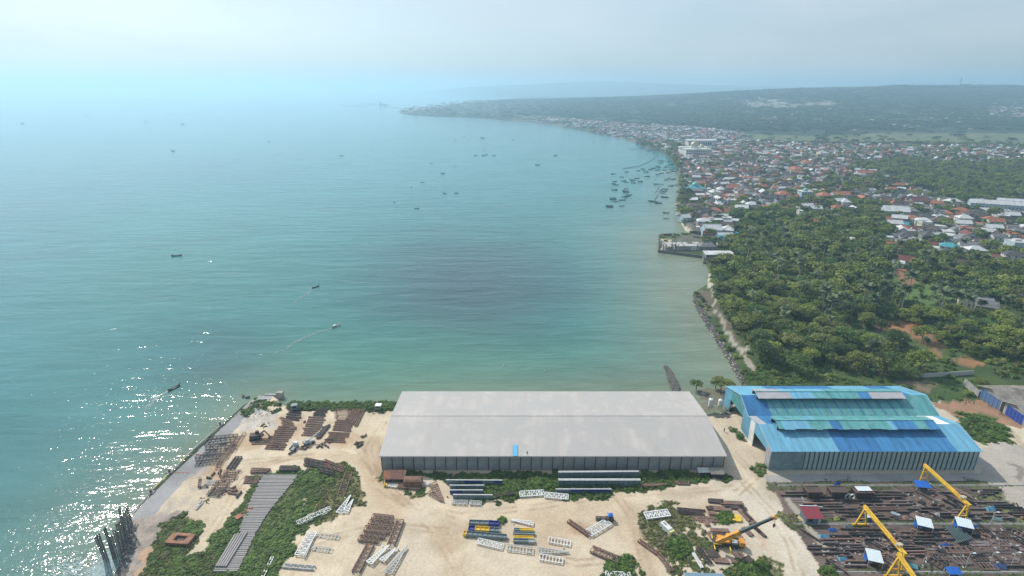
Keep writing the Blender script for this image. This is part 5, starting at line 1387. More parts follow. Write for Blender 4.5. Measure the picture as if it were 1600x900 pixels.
# ------------------------------------------------------------------ steelwork
S_rust = mat('rusty_steel', (0.23, 0.155, 0.13), .85, .2, .35, 1.2, second=(0.26, 0.13, 0.08), secfac=.4)
S_dark = mat('dark_steel', (0.085, 0.072, 0.070), .8, .3, .3, 1.0, second=(0.11, 0.07, 0.05), secfac=.4)
S_white = mat('white_primer_steel', (0.66, 0.67, 0.66), .5, 0, .15, 1.0, second=(0.50, 0.46, 0.40), secfac=.2)
S_grey = mat('grey_primer_steel', (0.40, 0.42, 0.42), .6, 0, .2, 1.0)
S_slate = mat('slate_primer_steel', (0.17, 0.22, 0.24), .6, 0, .2, 1.0)
S_navy = mat('navy_sheeting', (0.030, 0.045, 0.23), .5, 0, .2, 1.0)
S_yellow = mat('yellow_paint', (0.72, 0.48, 0.035), .5, 0, .15, 1.0)
S_gantry = mat('gantry_yellow', (0.70, 0.43, 0.045), .6, 0, .25, .6, second=(0.46, 0.25, 0.06), secfac=.45)
S_orange = mat('crane_orange', (0.66, 0.29, 0.035), .55, 0, .25, .8, second=(0.36, 0.18, 0.06), secfac=.35)
S_black = mat('black_rubber', (0.02, 0.02, 0.02), .8, 0, .2)
S_conc = mat('pile_concrete', (0.34, 0.32, 0.31), .9, 0, .25, .9, second=(0.22, 0.20, 0.19), secfac=.5)
def mid(p0, p1, z=0.0):
    a = G(*p0); b = G(*p1); d = b - a
    return (a + b) / 2 + Vector((0, 0, z)), d.length, math.atan2(d.y, d.x)
def zig(mb, L_, y0, y1, z0, z1, n_, t, st='warren'):
    """lacing in the plane between lines (y0,z0) and (y1,z1)"""
    for i in range(n_):
        xa = -L_ / 2 + L_ * i / n_; xb = xa + L_ / n_
        if st == 'warren':
            if i % 2: mb.beam((xa, y0, z0), (xb, y1, z1), t)
            else: mb.beam((xa, y1, z1), (xb, y0, z0), t)
        elif st == 'cross':
            mb.beam((xa, y0, z0), (xb, y1, z1), t); mb.beam((xa, y1, z1), (xb, y0, z0), t)
        mb.beam((xa, y0, z0), (xa, y1, z1), t)
    mb.beam((L_ / 2, y0, z0), (L_ / 2, y1, z1), t)
TR = {}
def truss_meshes(L_, w, h, t, n_, shape, m):
    k = (round(L_, 1), w, h, t, n_, shape, m.name)
    if k in TR: return TR[k]
    ch = []; la = MB(); L_ = round(L_, 1)
    if shape == 'box':
        for y in (-w / 2, w / 2):
            for z in (t, h): q = MB(); q.beam((-L_ / 2, y, z), (L_ / 2, y, z), t); ch.append(q.mesh('chord', m))
        zig(la, L_, -w / 2, w / 2, h, h, n_, t * .7); zig(la, L_, -w / 2, -w / 2, t, h, n_, t * .7); zig(la, L_, w / 2, w / 2, t, h, n_, t * .7)
    elif shape == 'flat':
        for y in (-w / 2, w / 2): q = MB(); q.beam((-L_ / 2, y, h), (L_ / 2, y, h), t * 1.2); ch.append(q.mesh('chord', m))
        zig(la, L_, -w / 2, w / 2, h, h, n_, t * .8)
    elif shape == 'ladder':
        for y in (-w / 2, w / 2): q = MB(); q.beam((-L_ / 2, y, h), (L_ / 2, y, h), t * 1.1); ch.append(q.mesh('chord', m))
        zig(la, L_, -w / 2, w / 2, h, h, n_, t * .9, 'rung')
    elif shape == 'tri':     # tapers to a point at +x
        q = MB(); q.beam((-L_ / 2, -w / 2, h), (L_ / 2, -w / 2, h), t * 1.3); ch.append(q.mesh('chord', m))
        q = MB(); q.beam((-L_ / 2, w / 2, h), (L_ / 2, -w / 2 + .1, h), t * 1.3); ch.append(q.mesh('chord', m))
        for i in range(n_):
            x0 = -L_ / 2 + L_ * i / n_; x1 = x0 + L_ / n_
            f0 = w * (1 - i / n_) - w / 2; f1 = w * (1 - (i + 1) / n_) - w / 2
            la.beam((x0, -w / 2, h), (x0, f0, h), t * .8); la.beam((x0, f0, h), (x1, -w / 2, h), t * .8)
    for y in (-w * .3, w * .3):
        for x in (-L_ * .35, L_ * .35): la.box(x - .15, y - .15, 0, x + .15, y + .15, max(.05, (t if shape == 'box' else h) - t * .5))
    TR[k] = (ch, la.mesh('lacing', m)); return TR[k]
def truss(p0, p1, w, h, t, n_, shape, m, label, group=None, name='steel_truss', z=0.0, rot=0.0):
    c, L_, a = mid(p0, p1, z)
    ch, la = truss_meshes(L_, w, h, t, n_, shape, m)
    o = thing(name, label, 'truss', c, a + rot, group)
    for q in ch: link('chord', q, o)
    stuff(link('lacing', la, o))
    return o
def rows(top, bot, n_, Lpx, ang, w, h, t, nz_, shape, m, label, jit=1.5, name='steel_truss'):
    if n_ > 3 and shape == 'box': w, h, t = w * .78, h * .55, t * .8
    """a row of like trusses stored side by side, each its own thing"""
    for i in range(n_):
        f_ = i / max(1, n_ - 1); cx = top[0] + (bot[0] - top[0]) * f_ + random.uniform(-jit, jit); cy = top[1] + (bot[1] - top[1]) * f_
        lp = (Lpx if not isinstance(Lpx, tuple) else Lpx[0] + (Lpx[1] - Lpx[0]) * f_) * random.choice([.88, .94, 1, 1, 1.06]); an = radians(ang + random.uniform(-2.0, 2.0))
        truss((cx - cos(an) * lp / 2, cy + sin(an) * lp / 2), (cx + cos(an) * lp / 2, cy - sin(an) * lp / 2), w, h, t, nz_, shape, m, label, label.split(',')[0] + 's', name)
rows((461, 642), (456, 656), 5, 22, -8, .75, .7, .16, 7, 'box', S_dark, 'dark steel truss, in the short stack beside the blue cab at the shore')
rows((503, 641), (499, 650), 4, 20, -3, .75, .8, .16, 6, 'box', S_dark, 'dark steel truss, at the shore end of the middle rusty rows')
rows((495, 653), (484, 681), 9, 27, -4, .62, .6, .15, 8, 'box', S_rust, 'rusty lattice truss, lying in the long middle row of the storage yard')
rows((534, 641), (536, 654), 4, 28, -2, .9, .4, .10, 8, 'flat', S_rust, 'light rusty lattice frame, in the block next to the shore hedge')
rows((538, 658), (534, 673), 6, 29, -3, .75, .6, .15, 8, 'box', S_rust, 'rusty lattice truss, in the right hand stack below the lattice frames')
rows((531, 677), (523, 691), 6, 31, -1, .65, .5, .14, 9, 'box', S_rust, 'rusty lattice truss, in the right hand stack closest to the track')
for k in range(4): truss((569 - k * 5.5, 641), (556 - k * 5.5, 667 - k * 2.5), .8, .5, .16, 8, 'box', S_rust, 'long rusty truss, slanting at the right end of the storage rows', 'slanting rusty trusses at the right end')
for k in range(3): truss((515 - k * 3.6, 665 + k * 1.5), (499 - k * 1.5, 685 + k * .5), .7, .6, .18, 7, 'box', S_dark, 'dark truss, slanting between the two rusty stacks', 'dark trusses slanting between the stacks')
rows((447, 656), (450, 667), 4, 19, -18, .8, .7, .15, 6, 'box', S_rust, 'rusty truss, in the small tilted pile beside the white rubble mound')
rows((449, 668), (428, 702), 12, (30, 32), -2, .62, .6, .15, 9, 'box', S_rust, 'rusty lattice truss, in the long row left of the storage yard')
rows((425, 686), (412, 694), 4, 38, 0, .5, .4, .12, 9, 'box', S_rust, 'long thin rusty truss, reaching towards the quay from the left row')
rows((352, 683), (326, 725), 11, (52, 40), 6, 1.5, .3, .16, 7, 'ladder', S_dark, 'dark ladder frame, spread flat over the concrete quay', jit=7, name='steel_ladder')
rows((372, 692), (342, 722), 5, 34, 58, 1.2, .35, .13, 6, 'ladder', S_rust, 'rusty ladder frame, lying slantwise at the edge of the quay', jit=6, name='steel_ladder')
for k in range(2): truss((371 + k * 5, 715), (357 + k * 6, 734), 1.1, .6, .18, 7, 'box', S_dark, 'dark heavy truss, slanting beside the quay frames', 'pair of dark heavy trusses by the quay')
rows((408, 736), (406, 739), 2, 29, -1, .9, .8, .17, 8, 'box', S_rust, 'dark rusty truss, at the roadside left of the green belt')
rows((396, 746), (391, 755), 4, 23, -2, .75, .6, .15, 7, 'box', S_rust, 'rusty truss, in the short row left of the stacked concrete piles')
rows((362, 738), (346, 762), 7, 25, 3, .9, .5, .14, 6, 'ladder', S_rust, 'rusty ladder frame, in the loose row between quay and stacked piles', jit=4, name='steel_ladder')
rows((341, 766), (334, 775), 3, 23, -6, .8, .5, .14, 6, 'flat', S_dark, 'dark lattice frame, lying lowest in the loose row by the quay', name='steel_ladder')
rows((331, 753), (326, 757), 2, 18, 2, .6, .4, .12, 5, 'ladder', S_grey, 'thin grey frame, lying on bare ground by the quay edge', name='steel_ladder')
truss((313, 748), (311, 763), .6, .4, .14, 4, 'ladder', S_dark, 'single dark frame standing alone upright to the shore between quay and piles', name='steel_ladder')
truss((311, 763), (326, 761), .5, .4, .14, 4, 'ladder', S_dark, 'single dark frame lying alone at the foot of another one', name='steel_ladder')
rows((315, 786), (310, 793), 5, 11, 45, .25, .25, .18, 3, 'flat', S_grey, 'short grey bar bundle, on pale ground above the weeds')
rows((452, 732), (451, 736), 3, 29, 0, .8, .8, .18, 8, 'box', S_dark, 'dark truss, on the road edge at the head of the green belt')
rows((492, 722), (494, 730), 3, 32, -12, .9, .7, .17, 8, 'box', S_dark, 'dark truss, tipped among the grass at the top of the green belt')
rows((523, 727), (520, 733), 2, 34, -22, .9, .6, .16, 8, 'box', S_rust, 'rusty truss, slanting in the dry grass by the bend of the track')
rows((510, 736), (511, 741), 2, 22, -10, 1.1, 1.0, .18, 5, 'box', S_dark, 'stub of dark truss, upended in the grass of the belt')
truss((545, 740), (533, 775), 2.2, .5, .14, 9, 'ladder', S_rust, 'rusty ladder frame at the grass edge beside the track bend', name='steel_ladder')
truss((516, 797), (465, 820), 1.6, .8, .14, 10, 'box', S_white, 'pale ladder truss half sunk in the bushes of the green belt')
truss((426, 872), (411, 902), .7, .4, .14, 8, 'ladder', S_white, 'pale rail like frame along the lower edge of the green belt', name='steel_ladder')
truss((530, 803), (544, 775), 1.9, .5, .18, 7, 'tri', S_white, 'white tapering truss, left one of the pair by the green belt')
truss((539, 803), (548, 782), 1.8, .5, .18, 6, 'tri', S_white, 'white tapering truss, right one of the pair by the green belt')
truss((489, 833), (468, 870), 2.6, .6, .17, 11, 'flat', S_white, 'long pale lattice frame with two arms on the sand', name='steel_ladder')
truss((492, 836), (476, 873), .5, .6, .16, 11, 'ladder', S_grey, 'narrow grey frame laid along the long pale lattice frame', name='steel_ladder')
truss((497, 836.5), (530, 841), 1.3, .4, .12, 6, 'ladder', S_grey, 'thin grey arm frame on the sand, upper one', name='steel_ladder')
truss((488, 857), (519, 861), 1.3, .4, .12, 6, 'ladder', S_grey, 'thin grey arm frame on the sand, lower one', name='steel_ladder')
truss((443, 885), (492, 889), 1.2, .5, .15, 9, 'box', S_grey, 'grey truss lying alone near the bottom of the sand')
for i, (y, xa, xb) in enumerate(((811, 582, 614), (820, 577, 614), (830, 570, 611), (838, 567, 603), (845, 561, 593))):
    truss((xa, y - 2), (xb, y + 1.5), 1.7, .9, .17, 9, 'box', S_rust, ['rusty wide truss, topmost of five stacked steps on the sand', 'rusty wide truss, second from top of the five on the sand', 'rusty wide truss, middle of the five on the sand', 'rusty wide truss, second from bottom of the five on the sand', 'rusty wide truss, lowest of the five on the sand'][i])
truss((626, 815), (611, 854), 2.0, .9, .17, 11, 'box', S_rust, 'rusty truss slanting at the right side of the five wide ones')
truss((579, 853), (556, 896), 2.1, .8, .17, 12, 'box', S_rust, 'long dark rusty truss slanting down below the five wide ones')
truss((577, 883), (605, 853), 1.9, .8, .22, 9, 'tri', S_white, 'white tapering truss, largest of three beside the slanting dark one')
truss((597, 879), (616, 858), 1.7, .7, .20, 7, 'tri', S_white, 'white tapering truss, middle of three on the sand')
truss((606, 898), (630, 855), 2.4, .7, .18, 10, 'tri', S_grey, 'grey tapering truss, right of the two white ones')
# in front of the warehouse
def girder(p0, p1, d, segs, label, z=0.0, wid=.45, name='steel_girder', group=None):
    """plate girder lying on blocks: web, flanges, stiffeners; segs = [(end fraction, material)]"""
    c, L_, a = mid(p0, p1, z); o = thing(name, label, 'girder', c, a, group)
    f0 = 0
    for fe, m in segs:
        q = MB(); x0 = -L_ / 2 + L_ * f0 + .01; x1 = -L_ / 2 + L_ * fe - .01; q.box(x0, -.05, .25, x1, .05, .25 + d)
        k = max(1, int((x1 - x0) / 1.5))
        for i in range(k + 1): xx = x0 + .05 + (x1 - x0 - .1) * i / k; q.box(xx - .04, -wid / 2 + .02, .3, xx + .04, wid / 2 - .02, .2 + d)
        q.obj('web', m, o); f0 = fe
    q = MB(); q.box(-L_ / 2, -wid / 2, .25 + d, L_ / 2, wid / 2, .33 + d); q.obj('top_flange', S_grey, o)
    q = MB(); q.box(-L_ / 2, -wid / 2, .17, L_ / 2, wid / 2, .249); q.obj('bottom_flange', segs[0][1], o)
    for x in (-L_ * .4, 0, L_ * .4): q = MB(); q.box(x - .2, -wid / 2 - .2, -.05, x + .2, wid / 2 + .2, .168); q.obj('block', M_trunk, o)
    return o
girder((697, 756), (785, 756.5), 1.3, [(.33, S_slate), (.64, S_navy), (.85, S_slate), (1, S_navy)], 'slate and navy girder, longest of the four stacked before the warehouse')
girder((703, 764), (757, 764), 1.2, [(1, S_slate)], 'slate girder, second of the four before the warehouse')
girder((703, 771.5), (755, 771.5), 1.2, [(.38, S_navy), (1, S_slate)], 'girder with navy left third, third of the four before the warehouse')
girder((708, 779.5), (770, 780), 1.4, [(1, S_slate)], 'slate girder, nearest the road of the four before the warehouse')
for k, (a, b) in enumerate((((706, 786), (730, 787)), ((734, 787), (752, 788)))): truss(a, b, 1.6, .5, .16, 6, 'flat', S_grey, ['small pale lattice panel, left one at the roadside', 'small pale lattice panel, right one at the roadside'][k])
girder((872, 747), (997, 746), 2.2, [(.33, S_slate), (.67, S_slate), (1, S_slate)], 'great dark slate girder closest to the warehouse wall', wid=.8)
girder((872, 758), (1000, 758), 1.9, [(.33, S_slate), (.67, S_slate), (1, S_slate)], 'great slate girder with bright top flange before the warehouse', wid=1.0)
girder((868, 770), (955, 770), 1.2, [(.28, S_slate), (1, S_navy)], 'slate and navy girder in the weeds nearest the road')
truss((812, 774), (850, 771.5), 2.3, .5, .24, 10, 'flat', S_white, 'bright white truss at the roadside, left one of two')
truss((851, 775), (888, 778.5), 2.2, .5, .24, 10, 'flat', S_white, 'bright white truss at the roadside, right one of two')
truss((773, 777), (804, 772), .8, .5, .18, 6, 'box', S_dark, 'dark truss in the weeds between slate girders and white trusses')
truss((676, 757), (699, 783), 2.8, .6, .16, 9, 'tri', S_rust, 'rusty tapering truss on white ground, larger one')
truss((671, 770), (693, 782), 2.0, .6, .16, 7, 'tri', S_rust, 'rusty tapering truss on white ground, smaller one')
rows((638, 760), (638, 764), 2, 34, -3, .8, .7, .16, 9, 'box', S_rust, 'rusty truss, lying before the rusty tank by the warehouse corner')
truss((606, 759), (621, 761), 1.4, .5, .16, 6, 'flat', S_white, 'small white lattice panel at the warehouse corner')
truss((657, 757), (672, 757), 1.4, .5, .16, 6, 'flat', S_white, 'small white lattice panel right of the rusty tank')
rows((1023, 759), (1016, 760), 2, 40, 4, .6, .5, .15, 9, 'box', S_rust, 'rusty truss, in the weeds right of the great slate girders')
rows((1066, 755), (1068, 757), 2, 22, 0, .6, .5, .15, 6, 'box', S_rust, 'rusty truss, in the weeds left of the small grey hut')
# middle of the sand: painted columns
def column(p0, p1, r, segs, label, name='steel_column'):
    c, L_, a = mid(p0, p1); o = thing(name, label, 'column', c, a); f0 = 0
    for fe, m in segs:
        q = MB(); x0 = -L_ / 2 + L_ * f0; x1 = -L_ / 2 + L_ * fe - .02; q.box(x0, -r, .2, x1, r, .2 + r * .7); q.box(x0, -r, .2 + r * .7, x1, -r + .12, .2 + r * 1.3); q.box(x0, r - .12, .2 + r * .7, x1, r, .2 + r * 1.3)
        k = max(1, int((x1 - x0) / 1.3))
        for i in range(k + 1): xx = x0 + .05 + (x1 - x0 - .12) * i / k; q.box(xx - .05, -r + .125, .2 + r * .7, xx + .05, r - .125, .2 + r * 1.2)
        q.obj('section', m, o); f0 = fe
    for x in (-L_ * .38, L_ * .38): q = MB(); q.box(x - .2, -r - .2, -.05, x + .2, r + .2, .195); q.obj('block', M_trunk, o)
    return o
column((733, 819), (780, 821), .72, [(.65, S_slate), (1, S_navy)], 'slate column with navy end, top of three painted columns')
column((732, 829), (780, 832), .78, [(.22, S_navy), (.68, S_yellow), (1, S_slate)], 'column painted yellow in its middle, second of three painted columns')
column((724, 836), (792, 842), .70, [(.08, S_yellow), (1, S_slate)], 'long slate column with yellow tip, lowest of three painted columns')
truss((746, 847), (786, 856), 2.0, .5, .17, 11, 'flat', S_white, 'white zigzag truss below the three painted columns')
truss((833, 820), (797, 817), 1.5, .5, .20, 7, 'tri', S_white, 'white tapering truss at the top of the yellow and slate stack')
column((803, 829), (834, 830), .40, [(.3, S_slate), (1, S_yellow)], 'thin yellow column, upper one of the right stack', 'steel_column')
column((802, 835), (836, 836), .45, [(1, S_slate)], 'slate column between the two yellow ones of the right stack')
column((803, 841), (834, 842), .40, [(1, S_yellow)], 'thin yellow column, lower one of the right stack')
column((802, 847), (836, 848), .55, [(.7, S_slate), (1, S_grey)], 'slate column lying lowest in the right stack')
truss((792, 857), (833, 862), 2.1, .5, .18, 8, 'ladder', S_grey, 'grey arched truss below the right stack', 'x', 'steel_ladder')['group'] = 'grey arched trusses'
truss((857, 845), (891, 851), 1.9, .5, .18, 7, 'ladder', S_white, 'pale arched truss, uppermost of the three at the right', None, 'steel_ladder')
truss((841, 862), (888, 860), 2.2, .5, .17, 9, 'tri', S_grey, 'grey tapering truss between the two arched ones')
truss((843, 872), (879, 878), 1.9, .5, .18, 7, 'ladder', S_white, 'pale arched truss, lowest of the three at the right', None, 'steel_ladder')
truss((888, 816), (921, 839), 1.1, .8, .18, 9, 'box', S_rust, 'rusty truss forming the left arm of a V on the sand')
truss((919, 836), (951, 817), 2.6, .6, .20, 9, 'flat', S_white, 'wide pale truss forming the right arm of a V on the sand')
truss((931, 812), (958, 813), .9, .8, .18, 6, 'box', S_dark, 'dark short truss beside the blue machine on the sand')
truss((924, 860), (967, 878), 2.2, .8, .18, 9, 'box', S_rust, 'rusty truss running into the bush at the bottom')
truss((998, 846), (1026, 866), 1.1, .6, .16, 9, 'box', S_rust, 'dark rusty truss along the sand track, upper one')
truss((1024, 862), (1050, 894), 1.0, .6, .16, 10, 'box', S_rust, 'dark rusty truss along the sand track, lower one')
truss((1008, 808), (1045, 803), 2.6, .5, .28, 9, 'flat', S_white, 'bright white truss in the grass right of the sand track')
rows((1079, 797), (1079, 804), 4, 42, -4, .7, .6, .16, 11, 'box', S_dark, 'dark truss, in the tight stack above the truck crane')
truss((1091, 858), (1109, 882), 1.2, .7, .2, 10, 'box', S_dark, 'dark heavy truss slanting in the weeds, rear one')
truss((1083, 866), (1097, 889), .6, .5, .2, 10, 'box', S_white, 'pale beam slanting beside the dark heavy truss')
truss((946, 899), (985, 901), 1.6, .5, .2, 8, 'flat', S_white, 'white truss lying under the bush at the bottom edge')
# flat plates and bundles round the truck crane
def bundle(px, py, L_, w, h, rz, m, label, group=None, nb_=5, name='beam_bundle'):
    o = thing(name, label, 'beams', G(px, py), rz, group)
    lay = max(1, int(h / .3))
    q = MB(); q.box(-w / 2, -.12, 0, w / 2, .12, .12)
    for s in (-.35, .35):
        b_ = MB(); b_.box(L_ * s - .1, -w / 2, -.03, L_ * s + .1, w / 2, .14); b_.obj('bearer', M_trunk, o)
    for j in range(nb_):
        y = -w / 2 + (j + .5) * w / nb_; dx = random.uniform(-.25, .25)
        mb = MB(); bw_ = w / nb_ * .42
        mb.box(-L_ / 2 + dx, y - bw_, .145, L_ / 2 + dx, y + bw_, .2); mb.box(-L_ / 2 + dx, y - .04, .2, L_ / 2 + dx, y + .04, .1 + h); mb.box(-L_ / 2 + dx, y - bw_, .1 + h, L_ / 2 + dx, y + bw_, .16 + h)
        mb.obj('beam', m, o)
    return o
PL = [(1118, 784, 4.5, 1.8, -.1), (1143, 787, 6.6, 1.6, -.05), (1127, 796, 5.5, 2.0, -.06), (1148, 794, 6.4, 1.4, -.05), (1164, 806, 1.8, 5.0, .25), (1170, 809, 1.4, 5.0, .3), (1109, 795, 1.8, 1.6, .2), (1112, 803, 2.2, 1.4, 0),
      (1124, 830, 5.2, 1.4, -.05), (1125, 837, 4.2, 1.4, -.1), (1150, 839, 3.2, 1.8, -.2), (1111, 838, 1.6, 2.6, .2), (1114, 867, 2.8, 3.4, .3), (1126, 877, 4.0, 1.8, -.1), (1180, 826, 1.2, 4.0, .4), (1184, 830, 1.0, 5.4, .42), (1168, 832, 1.6, 3.4, .35), (1104, 819, 1.5, 1.8, .1), (1161, 797, 1.0, 2.6, .3), (1155, 870, 2.5, 2.2, .2), (1148, 878, 2.0, 1.4, 0), (1168, 876, 2.6, 2.0, .5)]
for i, (px, py, a, b, rz) in enumerate(PL):
    ln, wd, r_ = (a, b, rz) if a >= b else (b, a, rz + pi / 2)
    bundle(px, py, ln, wd, .35, r_, S_rust if i % 3 else S_dark, 'flat rusty beam bundle, lying on the pale ground round the truck crane', 'beam bundles round the truck crane', max(3, int(wd / .38)))
bundle(1149, 811, 3.2, 2.6, .4, -.25, S_yellow, 'bright yellow beam bundle beside the round bush by the truck crane', None, 5)
rows((1098, 811), (1106, 813), 2, 34, -3, 1.6, .25, .14, 8, 'flat', S_rust, 'flat rusty frame, on the ground between dark stack and round bush', name='steel_ladder')

# stacked concrete piles
n_ = 58; k = 0
pile = MB(); pile.box(-.5, -.21, 0, .5, .21, .42)
pile_me = pile.mesh('concrete_pile', S_conc)
ya, yb = G(438, 744).y, G(375, 893).y
for i in range(n_):
    y = ya + (yb - ya) * i / (n_ - 1); _, py = P(0.0, y); py = float(py)
    xl = float(np.interp(py, [744, 790, 832, 834, 860, 893], [411, 388, 373, 378, 357, 335])); xr = float(np.interp(py, [744, 755, 777, 800, 833, 860, 893], [465, 458, 439, 421, 400, 388, 372]))
    a = G(xl + random.uniform(-1.4, 1.4), py); b = G(xr + random.uniform(-1, 1), py)
    o = link('concrete_pile', pile_me); o.location = ((a.x + b.x) / 2, y + random.uniform(-.05, .05), random.choice([0, .0, .04, .30 if i % 13 == 7 else 0])); o.scale = (b.x - a.x, 1, 1); o.rotation_euler = (0, 0, random.uniform(-.012, .012))
    part_ = 'upper' if i < 20 else 'middle' if i < 40 else 'lower'
    tag(o, 'long grey concrete pile in the %s part of the great row of piles' % part_, 'pile', 'concrete piles in the %s part of the row' % part_)
for i in range(5):
    p0 = (386 - i * 4.4, 834 + i * 1.0); p1 = (353 - i * 3.6, 888)
    c, L_, a = mid(p0, p1, .46); o = link('concrete_pile', pile_me); o.location = c; o.rotation_euler = (0, 0, a); o.scale = (L_, 1.05, 1)
    tag(o, 'long concrete pile, laid slantwise on top of the lower pile rows', 'pile', 'slanting concrete piles on top')
# sheet pile remains and rubble at the corner
SPL = [(165, 874, 149, 838, .9), (169, 876, 153, 834, .9), (180, 872, 163, 824, .9), (178, 874, 168, 838, .9), (184, 873, 173, 836, .9), (188, 868, 178, 828, 1.0), (190, 860, 183, 818, 1.2), (194, 852, 187, 813, 1.0), (197, 846, 191, 806, 1.0), (200, 840, 194, 800, 1.0), (193, 836, 186, 793, .8), (203, 834, 198, 791, .9), (206, 825, 202, 803, .8)]
S_sheet = mat('weathered_sheet_pile', (0.20, 0.205, 0.195), .85, 0, .3, .8, second=(0.10, 0.10, 0.09), secfac=.5)
for i, (bx, by, tx_, ty_, w) in enumerate(SPL):
    b = G(bx, by, SEA); h_ = 4.6 + random.uniform(0, 3.4)
    # height that brings the top to its surveyed row
    best = min(np.arange(2.0, 12, .1), key=lambda q: abs(P(b.x - .3, b.y, SEA + q)[1] - ty_)); 
    tp = G(tx_, ty_, SEA + best * .97)
    o = thing('sheet_pile', 'weathered grey sheet pile standing in the surf, number counts from the sea end', 'pile', b + Vector((0, 0, -3)))
    o['label'] = ['outermost weathered sheet pile in the surf', 'second outermost sheet pile, touching the outermost', 'tallest sheet pile of the middle clump in the surf', 'sheet pile at the left foot of the middle clump', 'sheet pile at the right foot of the middle clump', 'sheet pile joining the middle clump to the wall', 'lowest sheet pile of the leaning wall on the rubble', 'second sheet pile of the leaning wall from below', 'third sheet pile of the leaning wall from below', 'fourth sheet pile of the leaning wall from below', 'tall left horn of the leaning sheet pile wall', 'tall right horn of the leaning sheet pile wall', 'last short sheet pile next to the concrete quay'][i]
    q = MB(); d = tp - b; d = Vector((min(1.5, max(-1.5, d.x)), min(1.2, max(-1.2, d.y)), d.z)); t0 = Vector((0, 0, 0)); t1 = d + Vector((0, 0, 3))
    ux_ = Vector((.45, .9, 0)).normalized()
    for s, oy_ in ((-1, 0), (0, .22), (1, 0)):
        c_ = ux_ * (s * w * .27) + Vector((.9, -.45, 0)) * oy_
        q.beam(t0 + c_, t1 + c_ + Vector((0, 0, random.uniform(-.25, .15))), w * .28, .10, up=tuple(ux_.cross(Vector((0, 0, 1)))))
    q.obj('plate', S_sheet, o)
rock_forms = []
M_rock = mat('pale_rock', (0.30, 0.275, 0.25), .95, 0, .3, .8, objvar=.5); M_rockd = mat('dark_rock', (0.11, 0.10, 0.09), .95, 0, .3, .8, objvar=.35)
def rock_mesh(seed, m):
    g = random.Random(seed); bm = __import__('bmesh').new(); __import__('bmesh').ops.create_icosphere(bm, subdivisions=1, radius=.5)
    for v in bm.verts: v.co *= g.uniform(.7, 1.2); v.co.z *= .7
    me = bpy.data.meshes.new('rock_form'); bm.to_mesh(me); bm.free(); me.materials.append(m); return me
ROCKS = [rock_mesh(i, M_rock if i % 2 else M_rockd) for i in range(6)]
def rocks(name, poly, n_, s0, s1, label, z=None, vars_=None, zb=0):
    xs = [p[0] for p in poly]; ys = [p[1] for p in poly]; P_ = []
    w = GA(poly, 0); x = rng.uniform(w[:, 0].min(), w[:, 0].max(), n_ * 6); y = rng.uniform(w[:, 1].min(), w[:, 1].max(), n_ * 6)
    px, py = P(x, y); k_ = inpoly(px, py, poly); x, y = x[k_][:n_], y[k_][:n_]
    sdx = coast_sd(x, y); zz = np.where(sdx > 0, SEA - .3 + 1.3 * np.clip(sdx / 3, 0, 1), SEA - .45) + zb
    sc = rng.uniform(s0, s1, len(x)) ** 1.0
    return scatter(name, np.stack([x, y, zz], 1), np.stack([sc, sc * rng.uniform(.6, 1.1, len(x)), sc * .8], 1), rng.uniform(0, 6.28, len(x)), [ROCKS[i] for i in (vars_ or range(6))], label, 'rocks')
rocks('shore_rubble', [(190, 905), (186, 870), (198, 830), (206, 806), (238, 808), (268, 815), (262, 835), (240, 850), (222, 868), (214, 905)], 1900, .3, 1.4, 'pinkish grey rubble sloping into the surf below the quay')
rocks('shore_rubble', [(172, 905), (184, 866), (196, 824), (203, 828), (196, 850), (192, 905)], 350, .5, 1.5, 'dark wet boulders along the waterline by the sheet piles', vars_=[0, 2, 4])
rocks('quay_edge_rubble', [(196, 806), (236, 757), (298, 695), (342, 655), (402, 611), (408, 613), (348, 661), (303, 703), (240, 767), (205, 808)], 260, .5, 1.7, 'broken concrete lumps fallen along the seaward foot of the quay', vars_=[0, 2, 1])
rocks('quay_rubble', [(318, 735), (340, 695), (372, 660), (385, 655), (365, 700), (340, 740), (322, 760)], 420, .15, .6, 'stones and broken slabs strewn where the quay meets the sand')
rocks('rubble_mound', [(372, 655), (395, 642), (435, 636), (440, 648), (425, 665), (395, 674), (370, 668)], 900, .2, .7, 'heap of whitish broken stone beside the quay', zb=.05, vars_=[1, 3, 5])
rocks('quay_rubble', [(240, 815), (330, 720), (345, 735), (320, 780), (300, 800), (262, 812)], 1100, .15, .7, 'thin scatter of stones over the landward side of the quay', zb=-.0)
rocks('revetment_rocks', [(1082, 466), (1090, 466), (1101, 486), (1113, 506), (1128, 530), (1142, 552), (1157, 578), (1170, 602), (1158, 603), (1145, 578), (1130, 553), (1115, 530), (1101, 509), (1089, 488)], 1500, .5, 1.7, 'band of broken rocks along the water below the coast path', vars_=[0, 2, 4, 0, 2, 1])
rocks('jetty_rocks', [(1038, 569), (1045, 570), (1060, 598), (1062, 609), (1052, 609), (1046, 592)], 420, .6, 1.5, 'low rock jetty running out from behind the warehouse', zb=1.0, vars_=[0, 2, 4])
rocks('track_stones', [(1130, 506), (1160, 530), (1188, 548), (1180, 556), (1150, 545), (1128, 520)], 160, .3, .9, 'pale stones strewn beside the coast path', vars_=[1, 3])
rocks('yard_rubble', [(900, 800), (1000, 790), (1010, 850), (960, 870), (890, 840)], 160, .12, .4, 'small stones strewn over the sand round the V of trusses')
rocks('yard_rubble', [(1090, 780), (1200, 780), (1200, 850), (1120, 890), (1070, 890), (1050, 830)], 500, .15, .6, 'dark scraps and stones round the truck crane', vars_=[0, 2, 4, 1])
rocks('yard_rubble', [(1085, 622), (1135, 622), (1138, 650), (1098, 652)], 260, .3, .9, 'dark scrap heaped round the two white tanks', vars_=[0, 2, 4, 1])
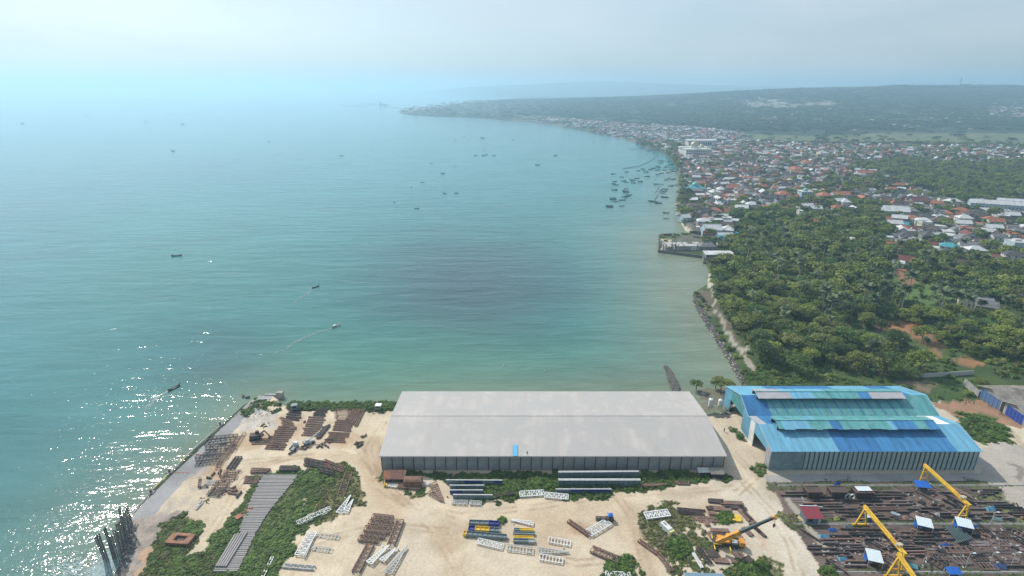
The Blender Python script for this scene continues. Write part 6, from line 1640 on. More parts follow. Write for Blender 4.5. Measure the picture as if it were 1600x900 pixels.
rocks('yard_rubble', [(640, 745), (690, 742), (700, 785), (650, 780)], 160, .15, .5, 'grey spoil in front of the warehouse by the tapering trusses')
rocks('yard_rubble', [(300, 735), (420, 680), (480, 700), (440, 720), (360, 790), (300, 800)], 500, .12, .45, 'scraps strewn between the trusses and the quay')
# ---- plants on the yard
def vegpts(code, n_, extra=None):
    i_ = np.nonzero((VEG == code) & (GY < 260) & (sdw > .5))[0]
    if extra is not None: i_ = i_[extra(lpx[i_], lpy[i_])]
    i_ = rng.choice(i_, min(n_, len(i_)), replace=False)
    x = GX[i_] + rng.uniform(-.4, .4, len(i_)); y = GY[i_] + rng.uniform(-.4, .4, len(i_))
    return x, y, GZ[i_]
BUSH = []; TUFT = []; SCRUB = []
for i in range(4):
    cm, _ = crown_mesh('bush_form', 800 + i, 1.25, 1.5, -.5, 7, 200, .36, M_bush if i != 2 else M_leafdark); BUSH.append(cm)
    cm, _ = crown_mesh('scrub_form', 820 + i, .85, .7, -.3, 5, 70, .28, M_scrub if i % 2 else M_leafyel); SCRUB.append(cm)
    cm, _ = crown_mesh('tuft_form', 840 + i, .6, .45, -.2, 4, 46, .24, M_bush if i % 2 else M_leafyel); TUFT.append(cm)
offp = lambda px, py: ~inpoly(px, py, [(405, 740), (468, 740), (440, 780), (402, 836), (392, 860), (374, 896), (330, 896), (356, 858), (378, 832)])
x, y, z = vegpts(1, 1900, lambda px, py: offp(px, py) & (rng.uniform(0, 1, len(px)) < np.where((px < 330) | ((px > 500) & (py > 745)), .35, 1.0))); scatter('belt_bushes', np.stack([x, y, z], 1), np.array([[1, 1, .7]]) * (rng.uniform(.4, 1.15, len(x)) * np.where(fbm(x / 5, y / 5, 400, 2) > .52, 1.1, .55))[:, None], rng.uniform(0, 6.28, len(x)), BUSH, 'lush green bushes of the belt beside the concrete piles', 'bushes')
xx_, yy_, zz_ = vegpts(1, 1300, lambda px, py: offp(px, py) & ((px < 340) | (px > 490))); scatter('belt_grass', np.stack([xx_, yy_, zz_], 1), rng.uniform(.4, 1.2, len(xx_)), rng.uniform(0, 6.28, len(xx_)), TUFT + SCRUB, 'scruffy grass and weeds at the edges of the belt', 'grass')
x, y, z = vegpts(3, 900); scatter('dry_scrub', np.stack([x, y, z], 1), rng.uniform(.4, 1.1, len(x)), rng.uniform(0, 6.28, len(x)), SCRUB + TUFT[:2], 'dry olive scrub on the yard', 'scrub')
x, y, z = vegpts(2, 2600, lambda px, py: ~((px > 1195) & (py > 735))); scatter('low_weeds', np.stack([x, y, z], 1), rng.uniform(.4, 1.3, len(x)), rng.uniform(0, 6.28, len(x)), TUFT + SCRUB[:1] + BUSH[:1], 'low weeds along the shore hedge and in patches of the yard', 'weeds')
x, y, z = vegpts(4, 1500); scatter('wall_weeds', np.stack([x, y, z], 1), rng.uniform(.35, .95, len(x)), rng.uniform(0, 6.28, len(x)), BUSH + TUFT, 'dark weeds in the shade before the long warehouse', 'weeds')
x, y, z = vegpts(2, 900, lambda px, py: (px > 1195) & (py > 735)); scatter('yard_grass', np.stack([x, y, z], 1), rng.uniform(.3, .8, len(x)), rng.uniform(0, 6.28, len(x)), TUFT + SCRUB[:2], 'grass strips between the steel bays of the right yard', 'grass')
hx = rng.uniform(450, 622, 420); hyp = rng.uniform(629, 640, 420); hp = GA(np.stack([hx, hyp], 1)); scatter('shore_hedge', np.stack([hp[:, 0], hp[:, 1], hp[:, 0] * 0], 1), rng.uniform(.5, 1.2, 420), rng.uniform(0, 6.28, 420), BUSH, 'green hedge of bushes along the shore left of the warehouse', 'hedge')
def patch(name, cx, cy, rx, ry, n_, s, label, forms=None):
    a = rng.uniform(0, 6.28, n_); r = np.sqrt(rng.uniform(0, 1, n_)); q = GA(np.stack([cx + np.cos(a) * r * rx, cy + np.sin(a) * r * ry], 1))
    scatter(name, np.stack([q[:, 0], q[:, 1], q[:, 0] * 0], 1), rng.uniform(.6, 1.2, n_) * s * (1.25 - .6 * r), rng.uniform(0, 6.28, n_), forms or BUSH, label, 'bush')
patch('bush_thicket', 1060, 855, 18, 16, 60, 1.25, 'lush green thicket in the weeds left of the truck crane')
patch('bush_thicket', 1135, 810, 13, 9, 40, 1.1, 'round green bush beside the yellow beam bundle')
patch('bush_thicket', 1178, 892, 20, 13, 60, 1.3, 'dark green thicket at the bottom edge below the crane')
patch('bush_thicket', 968, 886, 22, 14, 70, 1.1, 'lush green bush at the end of the rusty truss')
patch('bush_thicket', 842, 756, 18, 10, 60, 1.3, 'light green shrub standing before the warehouse wall', [BUSH[0], BUSH[1], SCRUB[0]])
patch('bush_thicket', 810, 765, 22, 8, 60, 1.0, 'mid green shrub on the weeds between girders and warehouse')
patch('bush_thicket', 559, 695, 7, 5, 18, .6, 'small dry shrub alone on the sand near the warehouse', SCRUB)
patch('bush_thicket', 1022, 815, 18, 9, 60, .7, 'bright grass round the white truss right of the sand track', TUFT)
patch('bush_thicket', 1242, 815, 16, 14, 80, .7, 'grass patch between the pale ground and the right yard', TUFT + SCRUB)
patch('bush_thicket', 1292, 893, 16, 10, 60, .8, 'grass tuft at the lower corner of the right yard', TUFT + BUSH[:1])
patch('bush_thicket', 322, 782, 12, 6, 24, .6, 'low green weeds on the quay side', TUFT)
patch('bush_thicket', 412, 664, 10, 5, 26, .6, 'dark scrub at the foot of the whitish stone heap', SCRUB)
patch('bush_thicket', 393, 648, 26, 5, 50, .5, 'thin scrub along the quay at the stone heap', SCRUB + TUFT)
patch('bush_thicket', 362, 822, 8, 14, 40, .9, 'green bushes at the left edge of the stacked piles')
patch('bush_thicket', 1395, 606, 40, 5, 90, .9, 'grassy bushes behind the blue shed', TUFT + BUSH)
patch('bush_thicket', 1520, 625, 30, 10, 120, .6, 'rough grass by the boundary wall', TUFT)
patch('bush_thicket', 1535, 670, 36, 18, 160, .45, 'green grass plot before the old brown sheds', TUFT)

# ------------------------------------------------------------------ truck crane
t = thing('truck_crane', 'orange and dark truck crane with long raised boom on pale ground', 'crane', G(1137, 853), radians(-8)); t.scale = (.9, .9, .9)
def add(name, m, fn, parent=None):
    q = MB(); fn(q); return q.obj(name, m, parent or t)
add('chassis', S_dark, lambda q: (q.box(-4.6, -1.2, .75, 4.4, 1.2, 1.25), q.box(-4.4, -1.0, 1.25, 3.2, 1.0, 1.5)))
add('deck', S_yellow, lambda q: (q.box(-4.5, -1.25, 1.26, -2.2, -.4, 1.45), q.box(-1.8, .7, 1.51, 2.2, 1.25, 1.7)))
cabo = add('cab', S_orange, lambda q: q.hexa([(3.2, -1.2, 1.26), (4.9, -1.2, .8), (4.9, 1.2, .8), (3.2, 1.2, 1.26), (3.3, -1.15, 2.7), (4.6, -1.15, 2.6), (4.6, 1.15, 2.6), (3.3, 1.15, 2.7)]))
add('windscreen', M_glass, lambda q: q.hexa([(4.83, -1.0, 1.7), (4.9, -1.0, 1.7), (4.9, 1.0, 1.7), (4.83, 1.0, 1.7), (4.66, -1.0, 2.45), (4.72, -1.0, 2.45), (4.72, 1.0, 2.45), (4.66, 1.0, 2.45)]), cabo)
for x in (-3.6, -2.3, 1.6, 2.9):
    for y in (-1.15, 1.15):
        w_ = add('wheel', S_black, lambda q: q.tube((x, y - .2, .55), (x, y + .2, .55), .55, 12))
        add('hub', S_grey, lambda q: q.tube((x, y + (.2 if y > 0 else -.28), .55), (x, y + (.28 if y > 0 else -.2), .55), .22, 8), w_)
for x in (-4.4, .2):
    for s in (-1, 1):
        add('outrigger', S_yellow, lambda q: (q.beam((x, s * 1.2, 1.0), (x, s * 3.0, 1.0), .3), q.tube((x, s * 2.9, 0.05), (x, s * 2.9, 1.2), .12, 8), q.tube((x, s * 2.9, -.02), (x, s * 2.9, .08), .4, 10)))
add('turntable', S_dark, lambda q: q.tube((-.8, 0, 1.5), (-.8, 0, 1.8), 1.1, 14))
add('counterweight', S_orange, lambda q: (q.box(-3.4, -1.2, 1.85, -1.6, 1.2, 2.9), q.box(-1.6, -.9, 1.85, .6, .9, 2.3)))
add('operator_cab', S_orange, lambda q: q.hexa([(-.6, .75, 2.3), (.9, .75, 2.3), (.9, 1.6, 2.3), (-.6, 1.6, 2.3), (-.6, .75, 3.6), (.6, .75, 3.6), (.6, 1.6, 3.6), (-.6, 1.6, 3.6)]))
add('engine_cover', S_grey, lambda q: q.box(1.0, -.7, 1.51, 2.6, .6, 2.1))
# boom: from the turntable pin to the surveyed head
mw = Matrix.Translation(G(1137, 853)) @ Matrix.Rotation(radians(-8), 4, 'Z') @ Matrix.Scale(.9, 4)
def loc(p): return mw.inverted() @ p
tipz = 15.5
b0 = loc(G(1122, 846, 3.0)); b1 = loc(G(1212, 807.5, tipz))
dv = (b1 - b0)
add('boom_root', S_orange, lambda q: (q.beam(b0 - dv * .02, b0 + dv * .40, 1.05, 1.15), q.beam(b0 + dv * .02 + Vector((0, 0, .6)), b0 + dv * .36 + Vector((0, 0, .62)), .5, .2)))
add('boom_section', mat('boom_dark', (0.075, 0.095, 0.10), .5, .2, .2), lambda q: q.beam(b0 + dv * .402, b0 + dv * .72, .82, .9))
add('boom_section', mat('boom_dark2', (0.055, 0.07, 0.075), .5, .2, .2), lambda q: q.beam(b0 + dv * .722, b0 + dv * .965, .66, .72))
add('boom_head', S_orange, lambda q: (q.beam(b0 + dv * .967, b1, .9, 1.0), q.tube(b1 + Vector((0, -.5, -.3)), b1 + Vector((0, .5, -.3)), .35, 10)))
add('lift_ram', S_grey, lambda q: q.tube(Vector((.3, 0, 1.9)), b0 + dv * .24 - Vector((0, 0, .4)), .24, 8))
hk = loc(G(1209.5, 821, tipz - 3.4))
add('hoist_rope', S_dark, lambda q: (q.tube(b1 + Vector((0, 0, -.4)), hk + Vector((0, 0, .5)), .06, 5)))
add('hook_block', S_dark, lambda q: (q.box(hk.x - .3, hk.y - .2, hk.z - .35, hk.x + .3, hk.y + .2, hk.z + .5), q.tube(hk + Vector((0, 0, -.9)), hk + Vector((0, 0, -.3)), .12, 6)))

# ------------------------------------------------------------------ gantry cranes
def solve_h(p_foot, ytop_px):
    return float(min(np.arange(2, 30, .05), key=lambda q: abs(P(p_foot.x, p_foot.y, q)[1] - ytop_px)))
def gantry(fa, fb, ta, tb, label, sa=1.55, third=None):
    """fa/fb ground middle of the two A-frames, ta/tb survey row of their tops"""
    A0 = G(*fa); B0 = G(*fb); ha = solve_h(A0, ta[1]); hb = solve_h(B0, tb[1])
    A1 = G(ta[0], ta[1], ha); B1 = G(tb[0], tb[1], hb)
    h_ = (ha + hb) / 2
    o = thing('gantry_crane', label, 'gantry crane', A0, 0)
    def rel(p): return p - A0
    def part(name, fn, parent=None, m=None): q = MB(); fn(q); return q.obj(name, m or S_gantry, parent or o)
    a_ = rel(A1); b_ = rel(B1); d = (b_ - a_); dn = d.normalized()
    part('main_girder', lambda q: (q.beam(a_ - dn * .8, b_ + dn * .8, .75, 1.0), ))
    sd_ = Vector((dn.y, -dn.x, 0)).normalized()
    part('walkway', lambda q: (q.beam(a_ + sd_ * .62 + Vector((0, 0, .3)), b_ + sd_ * .62 + Vector((0, 0, .3)), .4, .06)), m=S_yellow)
    q = MB()
    for i in range(int(d.length / 1.5)): q.beam(a_ + dn * (i * 1.5) + sd_ * .8 + Vector((0, 0, .3)), a_ + dn * (i * 1.5) + sd_ * .8 + Vector((0, 0, 1.2)), .06)
    q.beam(a_ + sd_ * .8 + Vector((0, 0, 1.2)), b_ + sd_ * .8 + Vector((0, 0, 1.2)), .06); stuff(q.obj('handrail', S_yellow, o))
    for top, foot in ((a_, Vector((0, 0, 0))), (b_, rel(B0))):
        for s in (-1, 1):
            part('leg', lambda q: q.beam(top + Vector((s * .25, 0, -.4)), foot + Vector((s * sa, 0, .45)), .38))
        part('end_carriage', lambda q: q.beam(foot + Vector((-sa - .7, 0, .35)), foot + Vector((sa + .7, 0, .35)), .42, .5))
        part('tie_beam', lambda q: q.beam(top.lerp(foot, .62) + Vector((-sa * .62, 0, 0)), top.lerp(foot, .62) + Vector((sa * .62, 0, 0)), .22))
        part('tie_beam', lambda q: q.beam(top.lerp(foot, .30) + Vector((-sa * .36, 0, 0)), top.lerp(foot, .30) + Vector((sa * .36, 0, 0)), .18))
        for s in (-1, 1): part('wheel', lambda q: q.tube(foot + Vector((s * (sa + .3), -.15, .2)), foot + Vector((s * (sa + .3), .15, .2)), .22, 8), m=S_dark)
    hp_ = a_.lerp(b_, .88)
    hoist = part('hoist', lambda q: q.box(hp_.x - .6, hp_.y - .5, hp_.z + .5, hp_.x + .6, hp_.y + .5, hp_.z + 1.1), m=mat('cream_paint', (0.62, 0.50, 0.32), .5))
    part('hoist_motor', lambda q: q.tube((hp_.x - .9, hp_.y, hp_.z + .85), (hp_.x + .9, hp_.y, hp_.z + .85), .3, 8), hoist, m=S_grey)
    return o
gantry((1443, 758), (1500, 817), (1447, 729), (1512, 788), 'yellow gantry crane, far one nearest the blue shed')
gantry((1344, 821), (1399, 892), (1353, 794), (1412, 864), 'yellow gantry crane, middle one over the dark steel bays')
gantry((1394, 901), (1460, 985), (1406, 869), (1472, 965), 'yellow gantry crane, near one cut by the bottom edge')

# ------------------------------------------------------------------ shelters, tarpaulins, huts
def shelter(px, py, w, d, h, rz, roofm, lab, under=M_tarpblue, name='work_shelter'):
    o = thing(name, lab, 'shelter', G(px, py), rz)
    def part(nm, m, fn): q = MB(); fn(q); return q.obj(nm, m, o)
    for sx in (-1, 1):
        for sy in (-1, 1): part('post', S_grey, lambda q: q.beam((sx * w * .46, sy * d * .46, 0), (sx * w * .46, sy * d * .46, h), .12))
    def rf(q):
        slab(q, (-w / 2, -d / 2, h), (w / 2, -d / 2, h), (w / 2, d / 2, h + .5), (-w / 2, d / 2, h + .5), .07); ribs(q, -w / 2, w / 2, -d / 2, h, d / 2, h + .5, .6, .07, .05)
    part('roof', roofm, rf)
    if under: part('side_sheet', under, lambda q: (q.box(-w * .46, d * .40, .1, w * .46, d * .43, h - .1), q.box(-w * .46, -d * .1, .05, w * .2, d * .38, 1.2)))
    part('workbench', S_dark, lambda q: (q.box(-w * .3, -d * .3, .8, w * .3, -d * .1, .92), q.box(-w * .28, -d * .28, 0, -w * .24, -d * .12, .8), q.box(w * .24, -d * .28, 0, w * .28, -d * .12, .8)))
    return o
SHW = mat('bluish_white_roof', (0.62, 0.70, 0.74), .45, .1, .1)
shelter(1441, 827, 3.9, 3.4, 2.4, radians(-22), SHW, 'white roofed shelter under the end of the far gantry, left one')
shelter(1503, 828, 3.9, 3.4, 2.4, radians(-22), SHW, 'white roofed shelter at the foot of the far gantry, right one')
shelter(1363, 880, 3.6, 4.0, 2.4, radians(-18), SHW, 'white roofed shelter with blue sides in the nearest bay')
shelter(1439, 765, 4.4, 2.8, 1.9, radians(-10), M_tarpblue, 'bright blue canopy beside the leg of the far gantry', None)
shelter(1356, 814, 1.8, 1.6, 1.9, radians(-8), SHW, 'small white roofed stand at the foot of the middle gantry', M_tarpblue)
shelter(1487, 901, 3.5, 2.0, 1.8, 0, M_tarpblue, 'blue canopy cut by the bottom edge of the right yard', None)
shelter(1100, 913, 10, 2.4, 2.0, -.03, mat('pale_blue_roof', (0.20, 0.31, 0.40), .5), 'long pale blue roof at the bottom edge beside the weeds', None)
t = thing('store_hut', 'small hut with dark red sheet roof at the left of the right yard', 'hut', G(1266, 812), -.02)
add('wall', mat('slate_wall', (0.12, 0.15, 0.18), .8), lambda q: q.box(-2.3, -1.8, -.05, 2.3, 1.8, 2.3))
add('roof', mat('dark_red_sheet', (0.23, 0.035, 0.050), .6, 0, .15), lambda q: (slab(q, (-2.6, -2.2, 2.3), (2.6, -2.2, 2.3), (2.6, 2.2, 3.1), (-2.6, 2.2, 3.1), .08), ribs(q, -2.6, 2.6, -2.2, 2.3, 2.2, 3.1, .5, .07, .05)))
add('ridge_flashing', SHW, lambda q: q.beam((-2.6, 2.22, 3.16), (2.6, 2.22, 3.16), .25, .05))
add('door', S_grey, lambda q: q.box(1.2, -1.86, 0, 2.0, -1.805, 1.9))
add('window', M_glass, lambda q: q.box(-1.6, -1.84, .9, -.4, -1.805, 1.7))
t = thing('timber_board', 'small pale board leaning beside the red roofed hut', 'board', G(1252, 812), .6); add('board', mat('raw_timber', (0.50, 0.38, 0.22), .8), lambda q: q.box(-.5, -1.1, 0, .5, 1.1, .25))
# grey hut by the warehouse end and its lean-to
t = thing('grey_hut', 'small weathered grey gabled hut at the right end of the warehouse front', 'hut', G(1118, 742), -.05)
add('wall', M_dark, lambda q: q.box(-1.8, -1.5, -.05, 1.8, 1.5, 1.9))
add('roof_half', M_fibro, lambda q: slab(q, (-2.2, -1.9, 1.7), (2.2, -1.9, 1.7), (2.2, 0, 2.8), (-2.2, 0, 2.8), .08)); add('roof_half', M_fibro, lambda q: slab(q, (-2.2, 0, 2.8), (2.2, 0, 2.8), (2.2, 1.9, 1.7), (-2.2, 1.9, 1.7), .08))
shelter(1100, 742, 4.6, 2.0, 1.7, 0, mat('pale_sheet_roof', (0.52, 0.53, 0.50), .7), 'pale flat roofed lean-to left of the small grey hut', None)
# rusty tanks near the warehouse corner
t = thing('rusty_shed', 'rust brown roofed shed at the left corner of the warehouse front', 'shed', G(617, 751), 0)
add('roof', mat('rust_roof', (0.17, 0.085, 0.065), .85, 0, .3, .5, second=(0.30, 0.11, 0.05)), lambda q: (slab(q, (-3.6, -1.6, 1.8), (3.6, -1.6, 1.8), (3.6, 2.0, 2.7), (-3.6, 2.0, 2.7), .08), ribs(q, -3.6, 3.6, -1.6, 1.8, 2.0, 2.7, .7, .08, .05)))
for x in (-3.3, 0, 3.3): add('post', S_dark, lambda q: q.beam((x, -1.4, 0), (x, -1.4, 1.8), .15)); add('post', S_dark, lambda q: q.beam((x, 1.8, 0), (x, 1.8, 2.6), .15))
add('bench', S_dark, lambda q: (q.box(-3, -.8, 0, -1, .8, .9), q.box(.5, -.8, 0, 2.6, .8, 1.1)))
t = thing('rusty_tank', 'rusty open topped steel tank, orange and brown, before the warehouse', 'tank', G(646, 757), 0)
add('shell', mat('orange_rust', (0.27, 0.13, 0.07), .85, 0, .4, .7, second=(0.10, 0.06, 0.05)), lambda q: (q.box(-2.9, -1.4, .0, 2.9, -1.3, 2.2), q.box(-2.9, 1.3, 0, 2.9, 1.4, 2.2), q.box(-2.9, -1.29, 0, -2.8, 1.29, 2.2), q.box(2.8, -1.29, 0, 2.9, 1.29, 2.2), q.box(-2.79, -1.29, .05, 2.79, 1.29, .1)))
add('cover', mat('rust_plate', (0.20, 0.11, 0.08), .85, 0, .4, .7, second=(0.36, 0.24, 0.15)), lambda q: (q.hexa([(-2.9, -1.4, 2.21), (2.9, -1.4, 2.21), (2.9, 1.4, 2.21), (-2.9, 1.4, 2.21), (-2.5, -.8, 2.6), (2.5, -.8, 2.6), (2.5, .8, 2.6), (-2.5, .8, 2.6)])))
t = thing('yellow_drum', 'small yellow machine at the warehouse corner beside white lattice', 'machine', G(603, 760), 0); add('body', S_yellow, lambda q: (q.box(-.5, -.4, .1, .5, .4, .8), q.tube((-.2, 0, .8), (-.2, 0, 1.3), .2, 8))); add('wheel', S_black, lambda q: q.tube((-.3, -.5, .2), (-.3, .5, .2), .2, 8))
# rusty raft-like box in the weeds at lower left
t = thing('rusty_pontoon', 'square rusty orange steel frame lying in the lower left weeds', 'pontoon', G(283, 845), -.1)
rp = mat('orange_rust_plate', (0.30, 0.145, 0.085), .85, 0, .35, .7, second=(0.16, 0.08, 0.05))
for (a, b, c_, d_) in ((-3.4, -1.9, 3.4, -.9), (-3.4, .9, 3.4, 1.9), (-3.4, -.88, -1.6, .88), (1.6, -.88, 3.4, .88)): add('deck_plate', rp, lambda q: q.box(a, b, 0.3, c_, d_, 1.0))
add('well_floor', S_dark, lambda q: q.box(-1.59, -.87, .2, 1.59, .87, .4))
t = thing('rusty_sheet', 'terracotta rusty sheet panel leaning at the left side of the stacked piles', 'panel', G(381, 803), radians(58)); add('sheet', mat('red_rust', (0.36, 0.15, 0.09), .85, 0, .3), lambda q: (q.box(-2.6, -.9, .3, 2.6, .9, .42), q.box(-2.4, -.8, 0, -2.2, .8, .29), q.box(2.2, -.8, 0, 2.4, .8, .29)))
t = thing('pale_van_body', 'long white box body with yellow end lying in the weeds', 'van body', G(1042, 829), radians(-62))
add('box_body', S_white, lambda q: (q.box(-2.2, -.8, .1, 1.5, .8, 1.6), q.box(-2.0, -.7, 1.6, 1.3, .7, 1.72)))
add('end_panel', mat('pale_yellow_paint', (0.62, 0.60, 0.25), .5), lambda q: q.box(1.51, -.8, .1, 2.2, .8, 1.45)); add('skylight', S_slate, lambda q: q.box(-1.6, -.3, 1.721, -.4, .3, 1.78))
for x in (-1.4, .8): add('wheel', S_black, lambda q: q.tube((x, -.85, .2), (x, .85, .2), .3, 8))
# blue tarpaulin tents, heaps
def tarp(px, py, w, d, h, rz, m, lab):
    w *= .82; d *= .82; o = thing('tarpaulin_tent', lab, 'tarpaulin', G(px, py), rz)
    q = MB(); q.v += [(-w / 2, -d / 2, .1), (w / 2, -d / 2, .15), (w / 2, d / 2, .1), (-w / 2, d / 2, .2), (-w * .42, 0, h * .9), (w * .05, .1, h * .75), (w * .42, -.05, h)]
    q.f += [(0, 1, 6, 5, 4), (1, 2, 6), (2, 3, 4, 5, 6), (3, 0, 4), (3, 2, 1, 0)]; q.m += [0] * 5; q.obj('sheet', m, o)
    for x in (-w * .42, w * .42): q = MB(); q.beam((x, 0, 0), (x, 0, h * .85), .08); q.obj('prop', S_grey, o)
for i, (px, py, w, d, h, rz, m, lab) in enumerate([(1287, 841, 3.0, 2.0, 1.6, -.1, M_bluelt, 'bright blue tarpaulin tent below the red roofed hut'), (1300, 829, 2.4, 1.4, 1.0, 0, M_tarpblue, 'small dark blue tarpaulin near the rail below the red hut'),
      (1316, 875, 2.4, 1.7, 1.3, .05, M_bluelt, 'bright blue tarpaulin in the nearest bay left of the white shelter'), (1546, 797, 3.0, 2.6, 1.6, .2, M_bluelt, 'round bulging blue tarpaulin at the right of the far bay'),
      (1520, 825, 2.2, 1.5, 1.2, -.1, M_tarpblue, 'blue tarpaulin right of the right shelter'), (1476, 853, 2.0, 1.5, 1.1, .2, M_tarpblue, 'blue tarpaulin by the bundle of long slanting pipes'), (1562, 886, 3.2, 2.0, 1.2, -.2, mat('slate_blue_tarp', (0.05, 0.10, 0.22), .6), 'dull blue tarpaulin at the lower right of the yard'),
      (1307, 762, 2.2, 1.4, 2.6, 0, M_tarpblue, 'blue tarpaulin thrown over the rusty hoppers at the top of the bay'), (1326, 826, 3.0, 1.4, 1.1, -.1, mat('grey_blue_tarp', (0.14, 0.18, 0.22), .6), 'grey blue tarpaulin left of the middle gantry foot'), (1306, 811, 2.4, 1.6, 1.0, .3, mat('lime_tarp', (0.48, 0.50, 0.12), .6), 'yellow green tarpaulin right of the red roofed hut'),
      (1558, 812, 2.8, 1.7, 1.0, -.3, mat('faded_green_tarp', (0.18, 0.26, 0.24), .6), 'faded green tarpaulin under the lamp post at the right'), (1426, 885, 2.6, 2.0, 1.0, -.4, M_teal, 'teal sheet beside the near gantry leg'), (1400, 804, 2.6, 1.2, .8, -.7, mat('pale_blue_tarp', (0.35, 0.45, 0.50), .6), 'pale blue sheet between the gantries'),
      (1414, 810, 1.8, 1.6, .9, .3, mat('salmon_sheet', (0.45, 0.24, 0.18), .7), 'salmon coloured sheet between the gantries'), (1464, 804, 1.5, 1.2, .8, .2, S_white, 'white bag left of the far gantry girder'), (1531, 769, 1.7, 1.2, .8, .2, S_white, 'white scrap heap at the top right of the yard')]):
    tarp(px, py, w, d, h, rz, m, lab)
# rusty hoppers at the head of the far bay
for i, (px, py, w, lab) in enumerate(((1268, 775, 4.6, 'rusty steel hopper at the head of the far bay, left one'), (1306, 775, 5.0, 'rusty steel hopper at the head of the far bay, middle one'), (1345, 776, 5.6, 'rusty steel hopper with pale lid at the head of the far bay, right one'))):
    t = thing('steel_hopper', lab, 'hopper', G(px, py), 0)
    add('body', S_dark, lambda q: q.hexa([(-w * .32, -1.0, .2), (w * .32, -1.0, .2), (w * .32, 1, .2), (-w * .32, 1, .2), (-w / 2, -1.5, 2.6), (w / 2, -1.5, 2.6), (w / 2, 1.5, 2.6), (-w / 2, 1.5, 2.6)]))
    add('rim', mat('rim_rust', (0.16, 0.085, 0.06), .85), lambda q: (q.box(-w / 2 - .1, -1.6, 2.61, w / 2 + .1, -1.35, 2.8), q.box(-w / 2 - .1, 1.35, 2.61, w / 2 + .1, 1.6, 2.8), q.box(-w / 2 - .1, -1.34, 2.61, -w / 2 + .15, 1.34, 2.8), q.box(w / 2 - .15, -1.34, 2.61, w / 2 + .1, 1.34, 2.8)))
    for sx in (-1, 1): add('leg', S_dark, lambda q: q.beam((sx * w * .42, -1.4, 0), (sx * w * .46, -1.4, 2.5), .18)); add('leg', S_dark, lambda q: q.beam((sx * w * .42, 1.4, 0), (sx * w * .46, 1.4, 2.5), .18))
    if i == 2: add('lid', SHW, lambda q: q.box(-w * .35, -.9, 2.9, w * .45, 1.2, 2.98))
for (px, py) in ((1324, 780), (1330, 781)):
    t = thing('pipe_ring', 'large steel pipe ring standing beside the right hopper, one of two', 'ring', G(px, py), .2, 'pair of steel pipe rings')
    add('ring', S_grey, lambda q: [q.beam((cos(a) * 1.0, 0, 1.1 + sin(a) * 1.0), (cos(a + .5236) * 1.0, 0, 1.1 + sin(a + .5236) * 1.0), .5, .14) for a in [k_ * .5236 for k_ in range(12)]])
# lamp posts
for i, (bx_, by_, ty_, lab) in enumerate(((1548, 818, 801, 'thick pale lamp post with head at the right of the far bay'), (1508, 888, 865, 'thin lamp post in the near bay, left of three'), (1545, 884, 864, 'thin lamp post in the near bay, middle of three'), (1579, 886, 864, 'thin lamp post in the near bay, right of three'))):
    b = G(bx_, by_); h_ = solve_h(b, ty_); t = thing('lamp_post', lab, 'lamp post', b, 0)
    add('pole', S_grey, lambda q: q.tube((0, 0, 0), (0, 0, h_), .16 if i == 0 else .09, 8, .08)); ar = add('arm', S_grey, lambda q: q.beam((0, 0, h_ - .05), (.9, 0, h_ + .2), .1)); add('lamp_head', SHW, lambda q: q.box(.7, -.2, h_ + .1, 1.4, .2, h_ + .25), ar)
# slanting pipes bundle
for k_ in range(7):
    a = G(1476 + k_ * 3.6, 826 + k_ * .5); b = G(1498 + k_ * 3.4, 852 - k_ * 1.0); o_ = thing('long_pipe', 'long dark green steel pipe, one of the slanting set below the right shelter', 'pipe', (a + b) / 2, 0, 'slanting pipes below the right shelter'); t = o_
    a -= o_.location; b -= o_.location; add('pipe', mat('dark_teal_pipe', (0.06, 0.10, 0.11), .5, .3), lambda q: q.tube(a + Vector((0, 0, .8)), b + Vector((0, 0, .8)), .22, 8)); add('trestle', S_grey, lambda q: (q.beam(a * .7 + Vector((-.6, 0, .5)), a * .7 + Vector((.6, 0, .5)), .12), q.beam(b * .7 + Vector((-.6, 0, .5)), b * .7 + Vector((.6, 0, .5)), .12)))
# gantry rails and bay kerbs
for (y0, lab) in ((758.5, 'thin pale rail line along the top of the far bay'), (818.5, 'thin pale rail line between the far and near bays'), (894, 'thin pale rail line along the bottom of the near bay')):
    a = G(1215 if y0 < 800 else 1240 if y0 < 850 else 1300, y0); b = G(1640, y0); o_ = thing('crane_rail', lab, 'rail', (a + b) / 2, 0); t = o_; L_ = (b - a).length
    add('rail', S_grey, lambda q: q.box(-L_ / 2, -.06, .05, L_ / 2, .06, .22)); add('rail_bed', M_concrete, lambda q: q.box(-L_ / 2, -.35, -.1, L_ / 2, .35, .045))
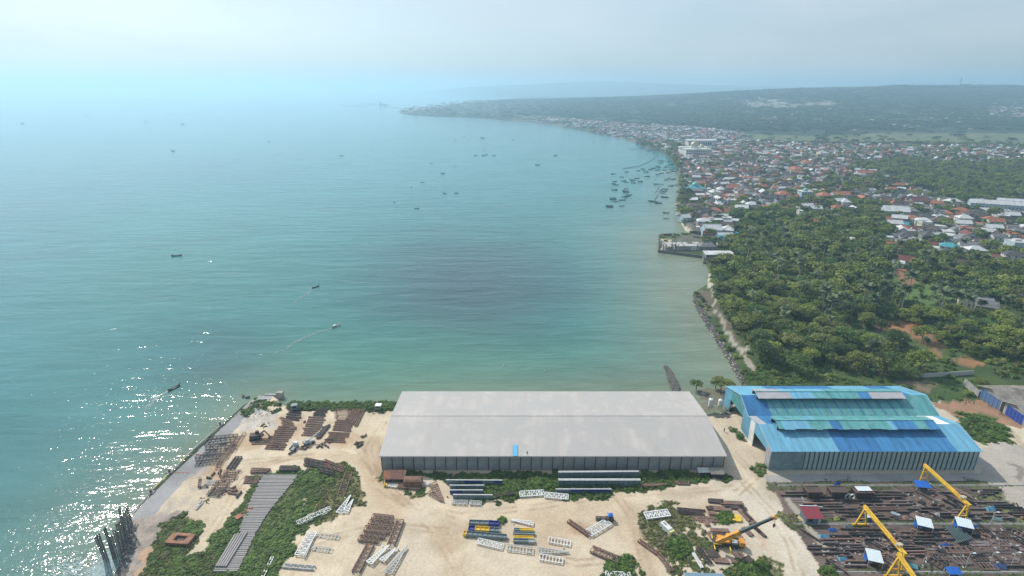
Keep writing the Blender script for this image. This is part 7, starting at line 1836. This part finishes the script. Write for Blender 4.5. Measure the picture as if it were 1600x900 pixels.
# steel laid out in the bays
BM = {}
def steel_piece(kind, L_, m):
    k_ = (kind, round(L_), m.name)
    if k_ in BM: return BM[k_]
    q = MB(); L_ = round(L_)
    if kind == 'beam': q.box(-L_ / 2, -.2, .18, L_ / 2, .2, .23); q.box(-L_ / 2, -.03, .23, L_ / 2, .03, .6); q.box(-L_ / 2, -.2, .6, L_ / 2, .2, .65); q.box(-L_ * .3, -.4, 0, -L_ * .3 + .2, .4, .175); q.box(L_ * .3, -.4, 0, L_ * .3 + .2, .4, .175)
    elif kind == 'pipe': q.tube((-L_ / 2, 0, .35), (L_ / 2, 0, .35), .26, 9); q.box(-L_ * .3, -.5, 0, -L_ * .3 + .2, .5, .09)
    elif kind == 'plate': q.box(-L_ / 2, -.9, .1, L_ / 2, .9, .16); q.box(-L_ / 2, -.05, .16, L_ / 2, .05, .3); q.box(-L_ * .3, -.8, 0, -L_ * .3 + .2, .8, .095)
    elif kind == 'frame':
        for y in (-1.1, 1.1): q.beam((-L_ / 2, y, .4), (L_ / 2, y, .4), .2)
        for i in range(5): x = -L_ / 2 + L_ * i / 4; q.beam((x, -1.1, .4), (x, 1.1, .4), .16); q.beam((x, -1.1, 0), (x, -1.1, .4), .12); q.beam((x, 1.1, 0), (x, 1.1, .4), .12)
    BM[k_] = q.mesh('steel_' + kind, m); return BM[k_]
S_brown = mat('brown_mill_steel', (0.11, 0.085, 0.078), .8, .2, .3, 1.0); S_lilac = mat('faded_steel', (0.19, 0.155, 0.15), .8, .1, .3, 1.0); S_bk = mat('blackened_steel', (0.030, 0.032, 0.034), .7, .3, .2)
cnt = 0; tries = 0; placed = []
BAY = [[(1235, 769), (1548, 766), (1572, 785), (1640, 806), (1640, 813), (1262, 812)], [(1250, 828), (1640, 826), (1640, 886), (1300, 888)]]
while cnt < 285 and tries < 9000:
    tries += 1; bi = 0 if random.random() < .45 else 1; px = random.uniform(1235, 1640); py = random.uniform(766, 888)
    if not inpoly(np.array([px]), np.array([py]), BAY[bi])[0]: continue
    p = G(px, py)
    # work in coherent little blocks: orientation and kind follow a coarse field
    f_ = float(fbm(np.array([p.x / 8]), np.array([p.y / 5]), 500, 2)[0]); f2 = float(vnoise(np.array([p.x / 9]), np.array([p.y / 7]), 510)[0])
    kind = ['beam', 'pipe', 'beam', 'plate', 'frame'][int(f2 * 4.99)]; L_ = random.choice([4, 6, 8, 10, 12]) if kind != 'plate' else random.choice([3, 5]); 
    if kind == 'frame': L_ = random.choice([4, 6])
    rz = 0 if f_ < .66 else -1.0
    wd = 1.2 if kind in ('plate', 'frame') else .42
    okk = True
    for (qx_, qy_, ql, qw, qr) in placed:
        if abs(qx_ - p.x) < (ql + L_) / 2 * (1 if rz == 0 else .6) and abs(qy_ - p.y) < ((qw + wd) if (rz == 0 and qr == 0) else (ql + L_) / 2 * .5): okk = False; break
    if any((p.x - G(*c_).x) ** 2 + (p.y - G(*c_).y) ** 2 < 12 for c_ in ((1441, 827), (1503, 828), (1363, 880), (1266, 806), (1490, 838), (1345, 776), (1306, 775), (1268, 775))): okk = False
    if not okk: continue
    placed.append((p.x, p.y, L_, wd, rz))
    m_ = random.choice([S_brown, S_brown, S_rust, S_lilac, S_bk, S_dark])
    o = link('steel_' + (kind if kind != 'frame' else 'grating'), steel_piece(kind, L_, m_)); o.location = p; o.rotation_euler = (0, 0, rz + random.gauss(0, .015))
    bayw = 'far' if bi == 0 else 'near'; side = 'left' if px < 1350 else 'middle' if px < 1470 else 'right'
    tag(o, '%s steel %s laid out in the %s part of the %s bay' % ({'brown_mill_steel': 'brown', 'rusty_steel': 'rusty', 'faded_steel': 'faded brown', 'blackened_steel': 'black', 'dark_steel': 'dark'}[m_.name], kind, side, bayw), kind if kind != 'beam' else 'beam', 'steel %ss in the %s part of the %s bay' % (kind, side, bayw))
    cnt += 1
print('bay pieces', cnt, tries)
i_ = rng.uniform(0, 1, (900, 2)); q = np.stack([1230 + i_[:, 0] * 410, 768 + i_[:, 1] * 120], 1); kk = inpoly(q[:, 0], q[:, 1], BAY[0]) | inpoly(q[:, 0], q[:, 1], BAY[1]); q = GA(q[kk])
SCR = []
for m_, (a, b, c_) in ((S_grey, (.24, .18, .15)), (S_grey, (.5, .12, .12)), (S_rust, (.9, .1, .12)), (S_bk, (.7, .5, .3)), (S_lilac, (.5, .4, .2)), (S_bk, (1.4, .12, .2)), (S_rust, (.4, .3, .35))):
    z_ = MB(); z_.hexa([(-a, -b, 0), (a, -b, 0), (a * .9, b, 0), (-a, b * .8, 0), (-a * .8, -b, c_), (a, -b * .9, c_ * .8), (a * .8, b, c_), (-a, b * .7, c_)]); SCR.append(z_.mesh('scrap_form', m_))
scatter('yard_scrap', np.stack([q[:, 0], q[:, 1], q[:, 0] * 0 + .02], 1), rng.uniform(.6, 1.5, len(q)), rng.uniform(0, 6.28, len(q)), SCR, 'loose scrap, blocks and bits strewn over both steel bays', 'scrap')

# ------------------------------------------------------------------ small vehicles and huts on the left of the yard
def truck(px, py, rz, cabm, bedm, lab, name='small_truck', L_=4.2):
    global t
    t = thing(name, lab, 'truck', G(px, py), rz)
    add('chassis', S_dark, lambda q: q.box(-L_ / 2, -.7, .45, L_ / 2, .7, .65))
    cb = add('cab', cabm, lambda q: q.hexa([(L_ * .2, -.85, .66), (L_ / 2, -.85, .66), (L_ / 2, .85, .66), (L_ * .2, .85, .66), (L_ * .22, -.8, 2.0), (L_ * .42, -.8, 2.0), (L_ * .42, .8, 2.0), (L_ * .22, .8, 2.0)]))
    add('windscreen', M_glass, lambda q: q.hexa([(L_ * .475, -.7, 1.2), (L_ * .49, -.7, 1.2), (L_ * .49, .7, 1.2), (L_ * .475, .7, 1.2), (L_ * .43, -.7, 1.85), (L_ * .445, -.7, 1.85), (L_ * .445, .7, 1.85), (L_ * .43, .7, 1.85)]), cb)
    add('bed', bedm, lambda q: (q.box(-L_ / 2, -.9, .66, L_ * .17, .9, .76), q.box(-L_ / 2, -.9, .76, L_ * .17, -.84, 1.2), q.box(-L_ / 2, .84, .76, L_ * .17, .9, 1.2)))
    for x in (-L_ * .3, L_ * .34):
        for y in (-.75, .75): add('wheel', S_black, lambda q: q.tube((x, y - .12, .38), (x, y + .12, .38), .38, 10))
truck(460, 701, 1.4, S_white, S_slate, 'small white and grey lorry beside the left truss rows', L_=3.6)
t = thing('mobile_hoist', 'small grey mobile hoist with sloping jib below the middle truss rows', 'crane', G(484, 693), .7)
add('body', S_grey, lambda q: (q.box(-1.6, -.9, .5, 1.4, .9, 1.2), q.box(-1.4, -.8, 1.2, -.2, .2, 2.2)))
add('jib', S_grey, lambda q: q.beam((0, 0, 1.6), (4.2, 0, 3.4), .3)); add('counterweight', S_slate, lambda q: q.box(-2.2, -.8, .7, -1.61, .8, 1.5))
for x in (-1, .9):
    for y in (-.95, .95): add('wheel', S_black, lambda q: q.tube((x, y - .15, .45), (x, y + .15, .45), .45, 10))
for (px, py, rz, cm_, lab) in ((461, 641, .3, S_slate, 'old slate grey crawler cab at the shore end of the truss rows'), (592, 641, .0, M_white, 'white topped machine cab at the shore left of the warehouse')):
    t = thing('machine_cab', lab, 'machine', G(px, py), rz); t.scale = (.8, .8, .8)
    c_ = add('cabin', S_slate, lambda q: q.box(-1.3, -1.1, .9, 1.3, 1.1, 3.0)); add('roof', cm_, lambda q: q.hexa([(-1.6, -1.4, 3.01), (1.6, -1.4, 3.01), (1.6, 1.4, 3.01), (-1.6, 1.4, 3.01), (-1.4, -1.2, 3.3), (1.4, -1.2, 3.3), (1.4, 1.2, 3.3), (-1.4, 1.2, 3.3)]))
    add('window', M_glass, lambda q: q.box(-.9, -1.16, 1.9, .9, -1.105, 2.7), c_); add('undercarriage', S_dark, lambda q: q.box(-1.6, -1.0, .35, 1.6, 1.0, .88))
    for y in (-1.1, 1.1): add('track', S_black, lambda q: q.hexa([(-1.5, y - .25, 0), (1.5, y - .25, 0), (1.5, y + .25, 0), (-1.5, y + .25, 0), (-1.9, y - .25, .7), (1.9, y - .25, .7), (1.9, y + .25, .7), (-1.9, y + .25, .7)]))
    if px > 500: add('arm', S_dark, lambda q: (q.beam((-1.2, -1.2, 1.0), (-2.2, -3.2, .6), .25), q.beam((-2.2, -3.2, .6), (-1.6, -4.0, 0.1), .25)))
t = thing('winch_machine', 'blue topped winch machine by the V of trusses on the sand', 'machine', G(953, 813), 0)
add('body', S_dark, lambda q: (q.box(-1.0, -.7, .3, 1.0, .7, 1.1), q.tube((-.2, -.6, .9), (-.2, .6, .9), .45, 10))); add('canopy', M_tarpblue, lambda q: q.hexa([(-.8, -.8, 2.0), (.8, -.8, 2.0), (.8, .8, 2.0), (-.8, .8, 2.0), (-.3, -.3, 2.4), (.3, -.3, 2.4), (.3, .3, 2.4), (-.3, .3, 2.4)]))
for sx in (-.7, .7): add('post', S_grey, lambda q: q.beam((sx, 0, 1.1), (sx, 0, 2.0), .08)); add('wheel', S_black, lambda q: q.tube((sx, -.75, .3), (sx, .75, .3), .3, 8))
t = thing('excavator', 'dark rusty excavator among scrap at the root of the left truss row', 'excavator', G(399, 686), .2)
add('body', S_dark, lambda q: (q.box(-1.6, -1.2, .8, 1.4, 1.2, 2.0), q.box(.2, .2, 2.0, 1.3, 1.1, 2.9))); add('boom', S_dark, lambda q: (q.beam((1.2, -.4, 1.6), (3.6, -.4, 3.4), .4), q.beam((3.6, -.4, 3.4), (5.0, -.4, 1.0), .3))); add('bucket', S_rust, lambda q: q.hexa([(4.6, -.9, .1), (5.4, -.9, .1), (5.4, .1, .1), (4.6, .1, .1), (4.7, -.9, 1.0), (5.2, -.9, 1.0), (5.2, .1, 1.0), (4.7, .1, 1.0)]))
for y in (-1.1, 1.1): add('track', S_black, lambda q: q.hexa([(-1.6, y - .25, 0), (1.6, y - .25, 0), (1.6, y + .25, 0), (-1.6, y + .25, 0), (-1.9, y - .25, .7), (1.9, y - .25, .7), (1.9, y + .25, .7), (-1.9, y + .25, .7)]))
# quay details: bollards, expansion joints, edge kerb with yellow paint, tyre fenders
for (px, py, lab) in ((265, 738, 'dark mooring bollard on the quay edge, upper one'), (236, 770, 'dark mooring bollard on the quay edge, lower one'), (344, 664, 'dark stump of fallen concrete at the quay shoulder')):
    t = thing('mooring_bollard', lab, 'bollard', G(px, py), 0); add('base', M_concrete, lambda q: q.box(-1.0, -.7, 0.01, 1.0, .7, .35)); add('post', S_dark, lambda q: (q.tube((0, 0, .35), (0, 0, .9), .35, 10, .3), q.tube((0, 0, .9), (0, 0, 1.05), .5, 10, .45)))
q_pts = [(205, 804), (237, 765), (270, 733), (300, 703), (345, 663)]
t = thing('quay_kerb', 'low worn kerb with flakes of yellow paint along the quay edge', 'kerb', G(270, 733), 0)
for a, b in zip(q_pts[:-1], q_pts[1:]):
    a = G(*a) - t.location; b = G(*b) - t.location; k_ = int((b - a).length / 3.2)
    for i in range(k_):
        q = MB(); q.beam(a.lerp(b, i / k_) + Vector((.35, .1, .1)), a.lerp(b, (i + .94) / k_) + Vector((.35, .1, .1)), .45, .32); q.obj('kerb_stone', random.choice([M_concrete, M_concrete, mat('worn_yellow_kerb', (0.45, 0.38, 0.14), .8, 0, .3, .8, second=(0.30, 0.28, 0.24))]), t)
for (a, b, lab) in (((288, 710), (314, 710), 'rusty expansion joint across the quay, upper one'), ((263, 738), (296, 739), 'rusty expansion joint across the quay, lower one')):
    a, b = G(*a), G(*b); t = thing('quay_joint', lab, 'rail', (a + b) / 2, 0); d = (b - a) / 2; add('joint', mat('joint_rust', (0.30, 0.11, 0.06), .8), lambda q: q.beam(-d + Vector((0, 0, .04)), d + Vector((0, 0, .04)), .22, .06))
t = thing('concrete_stub', 'block of broken jetty at the outer corner of the quay', 'block', G(437, 617), 0); add('block', M_concrete, lambda q: (q.box(-6, -.5, -1.5, -1.2, .5, .3), q.box(-1.1, -.9, -1.5, 1.4, .9, 1.4)))
for (px, py, lab) in ((380, 620, 'dark wreck stump in the water off the quay, left one'), (387, 622, 'dark wreck stump in the water off the quay, right one')):
    t = thing('wreck_stump', lab, 'stump', G(px, py, SEA), px % 3); add('block', S_dark, lambda q: q.hexa([(-1.2, -.5, -1), (1.2, -.6, -1), (1.0, .6, -1), (-1.1, .5, -1), (-.8, -.3, .7), (.9, -.4, .4), (.7, .4, .9), (-.9, .3, .5)]))
# rusty scraps beside the rows
for i in range(46):
    cx, cy = random.choice([(472, 664), (470, 700), (402, 684), (440, 698), (505, 694), (345, 745), (360, 770), (565, 690), (350, 700)]); px = cx + random.gauss(0, 8); py = cy + random.gauss(0, 5)
    o = link('scrap_beam', steel_piece(random.choice(['beam', 'pipe']), random.choice([1, 2, 3]), random.choice([S_rust, S_dark]))); o.location = G(px, py); o.rotation_euler = (0, 0, random.uniform(0, 3.1))
    tag(o, 'short rusty steel offcut lying loose between the truss rows', 'offcut', 'loose steel offcuts between the truss rows')
# ------------------------------------------------------------------ boats
B_dark = mat('dark_hull', (0.045, 0.055, 0.062), .6, 0, .3); B_wood = mat('boat_deck', (0.20, 0.16, 0.12), .8, 0, .3); B_blue = mat('blue_hull', (0.04, 0.12, 0.24), .6, 0, .2); B_white = mat('white_hull', (0.60, 0.60, 0.56), .6, 0, .2); B_grn = mat('green_hull', (0.05, 0.14, 0.12), .6, 0, .2)
def boat_tpl(L_, W, hullm, kind):
    parts = []
    q = MB(); n_ = 9; sec = []
    for i in range(n_):
        f_ = i / (n_ - 1); x = (f_ - .5) * L_; w = W / 2 * max(.06, (1 - abs(2 * f_ - 1) ** 2.4)); sh = 1.0 + 1.1 * abs(2 * f_ - 1) ** 2.5
        sec.append([(x * .86, 0, -.5), (x * .94, w * .75, 0.0), (x, w, sh), (x, w * .86, sh), (x * .95, w * .66, .45), (x * .95, -w * .66, .45), (x, -w * .86, sh), (x, -w, sh), (x * .94, -w * .75, 0.0)])
    k = len(q.v)
    for s in sec: q.v += s
    for i in range(n_ - 1):
        for j in range(9):
            a = k + i * 9 + j; b = k + i * 9 + (j + 1) % 9; q.f.append((a, a + 9, b + 9, b)); q.m.append(0)
    q.f.append(tuple(k + j for j in range(9))); q.m.append(0); q.f.append(tuple(k + (n_ - 1) * 9 + j for j in range(9))[::-1]); q.m.append(0)
    parts.append(('hull', q.mesh('hull', hullm)))
    q = MB(); q.box(-L_ * .36, -W * .26, .46, L_ * .36, W * .26, .62); parts.append(('deck', q.mesh('deck', B_wood)))
    if kind != 'open':
        q = MB(); q.box(-L_ * .30, -W * .28, .63, -L_ * .08, W * .28, 2.1); q.box(-L_ * .33, -W * .36, 2.11, L_ * .0, W * .36, 2.25); parts.append(('cabin', q.mesh('cabin', B_white if kind == 'white' else B_grn)))
    q = MB(); q.tube((L_ * .08, 0, .5), (L_ * .10, 0, 2.9 if kind != 'open' else 2.0), .08, 6, .05); q.beam((L_ * .09, 0, 1.9), (-L_ * .2, 0, 1.9), .07); parts.append(('mast', q.mesh('mast', B_dark)))
    q = MB(); q.beam((L_ * .44, 0, 1.6), (L_ * .56, 0, 2.9), .22, .4); parts.append(('prow', q.mesh('prow', hullm)))
    q = MB()
    for x in (-L_ * .2, L_ * .05, L_ * .25): q.beam((x, -W * .42, 1.15), (x, W * .42, 1.15), .16, .08)
    parts.append(('thwart', q.mesh('thwart', B_wood)))
    return parts
BT = {'dark': boat_tpl(11, 2.6, B_dark, 'open'), 'cabin': boat_tpl(12, 2.9, B_dark, 'cabin'), 'white': boat_tpl(10, 2.6, B_white, 'white'), 'blue': boat_tpl(12, 2.8, B_blue, 'cabin'), 'green': boat_tpl(11, 2.7, B_grn, 'open')}
def boat(px, py, rz, kind, s, label, group=None):
    p = G(px, py, SEA); o = thing('fishing_boat', label, 'boat', (p.x, p.y, SEA - .1), rz, group); o.scale = (s, s, s)
    for nm, me in BT[kind]: link(nm, me, o)
    return o
OPEN = [(272, 607, 1.15, 'dark', .62, 'dark fishing boat off the quay at left, closest to shore'), (525, 510, .95, 'white', .66, 'pale hulled fishing boat with bright wake, nearest the warehouse'), (493, 449, .9, 'dark', .60, 'dark fishing boat with wake, beyond the pale hulled one'), (276, 400, .3, 'dark', .78, 'dark boat alone in the left middle of the bay'),
        (651, 326, .35, 'dark', .85, 'dark long boat, lowest of the mid bay group'), (616, 316, 1.5, 'dark', .8, 'dark boat seen end on, left of the mid bay group'), (643, 293, 1.6, 'cabin', .75, 'dark boat with cabin trailing a long dark wake'), (660, 285, .2, 'cabin', .7, 'small dark cabin boat above the one with the long wake'),
        (695, 302, -.5, 'cabin', .75, 'dark cabin boat, left one of the pair at mid bay'), (713, 302, .4, 'dark', .85, 'long dark boat, right one of the pair at mid bay'), (692, 271, .5, 'cabin', .95, 'dark cabin boat at the upper middle of the bay'), (711, 260, 1.5, 'dark', .9, 'dark boat seen end on at the upper middle'),
        (674, 255, .2, 'dark', .75, 'tiny dark boat at the upper left of the mid bay group'), (743, 243, .2, 'cabin', 1.0, 'small dark boat left of the line of four far out'), (755, 243, .1, 'cabin', .9, 'small dark boat, first of a close pair far out'), (760, 242, .3, 'cabin', .9, 'small dark boat, second of a close pair far out'),
        (772, 243, .0, 'cabin', .9, 'small dark boat right of the close pair far out'), (757, 235, 1.5, 'dark', 1.1, 'dark boat end on above the close pair'), (757, 226, 1.5, 'dark', .8, 'tiny boat near the top of the vertical line far out'), (754, 216, .0, 'blue', 1.6, 'dark broad boat farthest out of the vertical line'),
        (711, 219, 1.4, 'dark', 1.2, 'far dark boat end on, left of the vertical line'), (725, 213, 1.0, 'dark', .9, 'very faint far boat towards the point'), (868, 243, .0, 'dark', 1.2, 'dark boat off the town, upper one'), (840, 258, .0, 'dark', 1.3, 'long low boat off the town, lower one'),
        (802, 218, .1, 'dark', 1.0, 'faint low boat near the far shore'), (35, 193, .0, 'blue', 2.0, 'faint far ship near the left edge'), (137, 181, .0, 'blue', 1.8, 'very faint far ship at the left, closer to the horizon'), (228, 190, .0, 'dark', 2.0, 'faint far boat left of centre near the horizon'),
        (285, 194, .0, 'dark', 2.0, 'faint far boat, long and low under the horizon'), (270, 236, .0, 'dark', 1.4, 'faint low boat in the bright left water'), (420, 221, .5, 'dark', 1.0, 'faint small boat in the pale upper water'), (533, 243, .2, 'dark', 1.0, 'faint boat trailing a thin wake towards the left'), (304, 180, .2, 'dark', 1.6, 'tiny pale boat just under the horizon')]
for (px, py, rz, k_, s, lab) in OPEN: boat(px, py, rz, k_, s * (.58 if py < 350 else .85), lab)
MOOR = [(972, 277), (960, 284), (975, 283), (979, 285), (987, 281), (989, 283), (995, 279), (1000, 284), (990, 286), (959, 287), (962, 289), (960, 297), (978, 295), (977, 299), (979, 301), (983, 305), (980, 307), (976, 308), (972, 313), (957, 310), (958, 312), (962, 315), (971, 322), (951, 322), (953, 324),
        (979, 269), (998, 267), (1004, 264), (1006, 266), (1011, 276), (1017, 265), (1020, 263), (1009, 269), (1028, 260), (1030, 262), (1029, 265), (1026, 267), (1033, 271), (1028, 273), (1042, 260), (1040, 262), (1038, 266), (1044, 270), (1036, 252), (1031, 251), (1045, 253), (1050, 265), (1052, 268), (1055, 263), (1060, 266), (1041, 281),
        (1046, 279), (1050, 281), (1054, 280), (1034, 288), (1026, 288), (1040, 296), (1037, 299), (1035, 302), (1037, 308), (1040, 309), (1020, 315), (1024, 316), (1029, 318), (1017, 314), (1048, 291), (1056, 290), (1041, 333), (958, 272), (1005, 232), (1010, 233), (1018, 234), (1024, 234), (1030, 233), (1015, 236), (1022, 232), (1036, 236), (1046, 240), (1002, 231), (1028, 231), (1048, 258), (1052, 256), (1047, 262), (1033, 255), (1060, 262)]
mcol = ['dark', 'cabin', 'blue', 'dark', 'green', 'cabin']
def mwords(px, py):
    if px < 985 and py > 290: return 'in the small clusters farthest from the town shore', 0
    if px < 1000: return 'in the loose line of moorings left of the town', 1
    if py < 245: return 'along the pier of the far town shore', 2
    if py > 286: return 'in the shallows beyond the walled point', 3
    return 'in the thick of moored boats at the town shore', 4
for i, (px, py) in enumerate(MOOR):
    w_, gi_ = mwords(px, py); k_ = mcol[i % 6]
    boat(px + random.uniform(-.6, .6), py, random.choice([0.05, -.1, .12, 3.1, 3.25, -.3]), k_, random.uniform(.5, .72), '%s moored boat %s' % (dict(dark='dark open', cabin='dark cabin', blue='blue cabin', green='dark green open', white='white')[k_], w_), 'boats moored ' + w_)
# fish trap poles / floating booms
def boom(pts, lab):
    ws = [G(*p, SEA) for p in pts]; o = thing('floating_boom', lab, 'boom', ws[0], 0)
    for a, b in zip(ws[:-1], ws[1:]):
        k_ = max(1, int((b - a).length / 7))
        for i in range(k_):
            q = MB(); q.tube(a.lerp(b, i / k_) - ws[0] + Vector((0, 0, .15)), a.lerp(b, (i + .8) / k_) - ws[0] + Vector((0, 0, .15)), .45, 6); q.obj('float', B_dark, o)
boom([(973, 264), (983, 262), (997, 260), (1005, 257), (1012, 254), (1018, 251), (1023, 246)], 'curved dark floating boom sweeping round the upper moorings')
boom([(1024, 302), (1027, 297), (1030, 292)], 'short straight dark boom in the shallows, left one')
boom([(1029, 301), (1033, 296), (1040, 294)], 'short bent dark boom in the shallows, right one')
boom([(1023, 312), (1026, 308), (1029, 304)], 'short dark boom slanting below the two others')
boom([(984, 233), (1000, 233)], 'thin line of floats beside the pier')
boom([(1036, 342), (1048, 342)], 'low line of floats off the beach')
def pier(a, b, lab, w=2.5):
    a, b = G(*a, SEA), G(*b, SEA); o = thing('pier', lab, 'pier', a, 0); d = b - a; k_ = max(2, int(d.length / 12))
    q = MB(); q.beam(Vector((0, 0, 1.6)), d + Vector((0, 0, 1.6)), w, .4); q.obj('deck', M_concrete, o)
    for i in range(k_): q = MB(); q.tube(d * (i / k_) + Vector((0, 0, -2)), d * (i / k_) + Vector((0, 0, 1.5)), .4, 6); q.obj('pier_post', M_concrete, o)
pier((1004, 234), (1062, 235), 'long dark pier running out from the far town shore', 5)
pier((1060, 254), (1052, 243), 'pale slipway beside the large white mosque', 5)
t = thing('breakwater', 'thin stone breakwater off the tip of the far point', 'breakwater', G(555, 165, SEA), 0)
for (a, b) in (((530, 164.5), (572, 166.5)), ((575, 164.5), (610, 164)), ((600, 167), (625, 169)), ((560, 162.5), (596, 161.8))):
    q = MB(); q.beam(G(*a, SEA) - t.location, G(*b, SEA) - t.location, 8, 2.4); q.obj('stone_arm', M_rockd, t)
t = thing('far_ship', 'tiny white ship lying at the breakwater of the far point', 'ship', G(598, 164.5, SEA), 0)
add('hull', B_white, lambda q: q.hexa([(-26, -5, 0), (26, -5, 0), (26, 5, 0), (-26, 5, 0), (-32, -6, 9), (30, -6, 9), (30, 6, 9), (-32, 6, 9)])); add('superstructure', B_white, lambda q: (q.box(-24, -5, 9.01, -8, 5, 26), q.box(10, -1, 9.01, 12, 1, 20)))
# foam wakes on the water
M_foam = mat('foam', (0.22, 0.34, 0.35), .6, 0, .3, 1.0)
def wake(pts, w0, w1, lab, n_=220):
    w = GA(pts, SEA); seg = np.linalg.norm(np.diff(w, axis=0), axis=1); cum = np.concatenate([[0], np.cumsum(seg)]) ; tt_ = rng.uniform(0, 1, n_) ** 1.5
    x = np.interp(tt_ * cum[-1], cum, w[:, 0]); y = np.interp(tt_ * cum[-1], cum, w[:, 1]); sp = w0 + (w1 - w0) * tt_
    x += rng.normal(0, 1, n_) * sp * .35; y += rng.normal(0, 1, n_) * sp * .35; L_ = rng.uniform(.4, 1.5, n_); d = np.arctan2(w[1, 1] - w[0, 1], w[1, 0] - w[0, 0]) + rng.normal(0, .15, n_)
    V = []; Fq = []
    for i in range(n_):
        cx, cy = cos(d[i]), sin(d[i]); a = L_[i]; b = rng.uniform(.05, .16); k_ = len(V); z0 = SEA + .03
        V += [(x[i] - cx * a, y[i] - cy * a, z0), (x[i] + cy * b, y[i] - cx * b, z0 + .05), (x[i] + cx * a, y[i] + cy * a, z0), (x[i] - cy * b, y[i] + cx * b, z0 + .05)]; Fq.append((k_, k_ + 1, k_ + 2, k_ + 3))
    o = link('wake_foam', nmesh('wake_foam', V, Fq, M_foam)); stuff(o, lab, 'foam')
wake([(519, 513), (490, 522), (460, 535), (435, 552)], .6, 2.5, 'white foam wake behind the pale hulled boat', 300)
wake([(490, 452), (475, 462), (455, 475)], .6, 2.0, 'faint foam wake behind the boat beyond', 120)
wake([(265, 610), (245, 622), (225, 640)], .6, 2.4, 'faint foam wake behind the boat off the quay', 160)
wake([(152, 905), (165, 885), (178, 870), (192, 850)], 3, 6, 'broken surf foam among the sheet piles', 900)
wake([(150, 900), (120, 890), (90, 880)], 4, 6, 'thin surf foam drifting off the sheet piles', 260)
for (px, py, s, lab) in ((788, 571, .5, 'pale buoy on the green water behind the warehouse, left one'), (852, 579, .4, 'pale buoy on the green water behind the warehouse, right one'), (788, 430, .6, 'buoy with thin line in the middle of the bay'), (805, 443, .5, 'small buoy in the middle of the bay')):
    t = thing('buoy', lab, 'buoy', G(px, py, SEA), 0); add('float', B_white, lambda q: q.tube((0, 0, -.1), (0, 0, s), s, 10, s * .6)); add('marker', B_dark, lambda q: q.tube((0, 0, s), (0, 0, s + .8), .08, 6))
# ------------------------------------------------------------------ two distant people
M_skin = mat('skin', (0.30, 0.17, 0.11), .6, 0, .1); M_cloth = mat('dark_clothes', (0.045, 0.05, 0.06), .8, 0, .2); M_shirt = mat('grey_shirt', (0.20, 0.22, 0.24), .8, 0, .2)
def person(loc, rz, shirt, label, pose=0.0):
    b = .35 * pose
    J = [((0, 0, .92 - b), .13), ((0, .02, 1.18 - b), .14), ((0, .04 + pose * .1, 1.42 - b), .15), ((0, .05 + pose * .12, 1.52 - b), .055), ((0, .05 + pose * .15, 1.60 - b), .085), ((0, .05 + pose * .15, 1.72 - b), .075)]
    E = [(i, i + 1) for i in range(5)]
    for s in (-1, 1):
        k = len(J); J += [((s * .10, 0, .86 - b), .10), ((s * .13, .05 + pose * .25, .48 - b * .4), .065), ((s * .13, -.03, .08), .045), ((s * .14, .12, .04), .04)]; E += [(0, k), (k, k + 1), (k + 1, k + 2), (k + 2, k + 3)]
        k = len(J); J += [((s * .19, .04, 1.38 - b), .06), ((s * .26, .0, 1.10 - b), .042), ((s * .25, .14, .86 - b), .03), ((s * .25, .18, .78 - b), .03)]; E += [(2, k), (k, k + 1), (k + 1, k + 2), (k + 2, k + 3)]
    me = bpy.data.meshes.new('body'); me.from_pydata([j[0] for j in J], E, []); me.materials.append(shirt)
    t = thing('person', label, 'person', loc, rz); o = link('body', me, t)
    md = o.modifiers.new('skin', 'SKIN'); sv = me.skin_vertices[0].data if me.skin_vertices else None
    if sv is None:
        bm = bmesh.new(); bm.from_mesh(me); bm.verts.layers.skin.verify(); bm.to_mesh(me); bm.free(); sv = me.skin_vertices[0].data
    for i, j in enumerate(J): sv[i].radius = (j[1], j[1])
    sv[0].use_root = True; o.modifiers.new('smooth', 'SUBSURF').render_levels = 1
    q = MB(); dome(q, (0, .05 + pose * .15, 1.68 - b), .095, 1.0, 8, 3); q.obj('hair', B_dark, t)
    q = MB(); q.tube((0, .05 + pose * .15 + .07, 1.62 - b), (0, .05 + pose * .15 + .10, 1.66 - b), .05, 6, .03); q.obj('face', M_skin, t)
import bmesh
person(G(1131.5, 675), .4, M_cloth, 'lone person in dark clothes walking on the track between the two sheds')
person(Vector((G(824, 711, 5.9).x, wy0 + .55, we + .2)), 2.8, M_shirt, 'person in grey crouching at the eaves of the grey warehouse roof', .8)
